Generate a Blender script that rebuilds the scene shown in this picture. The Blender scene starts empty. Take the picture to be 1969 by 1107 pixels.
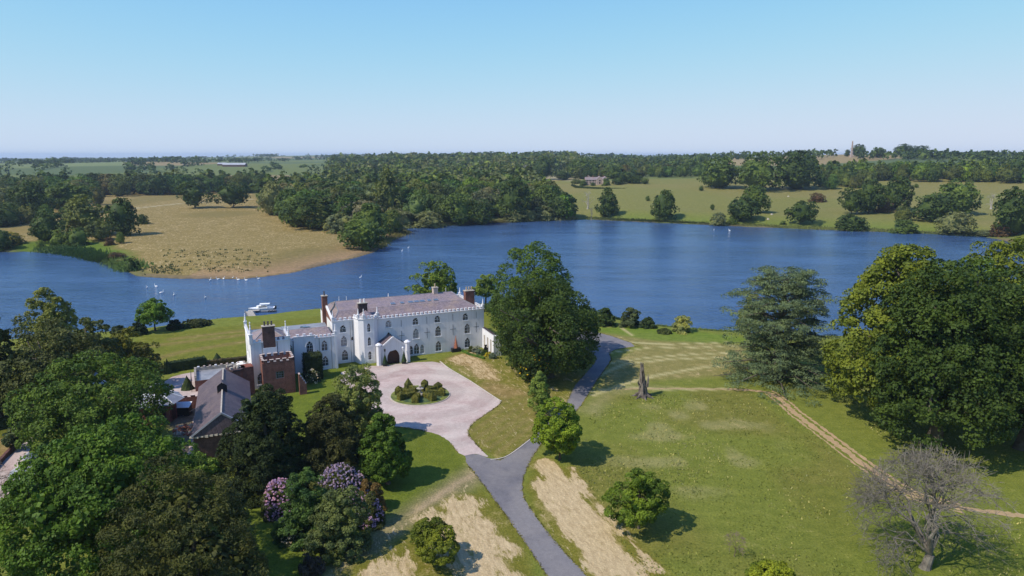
import bpy, math, random
import numpy as np
from mathutils import Vector, Matrix, geometry

# ------------------------------------------------------------------ camera
F_PX, PITCH, CAM_H = 1330.0, math.atan(255.5 / 1330.0), 48.0      # focal length in pixels of a 1969 wide frame
scene = bpy.context.scene
COL = scene.collection
cam_data = bpy.data.cameras.new('camera')
cam_data.sensor_width = 36.0
cam_data.lens = 36.0 * F_PX / 1969.0
cam_data.clip_start = 1.0
cam_data.clip_end = 60000.0
cam = bpy.data.objects.new('camera', cam_data)
COL.objects.link(cam)
cam.location = (0, 0, CAM_H)
cam.rotation_euler = (math.pi / 2 - PITCH, 0, 0)
scene.camera = cam

# ------------------------------------------------------------------ sky and sun
SUN_EL = math.radians(50)
SUN_FROM = math.atan2(-0.48, -0.877)            # direction (in plan) the light comes from
world = bpy.data.worlds.new('World')
scene.world = world
world.use_nodes = True
wt = world.node_tree
wt.nodes.clear()
w_out = wt.nodes.new('ShaderNodeOutputWorld')
w_bg = wt.nodes.new('ShaderNodeBackground')
w_sky = wt.nodes.new('ShaderNodeTexSky')
w_sky.sky_type = 'NISHITA'
w_sky.sun_disc = False
w_sky.sun_elevation = SUN_EL
w_sky.sun_rotation = math.pi / 2 - SUN_FROM     # the node measures clockwise from +Y
w_sky.altitude = 50
w_sky.air_density = 1.0
w_sky.dust_density = 0.3
w_sky.ozone_density = 6.0
w_bg.inputs['Strength'].default_value = 0.15
# the camera's soft tone curve on the sky: each channel flattened a little towards the horizon
w_sep = wt.nodes.new('ShaderNodeSeparateColor')
w_cmb = wt.nodes.new('ShaderNodeCombineColor')
wt.links.new(w_sky.outputs[0], w_sep.inputs[0])
for i_, (gain_, s_, e_) in enumerate(((0.71, 0.45, 1.25), (0.745, 0.345, 1.45), (0.885, 0.27, 1.9))):
    p0 = wt.nodes.new('ShaderNodeMath'); p0.operation = 'MULTIPLY'; p0.inputs[1].default_value = 0.15 / s_
    pp = wt.nodes.new('ShaderNodeMath'); pp.operation = 'POWER'; pp.inputs[1].default_value = e_
    p1 = wt.nodes.new('ShaderNodeMath'); p1.operation = 'MULTIPLY'; p1.inputs[1].default_value = -1.0
    p2 = wt.nodes.new('ShaderNodeMath'); p2.operation = 'EXPONENT'
    p3 = wt.nodes.new('ShaderNodeMath'); p3.operation = 'MULTIPLY_ADD'; p3.inputs[1].default_value = -gain_ / 0.15; p3.inputs[2].default_value = gain_ / 0.15
    wt.links.new(w_sep.outputs[i_], p0.inputs[0]); wt.links.new(p0.outputs[0], pp.inputs[0]); wt.links.new(pp.outputs[0], p1.inputs[0]); wt.links.new(p1.outputs[0], p2.inputs[0])
    wt.links.new(p2.outputs[0], p3.inputs[0]); wt.links.new(p3.outputs[0], w_cmb.inputs[i_])
wt.links.new(w_cmb.outputs[0], w_bg.inputs[0])
wt.links.new(w_bg.outputs[0], w_out.inputs[0])

sun_data = bpy.data.lights.new('sun', 'SUN')
sun_data.energy = 5.0
sun_data.angle = math.radians(0.53)
sun_data.color = (1.0, 0.925, 0.83)
sun = bpy.data.objects.new('sun', sun_data)
COL.objects.link(sun)
S = Vector((math.cos(SUN_FROM) * math.cos(SUN_EL), math.sin(SUN_FROM) * math.cos(SUN_EL), math.sin(SUN_EL)))
sun.rotation_euler = S.to_track_quat('Z', 'Y').to_euler()
sun.location = (-60, -30, 120)

scene.view_settings.view_transform = 'Standard'
scene.view_settings.look = 'None'
scene.view_settings.exposure = 0.0
scene.view_settings.gamma = 1.0
scene.view_settings.use_curve_mapping = False
scene.cycles.max_bounces = 6
scene.cycles.diffuse_bounces = 2
scene.cycles.glossy_bounces = 3
scene.cycles.transmission_bounces = 3
scene.cycles.transparent_max_bounces = 6
scene.cycles.volume_bounces = 0

rnd = random.Random(7)
RG = np.random.default_rng(11)

# ------------------------------------------------------------------ terrain as a function
def ray(px, py):
    x = (px - 984.5) / F_PX
    y = -(py - 553.5) / F_PX
    return (x, math.cos(PITCH) + y * math.sin(PITCH), -math.sin(PITCH) + y * math.cos(PITCH))

def atz(px, py, z=0.0):
    d = ray(px, py)
    t = (z - CAM_H) / d[2]
    return (d[0] * t, d[1] * t)

WATER = -3.0
LAKE_PX = [(-160, 500), (-60, 488), (0, 485), (50, 484), (100, 485), (150, 491), (190, 502), (225, 512), (245, 522), (262, 531),
           (300, 534), (345, 536), (400, 536), (460, 537), (500, 533), (560, 525), (610, 513), (650, 504), (690, 494), (722, 484),
           (735, 474), (745, 465), (765, 456), (782, 449), (775, 443), (735, 443), (728, 439), (770, 436), (860, 433),
           (930, 429), (1000, 426), (1060, 423), (1130, 422), (1200, 425), (1260, 428), (1330, 431), (1400, 434), (1450, 437),
           (1500, 438), (1560, 441), (1620, 443), (1700, 446), (1780, 449), (1840, 452), (1890, 455), (1930, 462), (1960, 475),
           (1990, 500), (2000, 540), (1960, 590), (1850, 630), (1700, 648), (1600, 652), (1500, 650), (1420, 646), (1350, 642),
           (1290, 636), (1240, 630), (1200, 622), (1160, 610), (1100, 600), (1000, 592), (900, 590), (800, 592), (700, 596),
           (620, 600), (560, 606), (500, 614), (430, 619), (380, 625), (330, 632), (270, 640), (200, 646), (100, 654), (0, 662), (-150, 680)]
LAKE = np.array([atz(x, y, WATER) for x, y in LAKE_PX])

def poly_sd(P, poly):
    """signed distance to a polygon, negative inside; P (N,2)"""
    P = np.asarray(P, float)
    d2 = np.full(len(P), 1e18)
    inside = np.zeros(len(P), bool)
    n = len(poly)
    for i in range(n):
        a = poly[i]; b = poly[(i + 1) % n]
        e = b - a
        w = P - a
        t = np.clip((w @ e) / max(e @ e, 1e-9), 0, 1)
        q = w - t[:, None] * e
        d2 = np.minimum(d2, (q * q).sum(1))
        c = (a[1] > P[:, 1]) != (b[1] > P[:, 1])
        with np.errstate(divide='ignore', invalid='ignore'):
            xi = (b[0] - a[0]) * (P[:, 1] - a[1]) / (b[1] - a[1]) + a[0]
        inside ^= c & (P[:, 0] < xi)
    d = np.sqrt(d2)
    return np.where(inside, -d, d)

H_D = np.array([0, 420, 600, 850, 1200, 1600, 2200, 3500, 6000, 16000], float)
H_PX = np.array([-500, 0, 300, 550, 800, 1050, 1250, 1420, 1650, 1969, 2500], float)
H_AZ = np.arctan((H_PX - 984.5) / F_PX * 0.99)
H_TAB = np.array([
    # 0  420 600 850 1200 1600 2200 3500 6000 16000
    [0, 0, 1, 3, 7, 14, 27, 18, 12, -10],
    [0, 0, 1, 3, 7, 14, 28, 18, 12, -10],
    [0, 0, 1, 4, 8, 16, 30, 24, 18, 0],
    [0, 0, 1, 5, 9, 18, 27, 35, 40, 12],
    [0, 0, 2, 6, 13, 25, 38, 46, 44, 15],
    [0, 0, 2, 9, 17, 28, 40, 47, 42, 18],
    [0, 0, 4, 17, 21, 27, 33, 36, 26, 12],
    [0, 0, 4, 18, 26, 37, 42, 36, 22, 10],
    [0, 0, 3, 17, 30, 47, 45, 38, 22, 10],
    [0, 0, 3, 18, 33, 42, 42, 34, 22, 10],
    [0, 0, 3, 18, 33, 42, 42, 34, 22, 10]], float)

def smooth(t):
    t = np.clip(t, 0, 1)
    return t * t * (3 - 2 * t)

def vnoise(x, y, s, seed=0):
    """smooth value noise -1..1"""
    x = x / s + seed * 17.13; y = y / s + seed * 5.7
    xi = np.floor(x).astype(np.int64); yi = np.floor(y).astype(np.int64)
    fx = smooth(x - xi); fy = smooth(y - yi)
    def h(a, b):
        v = (a * 374761393 + b * 668265263 + seed * 974634777) & 0xffffffff
        v = ((v ^ (v >> 13)) * 1274126177) & 0xffffffff
        return ((v ^ (v >> 16)) & 0xffff) / 32767.5 - 1
    return (h(xi, yi) * (1 - fx) + h(xi + 1, yi) * fx) * (1 - fy) + (h(xi, yi + 1) * (1 - fx) + h(xi + 1, yi + 1) * fx) * fy

def ground_np(x, y, sd=None):
    x = np.asarray(x, float); y = np.asarray(y, float)
    d = np.hypot(x, y)
    az = np.arctan2(x, y)
    ia = np.clip(np.searchsorted(H_AZ, az) - 1, 0, len(H_AZ) - 2)
    fa = smooth((az - H_AZ[ia]) / (H_AZ[ia + 1] - H_AZ[ia]))
    jd = np.clip(np.searchsorted(H_D, d) - 1, 0, len(H_D) - 2)
    fd = np.clip((d - H_D[jd]) / (H_D[jd + 1] - H_D[jd]), 0, 1)
    z = (H_TAB[ia, jd] * (1 - fd) + H_TAB[ia, jd + 1] * fd) * (1 - fa) + (H_TAB[ia + 1, jd] * (1 - fd) + H_TAB[ia + 1, jd + 1] * fd) * fa
    far = smooth((d - 420) / 500)
    z = z + far * (vnoise(x, y, 160, 3) * 1.6 + vnoise(x, y, 420, 4) * 2.5) + smooth((d - 1300) / 1200) * vnoise(x, y, 900, 6) * 7
    if sd is None:
        sd = poly_sd(np.stack([x.ravel(), y.ravel()], 1), LAKE).reshape(x.shape)
    bank = 9 + 30 * smooth((d - 230) / 100)
    up = smooth((sd + 0.5) / bank) ** 0.8
    land = WATER - 0.05 + np.clip(sd, 0, 1) * 0.35 + (z - WATER - 0.3) * up
    land = np.where(sd > bank, z, land)
    return np.where(sd < 0, WATER - 0.05 - np.minimum(3.0, -sd * 0.35), land)

def ground(x, y):
    return float(ground_np(np.array([x]), np.array([y]))[0])

def at(px, py):
    """where the ray through a point of the photograph meets the ground"""
    d = ray(px, py)
    if py > 640:
        return atz(px, py, 0.0) + (0.0,)
    h = math.hypot(d[0], d[1])
    ts = 120 / h * (1.004 ** np.arange(1250))
    X, Y, Z = d[0] * ts, d[1] * ts, CAM_H + d[2] * ts
    G = np.maximum(ground_np(X, Y), WATER)
    below = np.nonzero(Z < G)[0]
    if len(below) == 0:
        i = len(ts) - 1
        return (X[i], Y[i], G[i])
    i = below[0]
    return (float(X[i]), float(Y[i]), float(G[i]))

def height_at(px, py, Y):
    d = ray(px, py)
    return CAM_H + d[2] * Y / d[1]

def polar(px, dist):
    az = math.atan((px - 984.5) / F_PX * 0.99)
    return (dist * math.sin(az), dist * math.cos(az))

# ------------------------------------------------------------------ tagging and mesh helpers
def tag(o, label=None, cat=None, group=None, kind=None):
    if label: o['label'] = label
    if cat: o['category'] = cat
    if group: o['group'] = group
    if kind: o['kind'] = kind
    return o

def link(name, mesh, mats=(), parent=None, loc=(0, 0, 0), rot=(0, 0, 0), scale=(1, 1, 1)):
    o = bpy.data.objects.new(name, mesh)
    COL.objects.link(o)
    for m in mats:
        if m.name not in [q.name for q in mesh.materials if q]:
            mesh.materials.append(m)
    o.parent = parent
    o.location = loc
    o.rotation_euler = rot
    o.scale = scale
    return o

def empty(name, loc=(0, 0, 0), rz=0.0, parent=None):
    o = bpy.data.objects.new(name, None)
    o.empty_display_size = 0.5
    COL.objects.link(o)
    o.location = loc
    o.rotation_euler = (0, 0, rz)
    o.parent = parent
    return o

def mesh_np(name, V, Q):
    """fast mesh from vertex array and an index array (M,3) or (M,4)"""
    me = bpy.data.meshes.new(name)
    V = np.ascontiguousarray(V, np.float32)
    k = Q.shape[1]
    me.vertices.add(len(V))
    me.vertices.foreach_set('co', V.ravel())
    me.loops.add(Q.size)
    me.loops.foreach_set('vertex_index', np.ascontiguousarray(Q, np.int32).ravel())
    me.polygons.add(len(Q))
    me.polygons.foreach_set('loop_start', np.arange(0, Q.size, k, dtype=np.int32))
    me.polygons.foreach_set('loop_total', np.full(len(Q), k, np.int32))
    me.update(calc_edges=True)
    return me

class MB:
    """collects polygons, each with a material slot"""
    def __init__(self):
        self.v = []; self.f = []; self.m = []
    def poly(self, pts, m=0):
        i = len(self.v)
        self.v += [tuple(p) for p in pts]
        self.f.append(tuple(range(i, i + len(pts))))
        self.m.append(m)
    def box(self, x0, x1, y0, y1, z0, z1, m=0):
        i = len(self.v)
        self.v += [(x0, y0, z0), (x1, y0, z0), (x1, y1, z0), (x0, y1, z0), (x0, y0, z1), (x1, y0, z1), (x1, y1, z1), (x0, y1, z1)]
        for q in ((0, 3, 2, 1), (4, 5, 6, 7), (0, 1, 5, 4), (1, 2, 6, 5), (2, 3, 7, 6), (3, 0, 4, 7)):
            self.f.append(tuple(i + k for k in q)); self.m.append(m)
    def prism(self, poly, z0, z1, m=0, top=True, bottom=False, mt=None):
        """vertical prism over a counter-clockwise plan polygon"""
        n = len(poly)
        i = len(self.v)
        self.v += [(p[0], p[1], z0) for p in poly] + [(p[0], p[1], z1) for p in poly]
        for k in range(n):
            self.f.append((i + k, i + (k + 1) % n, i + n + (k + 1) % n, i + n + k)); self.m.append(m)
        if top:
            self.f.append(tuple(i + n + k for k in range(n))); self.m.append(m if mt is None else mt)
        if bottom:
            self.f.append(tuple(i + k for k in reversed(range(n)))); self.m.append(m)
    def frustum(self, cx, cy, z0, z1, r0, r1, n=8, m=0, cap=True, ph=0.0):
        i = len(self.v)
        for r, z in ((r0, z0), (r1, z1)):
            for k in range(n):
                a = ph + 2 * math.pi * k / n
                self.v.append((cx + r * math.cos(a), cy + r * math.sin(a), z))
        for k in range(n):
            self.f.append((i + k, i + (k + 1) % n, i + n + (k + 1) % n, i + n + k)); self.m.append(m)
        if cap:
            self.f.append(tuple(i + n + k for k in range(n))); self.m.append(m)
            self.f.append(tuple(i + k for k in reversed(range(n)))); self.m.append(m)
    def bar(self, a, b, w, m=0):
        a = Vector(a); b = Vector(b)
        d = (b - a)
        if d.length < 1e-6: return
        d.normalize()
        s = d.cross(Vector((0, 1, 0)) if abs(d.y) < 0.9 else Vector((1, 0, 0))).normalized() * w / 2
        t = d.cross(s).normalized() * w / 2
        i = len(self.v)
        for p in (a, b):
            for q in (-s - t, s - t, s + t, -s + t):
                self.v.append(tuple(p + q))
        for q in ((0, 1, 5, 4), (1, 2, 6, 5), (2, 3, 7, 6), (3, 0, 4, 7), (3, 2, 1, 0), (4, 5, 6, 7)):
            self.f.append(tuple(i + k for k in q)); self.m.append(m)
    def tube(self, pts, rad, n=7, m=0):
        """tube through points with a radius each"""
        P = [Vector(p) for p in pts]
        i = len(self.v)
        for k, p in enumerate(P):
            d = (P[min(k + 1, len(P) - 1)] - P[max(k - 1, 0)])
            d = d.normalized() if d.length > 1e-6 else Vector((0, 0, 1))
            s = d.cross(Vector((0.31, 0.95, 0.05))).normalized()
            t = d.cross(s)
            for j in range(n):
                a = 2 * math.pi * j / n
                self.v.append(tuple(p + (s * math.cos(a) + t * math.sin(a)) * rad[k]))
        for k in range(len(P) - 1):
            for j in range(n):
                a = i + k * n + j; b = i + k * n + (j + 1) % n
                self.f.append((a, b, b + n, a + n)); self.m.append(m)
        self.f.append(tuple(i + (len(P) - 1) * n + j for j in range(n))); self.m.append(m)
    def mesh(self, name, smooth=False):
        me = bpy.data.meshes.new(name)
        me.from_pydata(self.v, [], self.f)
        me.polygons.foreach_set('material_index', self.m)
        if smooth:
            me.polygons.foreach_set('use_smooth', [True] * len(self.f))
        me.update()
        return me
    def build(self, name, mats, parent=None, loc=(0, 0, 0), rz=0.0, smooth=False):
        if not isinstance(mats, (list, tuple)): mats = [mats]
        return link(name, self.mesh(name, smooth), mats, parent, loc, (0, 0, rz))

# ------------------------------------------------------------------ materials
def new_mat(name):
    m = bpy.data.materials.new(name)
    m.use_nodes = True
    nt = m.node_tree
    nt.nodes.clear()
    out = nt.nodes.new('ShaderNodeOutputMaterial')
    return m, nt, out

def N(nt, typ, **kw):
    n = nt.nodes.new(typ)
    for k, v in kw.items():
        if k in n.inputs.keys() if hasattr(n.inputs, 'keys') else False:
            n.inputs[k].default_value = v
        else:
            setattr(n, k, v)
    return n

def noise(nt, vec, scale, detail=4, rough=0.55, dist=0.0):
    n = nt.nodes.new('ShaderNodeTexNoise')
    n.inputs['Scale'].default_value = scale
    n.inputs['Detail'].default_value = detail
    n.inputs['Roughness'].default_value = rough
    n.inputs['Distortion'].default_value = dist
    if vec is not None: nt.links.new(vec, n.inputs['Vector'])
    return n.outputs['Fac']

def ramp(nt, fac, stops):
    r = nt.nodes.new('ShaderNodeValToRGB')
    el = r.color_ramp.elements
    while len(el) < len(stops): el.new(0.5)
    for e, (p, c) in zip(el, stops):
        e.position = p
        e.color = (c, c, c, 1) if isinstance(c, (int, float)) else tuple(c) + (1,)
    nt.links.new(fac, r.inputs[0])
    return r.outputs[0]

def mix(nt, fac, a, b, blend='MIX'):
    n = nt.nodes.new('ShaderNodeMix')
    n.data_type = 'RGBA'
    n.blend_type = blend
    def put(sock, v):
        if isinstance(v, (int, float)): sock.default_value = v
        elif isinstance(v, tuple): sock.default_value = v + (1,) if len(v) == 3 else v
        else: nt.links.new(v, sock)
    put(n.inputs[0], fac); put(n.inputs[6], a); put(n.inputs[7], b)
    return n.outputs[2]

def math_n(nt, op, a, b=0.5):
    n = nt.nodes.new('ShaderNodeMath')
    n.operation = op
    for s, v in ((n.inputs[0], a), (n.inputs[1], b)):
        if isinstance(v, (int, float)): s.default_value = v
        else: nt.links.new(v, s)
    return n.outputs[0]

def bump(nt, h, strength, dist):
    b = nt.nodes.new('ShaderNodeBump')
    b.inputs['Strength'].default_value = strength
    b.inputs['Distance'].default_value = dist
    nt.links.new(h, b.inputs['Height'])
    return b.outputs[0]

def princ(nt, out, color, rough=0.8, normal=None, spec=0.3, metal=0.0):
    p = nt.nodes.new('ShaderNodeBsdfPrincipled')
    if isinstance(color, tuple): p.inputs['Base Color'].default_value = color + (1,)
    else: nt.links.new(color, p.inputs['Base Color'])
    if isinstance(rough, (int, float)): p.inputs['Roughness'].default_value = rough
    else: nt.links.new(rough, p.inputs['Roughness'])
    p.inputs['Specular IOR Level'].default_value = spec
    p.inputs['Metallic'].default_value = metal
    if normal is not None: nt.links.new(normal, p.inputs['Normal'])
    nt.links.new(p.outputs[0], out.inputs['Surface'])
    return p

def pos(nt):
    return nt.nodes.new('ShaderNodeNewGeometry').outputs['Position']

def objc(nt):
    return nt.nodes.new('ShaderNodeTexCoord').outputs['Object']

def two_tone(name, a, b, scale, rough=0.85, bs=0.3, bd=0.05, fine=None, spec=0.25, local=False):
    """a surface of two close colours broken up by noise at two sizes"""
    m, nt, out = new_mat(name)
    v = objc(nt) if local else pos(nt)
    f1 = ramp(nt, noise(nt, v, scale, 5, 0.6), [(0.35, 0.0), (0.65, 1.0)])
    c = mix(nt, f1, a, b)
    f2 = noise(nt, v, fine or scale * 9, 4, 0.65)
    c = mix(nt, 0.55, c, ramp(nt, f2, [(0.3, 0.55), (0.7, 1.35)]), 'MULTIPLY')
    princ(nt, out, c, rough, bump(nt, f2, bs, bd), spec)
    return m

def leaf_mat(name, trans=0.2, rough=0.55, nscale=0.35, tint=(1, 1, 1), flower=None, famt=0.5):
    """foliage: the colour comes from the object, broken up clump by clump; light passes partly through"""
    m, nt, out = new_mat(name)
    oi = nt.nodes.new('ShaderNodeObjectInfo')
    v = pos(nt)
    n1 = noise(nt, v, nscale, 2, 0.5)
    n2 = noise(nt, v, nscale * 7, 2, 0.6)
    c = mix(nt, 1.0, oi.outputs['Color'], ramp(nt, n1, [(0.32, (0.62, 0.68, 0.8)), (0.68, (1.5, 1.36, 1.05))]), 'MULTIPLY')
    c = mix(nt, 0.8, c, ramp(nt, n2, [(0.25, (0.55, 0.6, 0.6)), (0.75, (1.5, 1.4, 1.25))]), 'MULTIPLY')
    if flower:
        n3 = noise(nt, v, 2.6, 2, 0.6)
        c = mix(nt, ramp(nt, n3, [(0.60 - famt * 0.25, 0.0), (0.66 - famt * 0.25, 1.0)]), c, flower)
    d = nt.nodes.new('ShaderNodeBsdfPrincipled')
    nt.links.new(c, d.inputs['Base Color'])
    d.inputs['Roughness'].default_value = rough
    d.inputs['Specular IOR Level'].default_value = 0.10
    t = nt.nodes.new('ShaderNodeBsdfTranslucent')
    ct = mix(nt, 1.0, c, (1.25, 1.3, 0.55), 'MULTIPLY')
    nt.links.new(ct, t.inputs['Color'])
    mx = nt.nodes.new('ShaderNodeMixShader')
    mx.inputs[0].default_value = trans
    nt.links.new(d.outputs[0], mx.inputs[1]); nt.links.new(t.outputs[0], mx.inputs[2])
    nt.links.new(mx.outputs[0], out.inputs['Surface'])
    return m

M = {}
M['leaf'] = leaf_mat('leaf')
M['needle'] = leaf_mat('needle', trans=0.1, rough=0.6, nscale=0.5)
M['far_leaf'] = leaf_mat('far_leaf', trans=0.2, nscale=0.12)
M['bark'] = two_tone('bark', (0.075, 0.06, 0.045), (0.13, 0.11, 0.085), 1.5, 0.95, 0.8, 0.05, spec=0.1)
M['dead_wood'] = two_tone('dead_wood', (0.13, 0.115, 0.10), (0.30, 0.27, 0.235), 1.2, 0.9, 0.8, 0.08, spec=0.1)
M['pale_wood'] = two_tone('pale_wood', (0.28, 0.25, 0.21), (0.45, 0.41, 0.36), 1.2, 0.9, 0.6, 0.05, spec=0.1)
M['white_render'] = None
def render_mat():
    m, nt, out = new_mat('white_render')
    v = objc(nt)
    n1 = noise(nt, v, 0.25, 5, 0.6)
    c = mix(nt, ramp(nt, n1, [(0.35, 0.0), (0.7, 0.5)]), (0.745, 0.73, 0.745), (0.66, 0.63, 0.61))
    sep = nt.nodes.new('ShaderNodeMapping'); sep.inputs['Scale'].default_value = (2.2, 2.2, 0.12)
    nt.links.new(v, sep.inputs[0])
    st = noise(nt, sep.outputs[0], 1.0, 5, 0.6)
    c = mix(nt, ramp(nt, st, [(0.48, 0.0), (0.75, 0.45)]), c, (0.52, 0.49, 0.46))
    n2 = noise(nt, v, 6, 3, 0.6)
    princ(nt, out, c, 0.85, bump(nt, n2, 0.25, 0.02), 0.2)
    return m
M['white_render'] = render_mat()
def brick_mat(name, a, b, mortar, scale=1.0):
    m, nt, out = new_mat(name)
    tc = objc(nt)
    # brick courses read in x+y along the wall and z up
    sx = nt.nodes.new('ShaderNodeSeparateXYZ'); nt.links.new(tc, sx.inputs[0])
    cb = nt.nodes.new('ShaderNodeCombineXYZ')
    nt.links.new(math_n(nt, 'ADD', sx.outputs[0], sx.outputs[1]), cb.inputs[0]); nt.links.new(sx.outputs[2], cb.inputs[1])
    bt = nt.nodes.new('ShaderNodeTexBrick')
    bt.inputs['Scale'].default_value = 1.0 / scale
    bt.inputs['Brick Width'].default_value = 0.23
    bt.inputs['Row Height'].default_value = 0.08
    bt.inputs['Mortar Size'].default_value = 0.008
    bt.inputs['Color1'].default_value = a + (1,); bt.inputs['Color2'].default_value = b + (1,); bt.inputs['Mortar'].default_value = mortar + (1,)
    nt.links.new(cb.outputs[0], bt.inputs['Vector'])
    n1 = noise(nt, tc, 0.9, 6, 0.7)
    c = mix(nt, 0.8, bt.outputs['Color'], ramp(nt, n1, [(0.3, (0.45, 0.42, 0.42)), (0.7, (1.35, 1.3, 1.25))]), 'MULTIPLY')
    princ(nt, out, c, 0.9, bump(nt, bt.outputs['Fac'], -0.4, 0.02), 0.15)
    return m
M['brick'] = brick_mat('red_brick', (0.23, 0.075, 0.05), (0.16, 0.055, 0.04), (0.26, 0.21, 0.18))
M['brick_dark'] = brick_mat('weathered_brick', (0.13, 0.06, 0.05), (0.09, 0.045, 0.04), (0.17, 0.14, 0.12))
def slate_mat(name, a, b, c3, hue=0.0):
    m, nt, out = new_mat(name)
    v = objc(nt)
    mp = nt.nodes.new('ShaderNodeMapping'); mp.inputs['Scale'].default_value = (1, 1, 1)
    nt.links.new(v, mp.inputs[0])
    bt = nt.nodes.new('ShaderNodeTexBrick')
    bt.inputs['Scale'].default_value = 1.0
    bt.inputs['Brick Width'].default_value = 0.45; bt.inputs['Row Height'].default_value = 0.28; bt.inputs['Mortar Size'].default_value = 0.012
    bt.inputs['Color1'].default_value = a + (1,); bt.inputs['Color2'].default_value = b + (1,)
    bt.inputs['Mortar'].default_value = tuple(q * 0.4 for q in a) + (1,)
    nt.links.new(mp.outputs[0], bt.inputs['Vector'])
    n1 = noise(nt, v, 0.35, 6, 0.7)
    c = mix(nt, ramp(nt, n1, [(0.45, 0.0), (0.7, 0.9)]), bt.outputs['Color'], c3)
    n2 = noise(nt, v, 2.2, 6, 0.8)
    c = mix(nt, 0.85, c, ramp(nt, n2, [(0.3, 0.5), (0.7, 1.45)]), 'MULTIPLY')
    princ(nt, out, c, 0.6, bump(nt, n2, 0.35, 0.03), 0.35)
    return m
M['slate'] = slate_mat('mauve_slate', (0.20, 0.158, 0.168), (0.26, 0.205, 0.215), (0.30, 0.22, 0.17))
M['slate_grey'] = slate_mat('grey_slate', (0.088, 0.066, 0.073), (0.115, 0.082, 0.092), (0.145, 0.105, 0.10))
M['lead'] = two_tone('lead_sheet', (0.19, 0.195, 0.21), (0.27, 0.275, 0.29), 0.8, 0.5, 0.1, 0.02, spec=0.4)
M['glass'] = (lambda t: (princ(t[1], t[2], (0.012, 0.014, 0.018), 0.08, None, 0.6), t[0])[1])(new_mat('dark_glass'))
M['blind'] = (lambda t: (princ(t[1], t[2], (0.22, 0.22, 0.23), 0.15, None, 0.6), t[0])[1])(new_mat('glass_over_blind'))
M['sky_glass'] = (lambda t: (princ(t[1], t[2], (0.10, 0.13, 0.17), 0.08, None, 0.8), t[0])[1])(new_mat('skylight_glass'))
M['white_paint'] = two_tone('white_paint', (0.80, 0.80, 0.80), (0.74, 0.73, 0.72), 2.0, 0.5, 0.05, 0.005)
M['stone'] = two_tone('buff_stone', (0.36, 0.31, 0.25), (0.46, 0.41, 0.34), 1.5, 0.9, 0.4, 0.03)
M['stone_pale'] = two_tone('pale_pink_stone', (0.46, 0.36, 0.31), (0.55, 0.45, 0.40), 1.5, 0.9, 0.4, 0.03)
M['door'] = two_tone('dark_oak_door', (0.045, 0.022, 0.018), (0.07, 0.03, 0.022), 3, 0.5, 0.3, 0.01)
M['iron'] = two_tone('black_iron', (0.015, 0.015, 0.017), (0.03, 0.03, 0.032), 5, 0.5, 0.1, 0.002)
M['terracotta'] = two_tone('terracotta', (0.36, 0.14, 0.08), (0.28, 0.10, 0.06), 3, 0.8, 0.2, 0.01)
M['pot_buff'] = two_tone('buff_clay', (0.50, 0.38, 0.26), (0.42, 0.32, 0.22), 3, 0.8, 0.2, 0.01)
M['pot_dark'] = two_tone('sooted_clay', (0.06, 0.05, 0.05), (0.10, 0.085, 0.08), 3, 0.8, 0.2, 0.01)
M['timber'] = two_tone('grey_timber', (0.34, 0.30, 0.25), (0.44, 0.40, 0.34), 2, 0.85, 0.3, 0.01)
M['stack_brick'] = brick_mat('sooty_brick', (0.085, 0.055, 0.055), (0.06, 0.045, 0.05), (0.11, 0.10, 0.10))
# ------------------------------------------------------------------ ground sheet with land use
def pxpoly(pts, z=0.0):
    return np.array([atz(x, y, z) for x, y in pts])

def gpoly(pts):
    return np.array([at(x, y)[:2] for x, y in pts])

def seg_d(P, pts):
    d2 = np.full(len(P), 1e18)
    for a, b in zip(pts[:-1], pts[1:]):
        e = b - a; w = P - a
        t = np.clip((w @ e) / max(e @ e, 1e-9), 0, 1)
        q = w - t[:, None] * e
        d2 = np.minimum(d2, (q * q).sum(1))
    return np.sqrt(d2)

az_in = np.linspace(-math.radians(39.5), math.radians(39.5), 450)
az_out = np.linspace(math.radians(39.5), math.radians(320.5), 90)[1:-1]
AZ = np.concatenate([az_in, az_out])
R_IN = np.concatenate([np.linspace(2, 55, 8, endpoint=False), np.geomspace(55, 900, 320, endpoint=False), np.geomspace(900, 16000, 100)])
A2, R2 = np.meshgrid(AZ, R_IN)
GX, GY = R2 * np.sin(A2), R2 * np.cos(A2)
GP = np.stack([GX.ravel(), GY.ravel()], 1)
GSD = poly_sd(GP, LAKE)
GZ = ground_np(GX.ravel(), GY.ravel(), GSD)

def C(*c): return np.array(c, float)
G_MEADOW = C(0.156, 0.175, 0.030)
G_LUSH = C(0.086, 0.128, 0.016)
G_LAWN = C(0.141, 0.149, 0.021)
G_DRYLAWN = C(0.257, 0.172, 0.071)
G_STRAW = C(0.621, 0.407, 0.210)
G_TAN = C(0.207, 0.154, 0.052)
G_FIELD = C(0.164, 0.160, 0.045)
G_FAR = C(0.120, 0.143, 0.044)
G_CROP = C(0.085, 0.114, 0.046)
G_HAY = C(0.235, 0.180, 0.090)
G_SOIL = C(0.28, 0.19, 0.11)
G_WOOD = C(0.05, 0.06, 0.022)
G_MUD = C(0.16, 0.12, 0.075)

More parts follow.
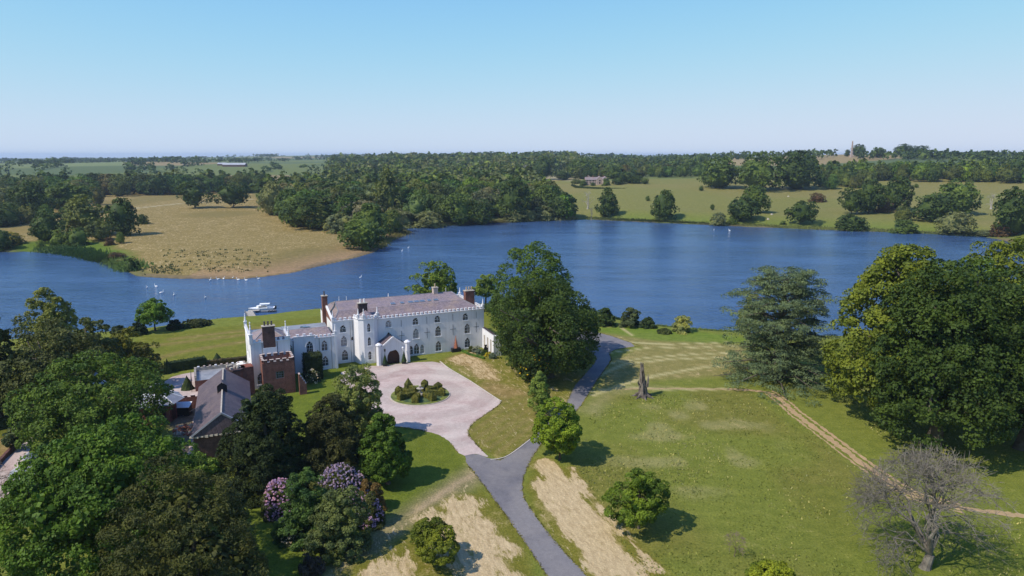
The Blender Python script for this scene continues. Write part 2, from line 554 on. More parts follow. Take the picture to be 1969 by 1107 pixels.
x, y = GP[:, 0], GP[:, 1]
dist = np.hypot(x, y)
colr = np.tile(G_MEADOW, (len(GP), 1))
dry = np.full(len(GP), 0.42)          # how readily straw coloured patches show
def paint(mask, c, k=None):
    """mask 0..1, towards colour c and dryness k"""
    m = np.clip(mask, 0, 1)[:, None]
    colr[:] = colr * (1 - m) + c * m
    if k is not None:
        dry[:] = dry * (1 - m[:, 0]) + k * m[:, 0]
def inside(poly, soft=3.0, wob=0.0, ws=10.0):
    d = poly_sd(GP, poly)
    if wob: d = d + vnoise(x, y, ws, 9) * wob + vnoise(x, y, ws / 3, 10) * wob * 0.5
    return smooth(0.5 - d / soft)
def strip(pts, w, soft=1.0, wob=0.0):
    d = seg_d(GP, pts)
    if wob: d = d + vnoise(x, y, 4, 12) * wob
    return smooth((w / 2 + soft / 2 - d) / soft)

# far country: patchwork of fields beyond the lake
farm = smooth((dist - 480) / 60)
paint(farm, G_FAR, 0.3)
cell = vnoise(np.floor((x + vnoise(x, y, 400, 2) * 40) / 260) * 260, np.floor((y + vnoise(x, y, 500, 5) * 60) / 330) * 330, 90, 21)
far2 = smooth((dist - 1150) / 60)
paint(far2 * (cell > 0.62), G_HAY, 0.3)
paint(far2 * (cell < -0.2), G_CROP, 0.0)
paint(far2 * ((cell > -0.2) & (cell < 0.0)), C(0.17, 0.17, 0.075), 0.2)
# right hand bank field, greener below, paler above
rf = gpoly([(1060, 420), (1130, 420), (1300, 428), (1500, 436), (1700, 444), (1900, 452), (2150, 470), (2150, 345), (1969, 345), (1800, 341), (1640, 343), (1560, 338), (1350, 342), (1230, 344), (1130, 352), (1060, 345)])
paint(inside(rf, 8), G_FIELD, 0.45)
paint(inside(rf, 8) * smooth((45 - GSD) / 45) * 0.7, G_LUSH * 1.25, 0.15)
paint(inside(rf, 8) * smooth((vnoise(x, y, 55, 31) + 0.1) * 1.6) * 0.35, C(0.21, 0.165, 0.07), 0.5)
# peninsula of parched grass
pen = gpoly([(0, 482), (100, 484), (190, 501), (262, 531), (345, 537), (460, 538), (560, 526), (650, 505), (722, 485), (770, 456), (700, 440), (620, 425), (520, 400), (490, 372), (400, 362), (290, 362), (180, 372), (80, 408), (0, 440)])
pm = inside(pen, 10)
paint(pm, G_TAN, 0.62)
paint(pm * smooth((vnoise(x, y, 70, 33) - 0.1) * 2.0) * 0.45, C(0.16, 0.135, 0.05), 0.3)
paint(pm * smooth((30 - GSD) / 30) * 0.75 * (x > polar(262, 290)[0]), C(0.32, 0.20, 0.12), 0.5)
paint(inside(gpoly([(0, 470), (100, 462), (180, 462), (240, 480), (262, 500), (270, 532), (190, 505), (100, 488), (0, 488)]), 10, 3), G_LUSH * 1.1, 0.2)
paint(inside(gpoly([(0, 425), (60, 415), (75, 440), (30, 452), (0, 450)]), 8), G_TAN * 1.0, 0.5)
paint(smooth((4.5 - np.abs(GSD - 2)) / 3) * smooth((vnoise(x, y, 14, 36) + 0.6)) * (dist > 230) * 0.8, G_MUD, 0.1)
# named distant fields
for pts, c, k in (([(1395, 318), (1395, 302), (1470, 299), (1475, 312), (1440, 318)], G_HAY * 1.1, 0.3),
                  ([(1475, 318), (1475, 299), (1640, 297), (1745, 299), (1740, 304), (1590, 316)], G_HAY, 0.3),
                  ([(1180, 326), (1180, 316), (1330, 313), (1350, 322)], C(0.17, 0.19, 0.07), 0.2),
                  ([(25, 356), (25, 345), (130, 341), (190, 345), (130, 356)], G_CROP, 0.0),
                  ([(0, 322), (0, 310), (240, 308), (240, 318)], C(0.15, 0.18, 0.075), 0.1),
                  ([(0, 336), (0, 324), (260, 320), (330, 330), (160, 336)], G_CROP, 0.0),
                  ([(640, 304), (640, 298), (720, 297), (720, 303)], G_HAY, 0.2),
                  ([(960, 345), (960, 335), (1120, 338), (1120, 347)], C(0.26, 0.22, 0.12), 0.5)):
    try:
        paint(inside(gpoly(pts), 12), c, k)
    except Exception:
        pass
paint(strip(gpoly([(255, 401), (300, 396), (350, 391), (440, 386), (500, 382)]), 3.5, 1.5), C(0.42, 0.37, 0.25), 0)

# home side: lawns
near = dist < 330
lawn_back = pxpoly([(270, 648), (330, 640), (480, 622), (620, 606), (700, 600), (930, 592), (1000, 594), (1010, 650), (930, 668), (640, 700), (480, 705), (300, 706), (250, 690)])
paint(inside(lawn_back, 2), G_LAWN, 0.42)
for pts in ([(300, 690), (350, 676), (480, 655)], [(330, 652), (480, 634), (520, 628)], [(300, 664), (480, 642)]):
    paint(strip(pxpoly(pts), 2.4, 2.5) * 0.65, G_DRYLAWN * 0.95, 0.6)
front_lawn = pxpoly([(780, 705), (940, 670), (985, 700), (1080, 720), (1150, 700), (1130, 745), (1095, 800), (1030, 850), (960, 885), (905, 850), (898, 825), (965, 775), (860, 700)])
paint(inside(front_lawn, 2), G_LAWN * C(1.12, 1.0, 1.15), 0.62)
paint(inside(pxpoly([(862, 688), (905, 676), (935, 700), (955, 730), (920, 725), (890, 705)]), 3, 1.0, 4), G_DRYLAWN * 1.0, 0.74)
paint(inside(pxpoly([(900, 745), (960, 735), (1010, 745), (1030, 760), (960, 765)]), 4, 1.5, 5) * 0.75, G_DRYLAWN, 0.6)
# mowing stripes run up and down the front lawn
st_dir = pxpoly([(905, 870), (1060, 760)]); sv = st_dir[1] - st_dir[0]; sv /= np.hypot(*sv)
across = (x - st_dir[0][0]) * -sv[1] + (y - st_dir[0][1]) * sv[0] + vnoise(x, y, 14, 41) * 0.35
stripe = np.sin(across * 2 * math.pi / 2.1)
paint(inside(pxpoly([(965, 765), (1050, 745), (1085, 780), (1030, 835), (962, 880), (903, 838), (905, 815)]), 2) * (0.5 + 0.5 * stripe) * 0.75, C(0.22, 0.17, 0.06), 0.5)
left_lawn = pxpoly([(560, 705), (705, 702), (715, 730), (720, 800), (840, 835), (868, 855), (900, 905), (925, 905), (880, 935), (760, 1010), (640, 1107), (560, 1200), (400, 1200), (480, 950)])
paint(inside(left_lawn, 2), G_LUSH * C(1.35, 1.15, 1.1), 0.2)
paint(inside(pxpoly([(782, 826), (835, 836), (868, 855), (905, 905), (880, 925), (800, 880)]), 3) * 0.75, G_LAWN * C(0.85, 0.95, 0.8), 0.3)
ml = pxpoly([(925, 905), (840, 960), (760, 1015), (690, 1070), (620, 1140)])
paint(strip(ml, 5.0, 4.0), C(0.20, 0.175, 0.08), 0.65)
paint(strip(pxpoly([(912, 912), (870, 935), (800, 985)]), 1.2, 1.5), C(0.36, 0.27, 0.16), 0.5)
straw1 = pxpoly([(900, 950), (925, 925), (940, 935), (1010, 1040), (1050, 1130), (640, 1130), (730, 1060), (810, 990)])
paint(inside(straw1, 3, 1.5, 5), G_LAWN * C(1.05, 0.95, 1.0), 0.55)
paint(inside(pxpoly([(865, 960), (905, 955), (960, 1010), (1020, 1120), (900, 1120), (860, 1040), (820, 1060), (790, 1120), (690, 1120), (760, 1050), (800, 1005)]), 3, 1.8, 4), G_LAWN * C(1.25, 1.0, 1.1), 0.86)
verge = pxpoly([(1012, 905), (1030, 880), (1060, 890), (1100, 905), (1150, 960), (1200, 1020), (1290, 1107), (1330, 1150), (1130, 1150), (1060, 1035), (1005, 950)])
paint(inside(verge, 3, 1.0, 4), G_LAWN * C(1.15, 1.0, 1.0), 0.62)
for pts, w in (([(1050, 890), (1085, 935), (1150, 1020), (1220, 1107), (1250, 1150)], 3.0), ([(1100, 900), (1120, 940), (1190, 1010), (1260, 1095)], 1.6),
               ([(1035, 930), (1075, 985), (1130, 1060), (1160, 1107)], 2.2), ([(1060, 930), (1110, 1000), (1180, 1090)], 2.6)):
    paint(strip(pxpoly(pts), w, 1.4, 0.5) * 0.9, G_LAWN * C(1.3, 1.0, 1.1), 0.95)
# right hand meadow: darker hollows, mown lines, straw flecks
mead = pxpoly([(1125, 790), (1180, 745), (1440, 745), (1500, 780), (1650, 905), (1969, 1000), (2100, 1300), (1400, 1300), (1180, 1020), (1100, 900)])
mm = inside(mead, 4)
paint(mm * smooth(vnoise(x, y, 13, 51) * 1.5 + 0.2) * 0.5, C(0.165, 0.14, 0.035), 0.5)
paint(mm * smooth(vnoise(x, y, 5, 52) * 2 - 0.2) * smooth((inside(pxpoly([(1140, 790), (1400, 760), (1470, 800), (1500, 900), (1330, 960), (1180, 900)]), 12))) * 0.6, C(0.27, 0.245, 0.10), 0.55)
paint(inside(pxpoly([(1110, 790), (1180, 735), (1300, 745), (1180, 760), (1150, 800)]), 5) * 0.5, C(0.26, 0.23, 0.11), 0.6)
paint(smooth((x - 30) / 25) * (dist < 105) * 0.45, G_LUSH * C(1.35, 1.15, 1.0), 0.12)
bank_g = pxpoly([(1150, 640), (1250, 640), (1440, 655), (1430, 720), (1190, 735), (1150, 745), (1175, 690), (1235, 668)])
paint(inside(bank_g, 4), C(0.21, 0.185, 0.06), 0.58)
paint(inside(pxpoly([(1155, 625), (1300, 632), (1440, 650), (1440, 662), (1260, 655), (1150, 638)]), 3) * 0.8, G_LUSH * 1.4, 0.2)
for pts, w in (([(1150, 722), (1200, 700), (1290, 690), (1440, 686)], 1.1), ([(1160, 700), (1240, 688), (1330, 681), (1420, 678)], 1.0),
               ([(1140, 760), (1200, 738), (1260, 722), (1350, 706), (1430, 700)], 1.2), ([(1170, 678), (1250, 668), (1340, 668), (1420, 664)], 0.8),
               ([(1182, 650), (1212, 658), (1290, 662), (1400, 658)], 0.8), ([(1160, 628), (1195, 630), (1215, 644)], 0.9),
               ([(1135, 752), (1190, 745), (1290, 748), (1400, 748)], 1.0)):
    paint(strip(pxpoly(pts), w, 0.8, 0.1), C(0.40, 0.35, 0.165), 0.3)
# far left gardens, and yard
paint(inside(pxpoly([(-200, 790), (60, 790), (70, 820), (40, 860), (-200, 1000)]), 2), G_LAWN * 0.8, 0.4)
paint(inside(pxpoly([(0, 845), (35, 838), (50, 850), (0, 900)]), 2, 0.8, 3), G_DRYLAWN, 0.6)
paint(inside(pxpoly([(330, 790), (440, 770), (430, 870), (330, 880)]), 3, 1, 4), C(0.20, 0.165, 0.11), 0.5)
# woodland floor
G_WOODS = []
# lake bed
paint(smooth((0.5 - GSD) / 1.0), C(0.03, 0.035, 0.03), 0)

nR, nA = R2.shape
idx = np.arange(nR * nA).reshape(nR, nA)
Q = np.stack([idx[:-1, :], idx[1:, :], np.roll(idx, -1, 1)[1:, :], np.roll(idx, -1, 1)[:-1, :]], -1).reshape(-1, 4)[:, ::-1]
gm = mesh_np('ground', np.stack([x, y, GZ], 1), Q)
a1 = gm.attributes.new('land', 'FLOAT_COLOR', 'POINT')
a1.data.foreach_set('color', np.concatenate([colr, dry[:, None]], 1).astype(np.float32).ravel())
gm.polygons.foreach_set('use_smooth', np.ones(len(Q), bool))

m, nt, out = new_mat('grassland')
at_n = nt.nodes.new('ShaderNodeAttribute'); at_n.attribute_name = 'land'
P = pos(nt)
straw = (0.42, 0.32, 0.15)
n_big = noise(nt, P, 0.09, 5, 0.6)
n_mid = noise(nt, P, 0.5, 6, 0.7)
n_fine = noise(nt, P, 3.2, 5, 0.75)
thr = math_n(nt, 'ADD', math_n(nt, 'MULTIPLY', n_mid, 0.55), math_n(nt, 'MULTIPLY', n_fine, 0.45))
thr = math_n(nt, 'ADD', thr, math_n(nt, 'MULTIPLY', math_n(nt, 'SUBTRACT', n_big, 0.5), 0.5))
lvl = math_n(nt, 'SUBTRACT', thr, math_n(nt, 'SUBTRACT', 0.78, math_n(nt, 'MULTIPLY', at_n.outputs['Alpha'], 0.45)))
dm = ramp(nt, math_n(nt, 'MULTIPLY', lvl, 5.0), [(0.0, 0.0), (1.0, 0.65)])
base = mix(nt, 1.0, at_n.outputs['Color'], ramp(nt, n_mid, [(0.3, (0.74, 0.80, 0.72)), (0.7, (1.25, 1.2, 1.25))]), 'MULTIPLY')
base = mix(nt, 0.85, base, ramp(nt, n_fine, [(0.28, (0.50, 0.56, 0.48)), (0.72, (1.5, 1.42, 1.45))]), 'MULTIPLY')
base = mix(nt, dm, base, straw)
# where the turf is burnt off it turns to straw, with a ragged edge, and green flecks and bare scars survive in it
r1_ = nt.nodes.new('ShaderNodeMapping'); r1_.inputs['Rotation'].default_value = (0, 0, math.radians(71)); nt.links.new(P, r1_.inputs[0])
r2_ = nt.nodes.new('ShaderNodeMapping'); r2_.inputs['Scale'].default_value = (0.30, 1, 1); nt.links.new(r1_.outputs[0], r2_.inputs[0])
PS = r2_.outputs[0]      # stretched along the drive, the way the mower runs
fl = math_n(nt, 'ADD', math_n(nt, 'MULTIPLY', noise(nt, PS, 0.9, 6, 0.7, 0.6), 0.65), math_n(nt, 'MULTIPLY', noise(nt, PS, 3.5, 3, 0.7), 0.35))
al = math_n(nt, 'ADD', at_n.outputs['Alpha'], math_n(nt, 'MULTIPLY', math_n(nt, 'SUBTRACT', fl, 0.5), 1.5))
burnt = ramp(nt, al, [(0.68, 0.0), (0.80, 1.0)])
sc_ = mix(nt, ramp(nt, noise(nt, PS, 1.8, 5, 0.7), [(0.36, 0.0), (0.64, 1.0)]), (0.42, 0.305, 0.165), (0.62, 0.475, 0.275))
sc_ = mix(nt, 0.8, sc_, ramp(nt, n_fine, [(0.3, 0.75), (0.7, 1.2)]), 'MULTIPLY')
base = mix(nt, math_n(nt, 'MULTIPLY', burnt, 0.9), base, sc_)
princ(nt, out, base, 0.95, bump(nt, n_fine, 0.9, 0.25), 0.08)
M['ground'] = m
tag(link('ground', gm, [m]), kind='structure')

# ------------------------------------------------------------------ lake
m, nt, out = new_mat('lake_water')
P = pos(nt)
mp = nt.nodes.new('ShaderNodeMapping'); mp.inputs['Scale'].default_value = (0.55, 1.0, 1.0); mp.inputs['Rotation'].default_value = (0, 0, 0.5)
nt.links.new(P, mp.inputs[0])
nw = math_n(nt, 'ADD', noise(nt, mp.outputs[0], 0.9, 3, 0.6), math_n(nt, 'MULTIPLY', noise(nt, mp.outputs[0], 0.22, 3, 0.6), 1.2))
mp3 = nt.nodes.new('ShaderNodeMapping'); mp3.inputs['Scale'].default_value = (0.3, 1.0, 1.0); mp3.inputs['Rotation'].default_value = (0, 0, -0.35)
nt.links.new(P, mp3.inputs[0])
nb = math_n(nt, 'ADD', math_n(nt, 'MULTIPLY', noise(nt, mp3.outputs[0], 0.02, 5, 0.6, 0.6), 0.6), math_n(nt, 'MULTIPLY', noise(nt, mp3.outputs[0], 0.11, 4, 0.6), 0.4))
wc = mix(nt, ramp(nt, nb, [(0.42, 0.0), (0.58, 1.0)]), (0.028, 0.066, 0.150), (0.040, 0.086, 0.185))
WP = princ(nt, out, wc, ramp(nt, nb, [(0.4, 0.08), (0.6, 0.22)]), bump(nt, nw, 1.0, 0.45), 0.5)
WP.inputs['IOR'].default_value = 1.33
M['water'] = m
wb = MB()
for pts, z in ((LAKE, WATER),):
    cx, cy = LAKE.mean(0)
lo, hi = LAKE.min(0) - 40, LAKE.max(0) + 40
wb.poly([(lo[0], lo[1], WATER), (hi[0], lo[1], WATER), (hi[0], hi[1], WATER), (lo[0], hi[1], WATER)])
tag(wb.build('lake', m), kind='structure')

# ------------------------------------------------------------------ drives, courts and paths, each a sheet with a kerbless worn edge
def sheet(name, poly, z, mat, wob=0.12, step=1.0, kind='structure'):
    """flat sheet over a plan polygon, its outline broken up a little"""
    pts = []
    n = len(poly)
    for i in range(n):
        a = np.array(poly[i]); b = np.array(poly[(i + 1) % n])
        k = max(1, int(np.hypot(*(b - a)) / step))
        for j in range(k):
            p = a + (b - a) * j / k
            nrm = np.array([-(b - a)[1], (b - a)[0]]) / max(1e-6, np.hypot(*(b - a)))
            pts.append(p + nrm * rnd.uniform(-wob, wob))
    tess = geometry.tessellate_polygon([[Vector((p[0], p[1], 0)) for p in pts]])
    me = bpy.data.meshes.new(name)
    me.from_pydata([(p[0], p[1], z) for p in pts], [], [tuple(t) for t in tess])
    me.update()
    for f in me.polygons:
        if f.normal.z < 0: f.flip()
    me.update()
    o = link(name, me, [mat])
    if kind: tag(o, kind=kind)
    return o

def smooth_poly(pts, it=2):
    P = [np.array(p, float) for p in pts]
    for _ in range(it):
        Q2 = []
        for i in range(len(P)):
            a, b = P[i], P[(i + 1) % len(P)]
            Q2 += [a * 0.75 + b * 0.25, a * 0.25 + b * 0.75]
        P = Q2
    return P

def gravel_mat(name, a, b, c3, sc=0.35, tracks=False):
    m, nt, out = new_mat(name)
    P = pos(nt)
    n1 = noise(nt, P, sc, 5, 0.6, 0.6)
    n2 = noise(nt, P, 0.09, 4, 0.6, 0.8)
    c = mix(nt, ramp(nt, n1, [(0.35, 0.0), (0.68, 1.0)]), a, b)
    c = mix(nt, ramp(nt, n2, [(0.42, 0.0), (0.62, 0.85)]), c, c3)
    if tracks:     # tyre sweeps curling round the island
        wv = nt.nodes.new('ShaderNodeTexWave'); wv.wave_type = 'RINGS'; wv.rings_direction = 'Z'
        mpw = nt.nodes.new('ShaderNodeMapping'); mpw.inputs['Location'].default_value = (18.8, -134.7, 0); nt.links.new(P, mpw.inputs[0])
        nt.links.new(mpw.outputs[0], wv.inputs['Vector'])
        wv.inputs['Scale'].default_value = 0.045; wv.inputs['Distortion'].default_value = 7.0; wv.inputs['Detail'].default_value = 4.0; wv.inputs['Detail Scale'].default_value = 0.15; wv.inputs['Detail Roughness'].default_value = 0.7
        c = mix(nt, 0.5, c, ramp(nt, wv.outputs['Fac'], [(0.3, 0.85), (0.75, 1.12)]), 'MULTIPLY')
    n4 = noise(nt, P, 1.6, 6, 0.75, 0.5)
    c = mix(nt, 0.5, c, ramp(nt, n4, [(0.3, 0.72), (0.7, 1.25)]), 'MULTIPLY')
    n3 = noise(nt, P, 9.0, 4, 0.8)
    c = mix(nt, 0.6, c, ramp(nt, n3, [(0.25, 0.6), (0.75, 1.38)]), 'MULTIPLY')
    princ(nt, out, c, 0.95, bump(nt, n3, 0.5, 0.04), 0.1)
    return m
M['gravel'] = gravel_mat('pink_gravel', (0.45, 0.355, 0.315), (0.37, 0.27, 0.24), (0.47, 0.40, 0.35), tracks=True)
M['tarmac'] = gravel_mat('tarmac', (0.130, 0.123, 0.130), (0.165, 0.156, 0.163), (0.205, 0.188, 0.180), 0.15)
M['dirt'] = gravel_mat('dry_earth', (0.40, 0.265, 0.15), (0.30, 0.21, 0.11), (0.35, 0.26, 0.13), 0.9)

TARMAC_PX = [(887, 878), (915, 871), (945, 883), (962, 885), (990, 866), (1033, 832), (1065, 800), (1090, 775), (1105, 740), (1142, 700), (1147, 688),
             (1138, 678), (1115, 672), (1082, 660), (1075, 645), (1100, 632), (1158, 640), (1232, 665), (1185, 671), (1172, 678), (1176, 692),
             (1150, 728), (1119, 777), (1100, 800), (1070, 830), (1045, 848), (1022, 880), (1006, 915), (1004, 945), (1012, 968), (1062, 1036),
             (1135, 1115), (1180, 1165), (1085, 1165), (1052, 1107), (1000, 1028), (925, 925)]
GRAVEL_PX = [(640, 720), (700, 704), (733, 703), (790, 697), (846, 695), (862, 708), (905, 733), (945, 760), (964, 772), (958, 780), (935, 795), (907, 815),
             (899, 829), (902, 839), (925, 864), (943, 882), (915, 871), (887, 878), (868, 853), (850, 838), (820, 829), (785, 823), (740, 818), (700, 800), (690, 760)]
sheet('drive_road', smooth_poly(pxpoly(TARMAC_PX), 1), 0.03, M['tarmac'], 0.10, 0.6)
sheet('gravel_forecourt', smooth_poly(pxpoly(GRAVEL_PX), 1), 0.036, M['gravel'], 0.10, 0.6)
m, nt, out = new_mat('forecourt_edge_stone')
princ(nt, out, (0.50, 0.44, 0.38), 0.9)
M['edge'] = m
def ribbon(name, pts, w, z, mat, h=0.0, kind='structure', wob=0.05, step=1.2, lab=None):
    """strip of even width following a line over the ground"""
    dense = []
    for a, b in zip(pts[:-1], pts[1:]):
        k = max(1, int(np.hypot(*(np.array(b) - a)) / step))
        dense += [np.array(a) + (np.array(b) - a) * j / k for j in range(k)]
    dense.append(np.array(pts[-1]))
    D = np.array(dense)
    for _ in range(3):
        D[1:-1] = (D[:-2] + 2 * D[1:-1] + D[2:]) / 4
    T = np.gradient(D, axis=0); T /= np.hypot(T[:, 0], T[:, 1])[:, None] + 1e-9
    Nn = np.stack([-T[:, 1], T[:, 0]], 1)
    wl = w / 2 + RG.uniform(-wob, wob, len(D)); wr = w / 2 + RG.uniform(-wob, wob, len(D))
    L = D + Nn * wl[:, None]; Rr = D - Nn * wr[:, None]
    gl = ground_np(L[:, 0], L[:, 1]) + z; gr = ground_np(Rr[:, 0], Rr[:, 1]) + z
    mb = MB()
    for i in range(len(D) - 1):
        mb.poly([(*Rr[i], gr[i] + h), (*Rr[i + 1], gr[i + 1] + h), (*L[i + 1], gl[i + 1] + h), (*L[i], gl[i] + h)])
        if h > 0:
            mb.poly([(*L[i], gl[i] + h), (*L[i + 1], gl[i + 1] + h), (*L[i + 1], gl[i + 1] - 0.05), (*L[i], gl[i] - 0.05)])
            mb.poly([(*Rr[i + 1], gr[i + 1] + h), (*Rr[i], gr[i] + h), (*Rr[i], gr[i] - 0.05), (*Rr[i + 1], gr[i + 1] - 0.05)])
    o = mb.build(name, mat)
    if kind: tag(o, kind=kind)
    return o
ribbon('kerb', pxpoly([(846, 695), (862, 708), (905, 733), (945, 760), (964, 772)]), 0.22, 0.0, M['edge'], 0.10, wob=0.01)
ribbon('kerb', pxpoly([(943, 884), (962, 887), (990, 868), (1035, 833)]), 0.16, 0.0, M['edge'], 0.10, wob=0.01)
# worn earth track across the meadow: two wheel lines that wander apart and together
TRACK = pxpoly([(1400, 748), (1440, 750), (1478, 754), (1500, 768), (1530, 795), (1590, 840), (1650, 885), (1700, 920), (1760, 955), (1850, 978), (1969, 992), (2080, 1002)])
ribbon('dirt_track', TRACK, 1.2, 0.02, M['dirt'], wob=0.28, step=0.5)
for off, w in ((1.35, 0.55), (-1.25, 0.4)):
    T = np.gradient(TRACK, axis=0); T /= np.hypot(T[:, 0], T[:, 1])[:, None]
    ribbon('dirt_track', TRACK[2:10] + np.stack([-T[:, 1], T[:, 0]], 1)[2:10] * off, w, 0.024, M['dirt'], wob=0.2, step=0.5)
ribbon('footpath', pxpoly([(1180, 748), (1290, 747), (1400, 748)]), 0.6, 0.02, M['dirt'], wob=0.25, step=0.5)
ribbon('garden_path_edge', pxpoly([(-30, 925), (10, 880), (45, 843), (66, 822), (95, 796)]), 0.45, 0.0, M['brick_dark'], 0.7, wob=0.02, kind=None)['label'] = 'low dark brick garden wall beside the gravel path at the far left'
bpy.data.objects['garden_path_edge']['category'] = 'wall'
bpy.data.objects['garden_path_edge'].name = 'garden_boundary_wall'
# service court behind the stable range
sheet('service_court', smooth_poly(pxpoly([(335, 722), (392, 712), (410, 716), (415, 765), (330, 768), (296, 766), (285, 756), (300, 745), (318, 733)]), 1), 0.03, M['gravel'], 0.08)
sheet('yard_path', smooth_poly(pxpoly([(-120, 1010), (-20, 905), (30, 868), (60, 835), (66, 850), (45, 885), (30, 925), (0, 990), (-90, 1110)]), 1), 0.03, M['gravel'], 0.1)
sheet('yard_paving', smooth_poly(pxpoly([(372, 800), (400, 790), (400, 880), (360, 880)]), 0), 0.03, M['gravel'], 0.1)
# ------------------------------------------------------------------ the white gothic mansion
HX, HY, HROT = -7.077, 169.93, math.atan2(0.41784, 0.90852)
def hw(xl, yl, z=0.0):
    """mansion frame to world"""
    return (HX + xl * math.cos(HROT) - yl * math.sin(HROT), HY + xl * math.sin(HROT) + yl * math.cos(HROT), z)

def arch(cx, z0, w, h, n=5, blunt=0.0):
    """outline of a pointed arch opening, counter-clockwise from the bottom left"""
    r = w * (1.0 - 0.18 * blunt)
    hw_ = w / 2
    rise = min(h * 0.6, math.sqrt(max(r * r - (r - hw_) ** 2, 0.01)))
    zs = z0 + h - rise
    pts = [(cx - hw_, z0), (cx + hw_, z0)]
    a1 = math.asin(min(1, rise / r))
    for k in range(n + 1):
        a = a1 * k / n
        pts.append((cx + hw_ - r + r * math.cos(a), zs + r * math.sin(a)))
    for k in range(n - 1, -1, -1):
        a = a1 * k / n
        pts.append((cx - hw_ + r - r * math.cos(a), zs + r * math.sin(a)))
    return pts

def wall(mb, a, b, prof, holes=(), depth=0.28, m=0):
    """wall face from plan point a to b (outer face to the right of a->b seen from above is outside),
    prof: outline in (s, z); holes: outlines in (s, z), each given a reveal of some depth"""
    a = Vector(a); b = Vector(b)
    d = (b - a).normalized()
    inn = Vector((-d.y, d.x))
    def P(s, z, k=0.0): return (a.x + d.x * s + inn.x * k, a.y + d.y * s + inn.y * k, z)
    loops = [[Vector((s, z, 0)) for s, z in prof]] + [[Vector((s, z, 0)) for s, z in reversed(h)] for h in holes]
    tris = geometry.tessellate_polygon(loops)
    flat = [p for l in loops for p in l]
    base = len(mb.v)
    mb.v += [P(p.x, p.y) for p in flat]
    for t in tris:
        p = [flat[i] for i in t]
        ar = (p[1].x - p[0].x) * (p[2].y - p[0].y) - (p[2].x - p[0].x) * (p[1].y - p[0].y)
        t = t if ar > 0 else tuple(reversed(t))
        mb.f.append(tuple(base + i for i in t)); mb.m.append(m)
    for h in holes:
        n = len(h)
        for k in range(n):
            p, q = h[k], h[(k + 1) % n]
            mb.poly([P(*p), P(*q), P(*q, depth), P(*p, depth)], m)

WIN_CACHE = {}
def window_meshes(w, h, kind='y'):
    key = (round(w, 2), round(h, 2), kind)
    if key in WIN_CACHE: return WIN_CACHE[key]
    ol = arch(0, 0, w, h)
    pane = MB(); pane.poly([(s, 0.23, z) for s, z in ol])
    fr = MB()
    t = 0.075
    n = len(ol)
    for k in range(n):
        p, q = ol[k], ol[(k + 1) % n]
        fr.bar((p[0] * 0.97, 0.19, p[1]), (q[0] * 0.97, 0.19, q[1]), t * 1.4)
    zs = h - w * 0.62
    if kind == 'y':
        fr.bar((0, 0.19, 0), (0, 0.19, zs + w * 0.1), t)
        fr.bar((0, 0.19, zs + w * 0.1), (-w * 0.26, 0.19, h - w * 0.24), t)
        fr.bar((0, 0.19, zs + w * 0.1), (w * 0.26, 0.19, h - w * 0.24), t)
        fr.bar((-w / 2, 0.19, zs - 0.02), (w / 2, 0.19, zs - 0.02), t)
        if h > 2: fr.bar((-w / 2, 0.19, zs * 0.5), (w / 2, 0.19, zs * 0.5), t * 0.6)
        for s in (-1, 1): fr.bar((s * w / 4, 0.19, 0), (s * w / 4, 0.19, zs), t * 0.45)
    elif kind == 'lancet':
        fr.bar((0, 0.19, 0), (0, 0.19, h * 0.8), t * 0.7)
        fr.bar((-w / 2, 0.19, h * 0.55), (w / 2, 0.19, h * 0.55), t)
        fr.bar((-w / 2, 0.19, h * 0.28), (w / 2, 0.19, h * 0.28), t * 0.6)
    sill = MB(); sill.box(-w / 2 - 0.12, w / 2 + 0.12, -0.10, 0.2, -0.14, -0.003)
    WIN_CACHE[key] = (fr.mesh('window'), pane.mesh('pane'), sill.mesh('sill'))
    for me, ma in zip(WIN_CACHE[key], ('white_paint', 'glass', 'white_paint')): me.materials.append(M[ma])
    return WIN_CACHE[key]

def window(parent, a, b, s, z, w, h, kind='y', blind=False, sill=True):
    a = Vector(a); b = Vector(b); d = (b - a).normalized()
    fm, pm_, sm = window_meshes(w, h, kind)
    rz = math.atan2(d.y, d.x)
    o = link('window', fm, [], parent, (a.x + d.x * s, a.y + d.y * s, z), (0, 0, rz))
    p = link('pane', pm_, [], o)
    if blind:
        p.material_slots[0].link = 'OBJECT'; p.material_slots[0].material = M['blind']
        o['label'] = 'window with a pale blind drawn behind the glass'
    if sill: link('sill', sm, [], o)
    return o

MERLON = {}
def merlons(parent, a, b, z, w=0.55, gap=0.55, h=0.5, t=0.32, mat='white_render', coping=None, base=0.0):
    """battlement along a -> b: a low parapet with merlons, each a piece of its own"""
    a = Vector(a); b = Vector(b); d = b - a; L = d.length; d.normalize()
    rz = math.atan2(d.y, d.x)
    key = (w, h, t, mat)
    if key not in MERLON:
        mb = MB()
        mb.box(-w / 2, w / 2, 0.003, t, 0, h, 0)
        mb.box(-w / 2 - 0.04, w / 2 + 0.04, -0.05, t + 0.05, h, h + 0.07, 1)
        MERLON[key] = mb.mesh('merlon')
        MERLON[key].materials.append(M[mat]); MERLON[key].materials.append(M[coping or mat])
    n = max(1, round(L / (w + gap)))
    step = L / n
    for k in range(n):
        p = a + d * (step * (k + 0.5))
        link('merlon', MERLON[key], [], parent, (p.x, p.y, z), (0, 0, rz))

def cornice(mb, a, b, z, out=0.14, h=0.16, t=0.3, m=0):
    a = Vector(a); b = Vector(b); d = (b - a).normalized(); n = Vector((d.y, -d.x))
    q = [a + n * out - d * out, b + n * out + d * out, b - n * t + d * out, a - n * t - d * out]
    mb.prism([(p.x, p.y) for p in q], z, z + h, m, bottom=True)

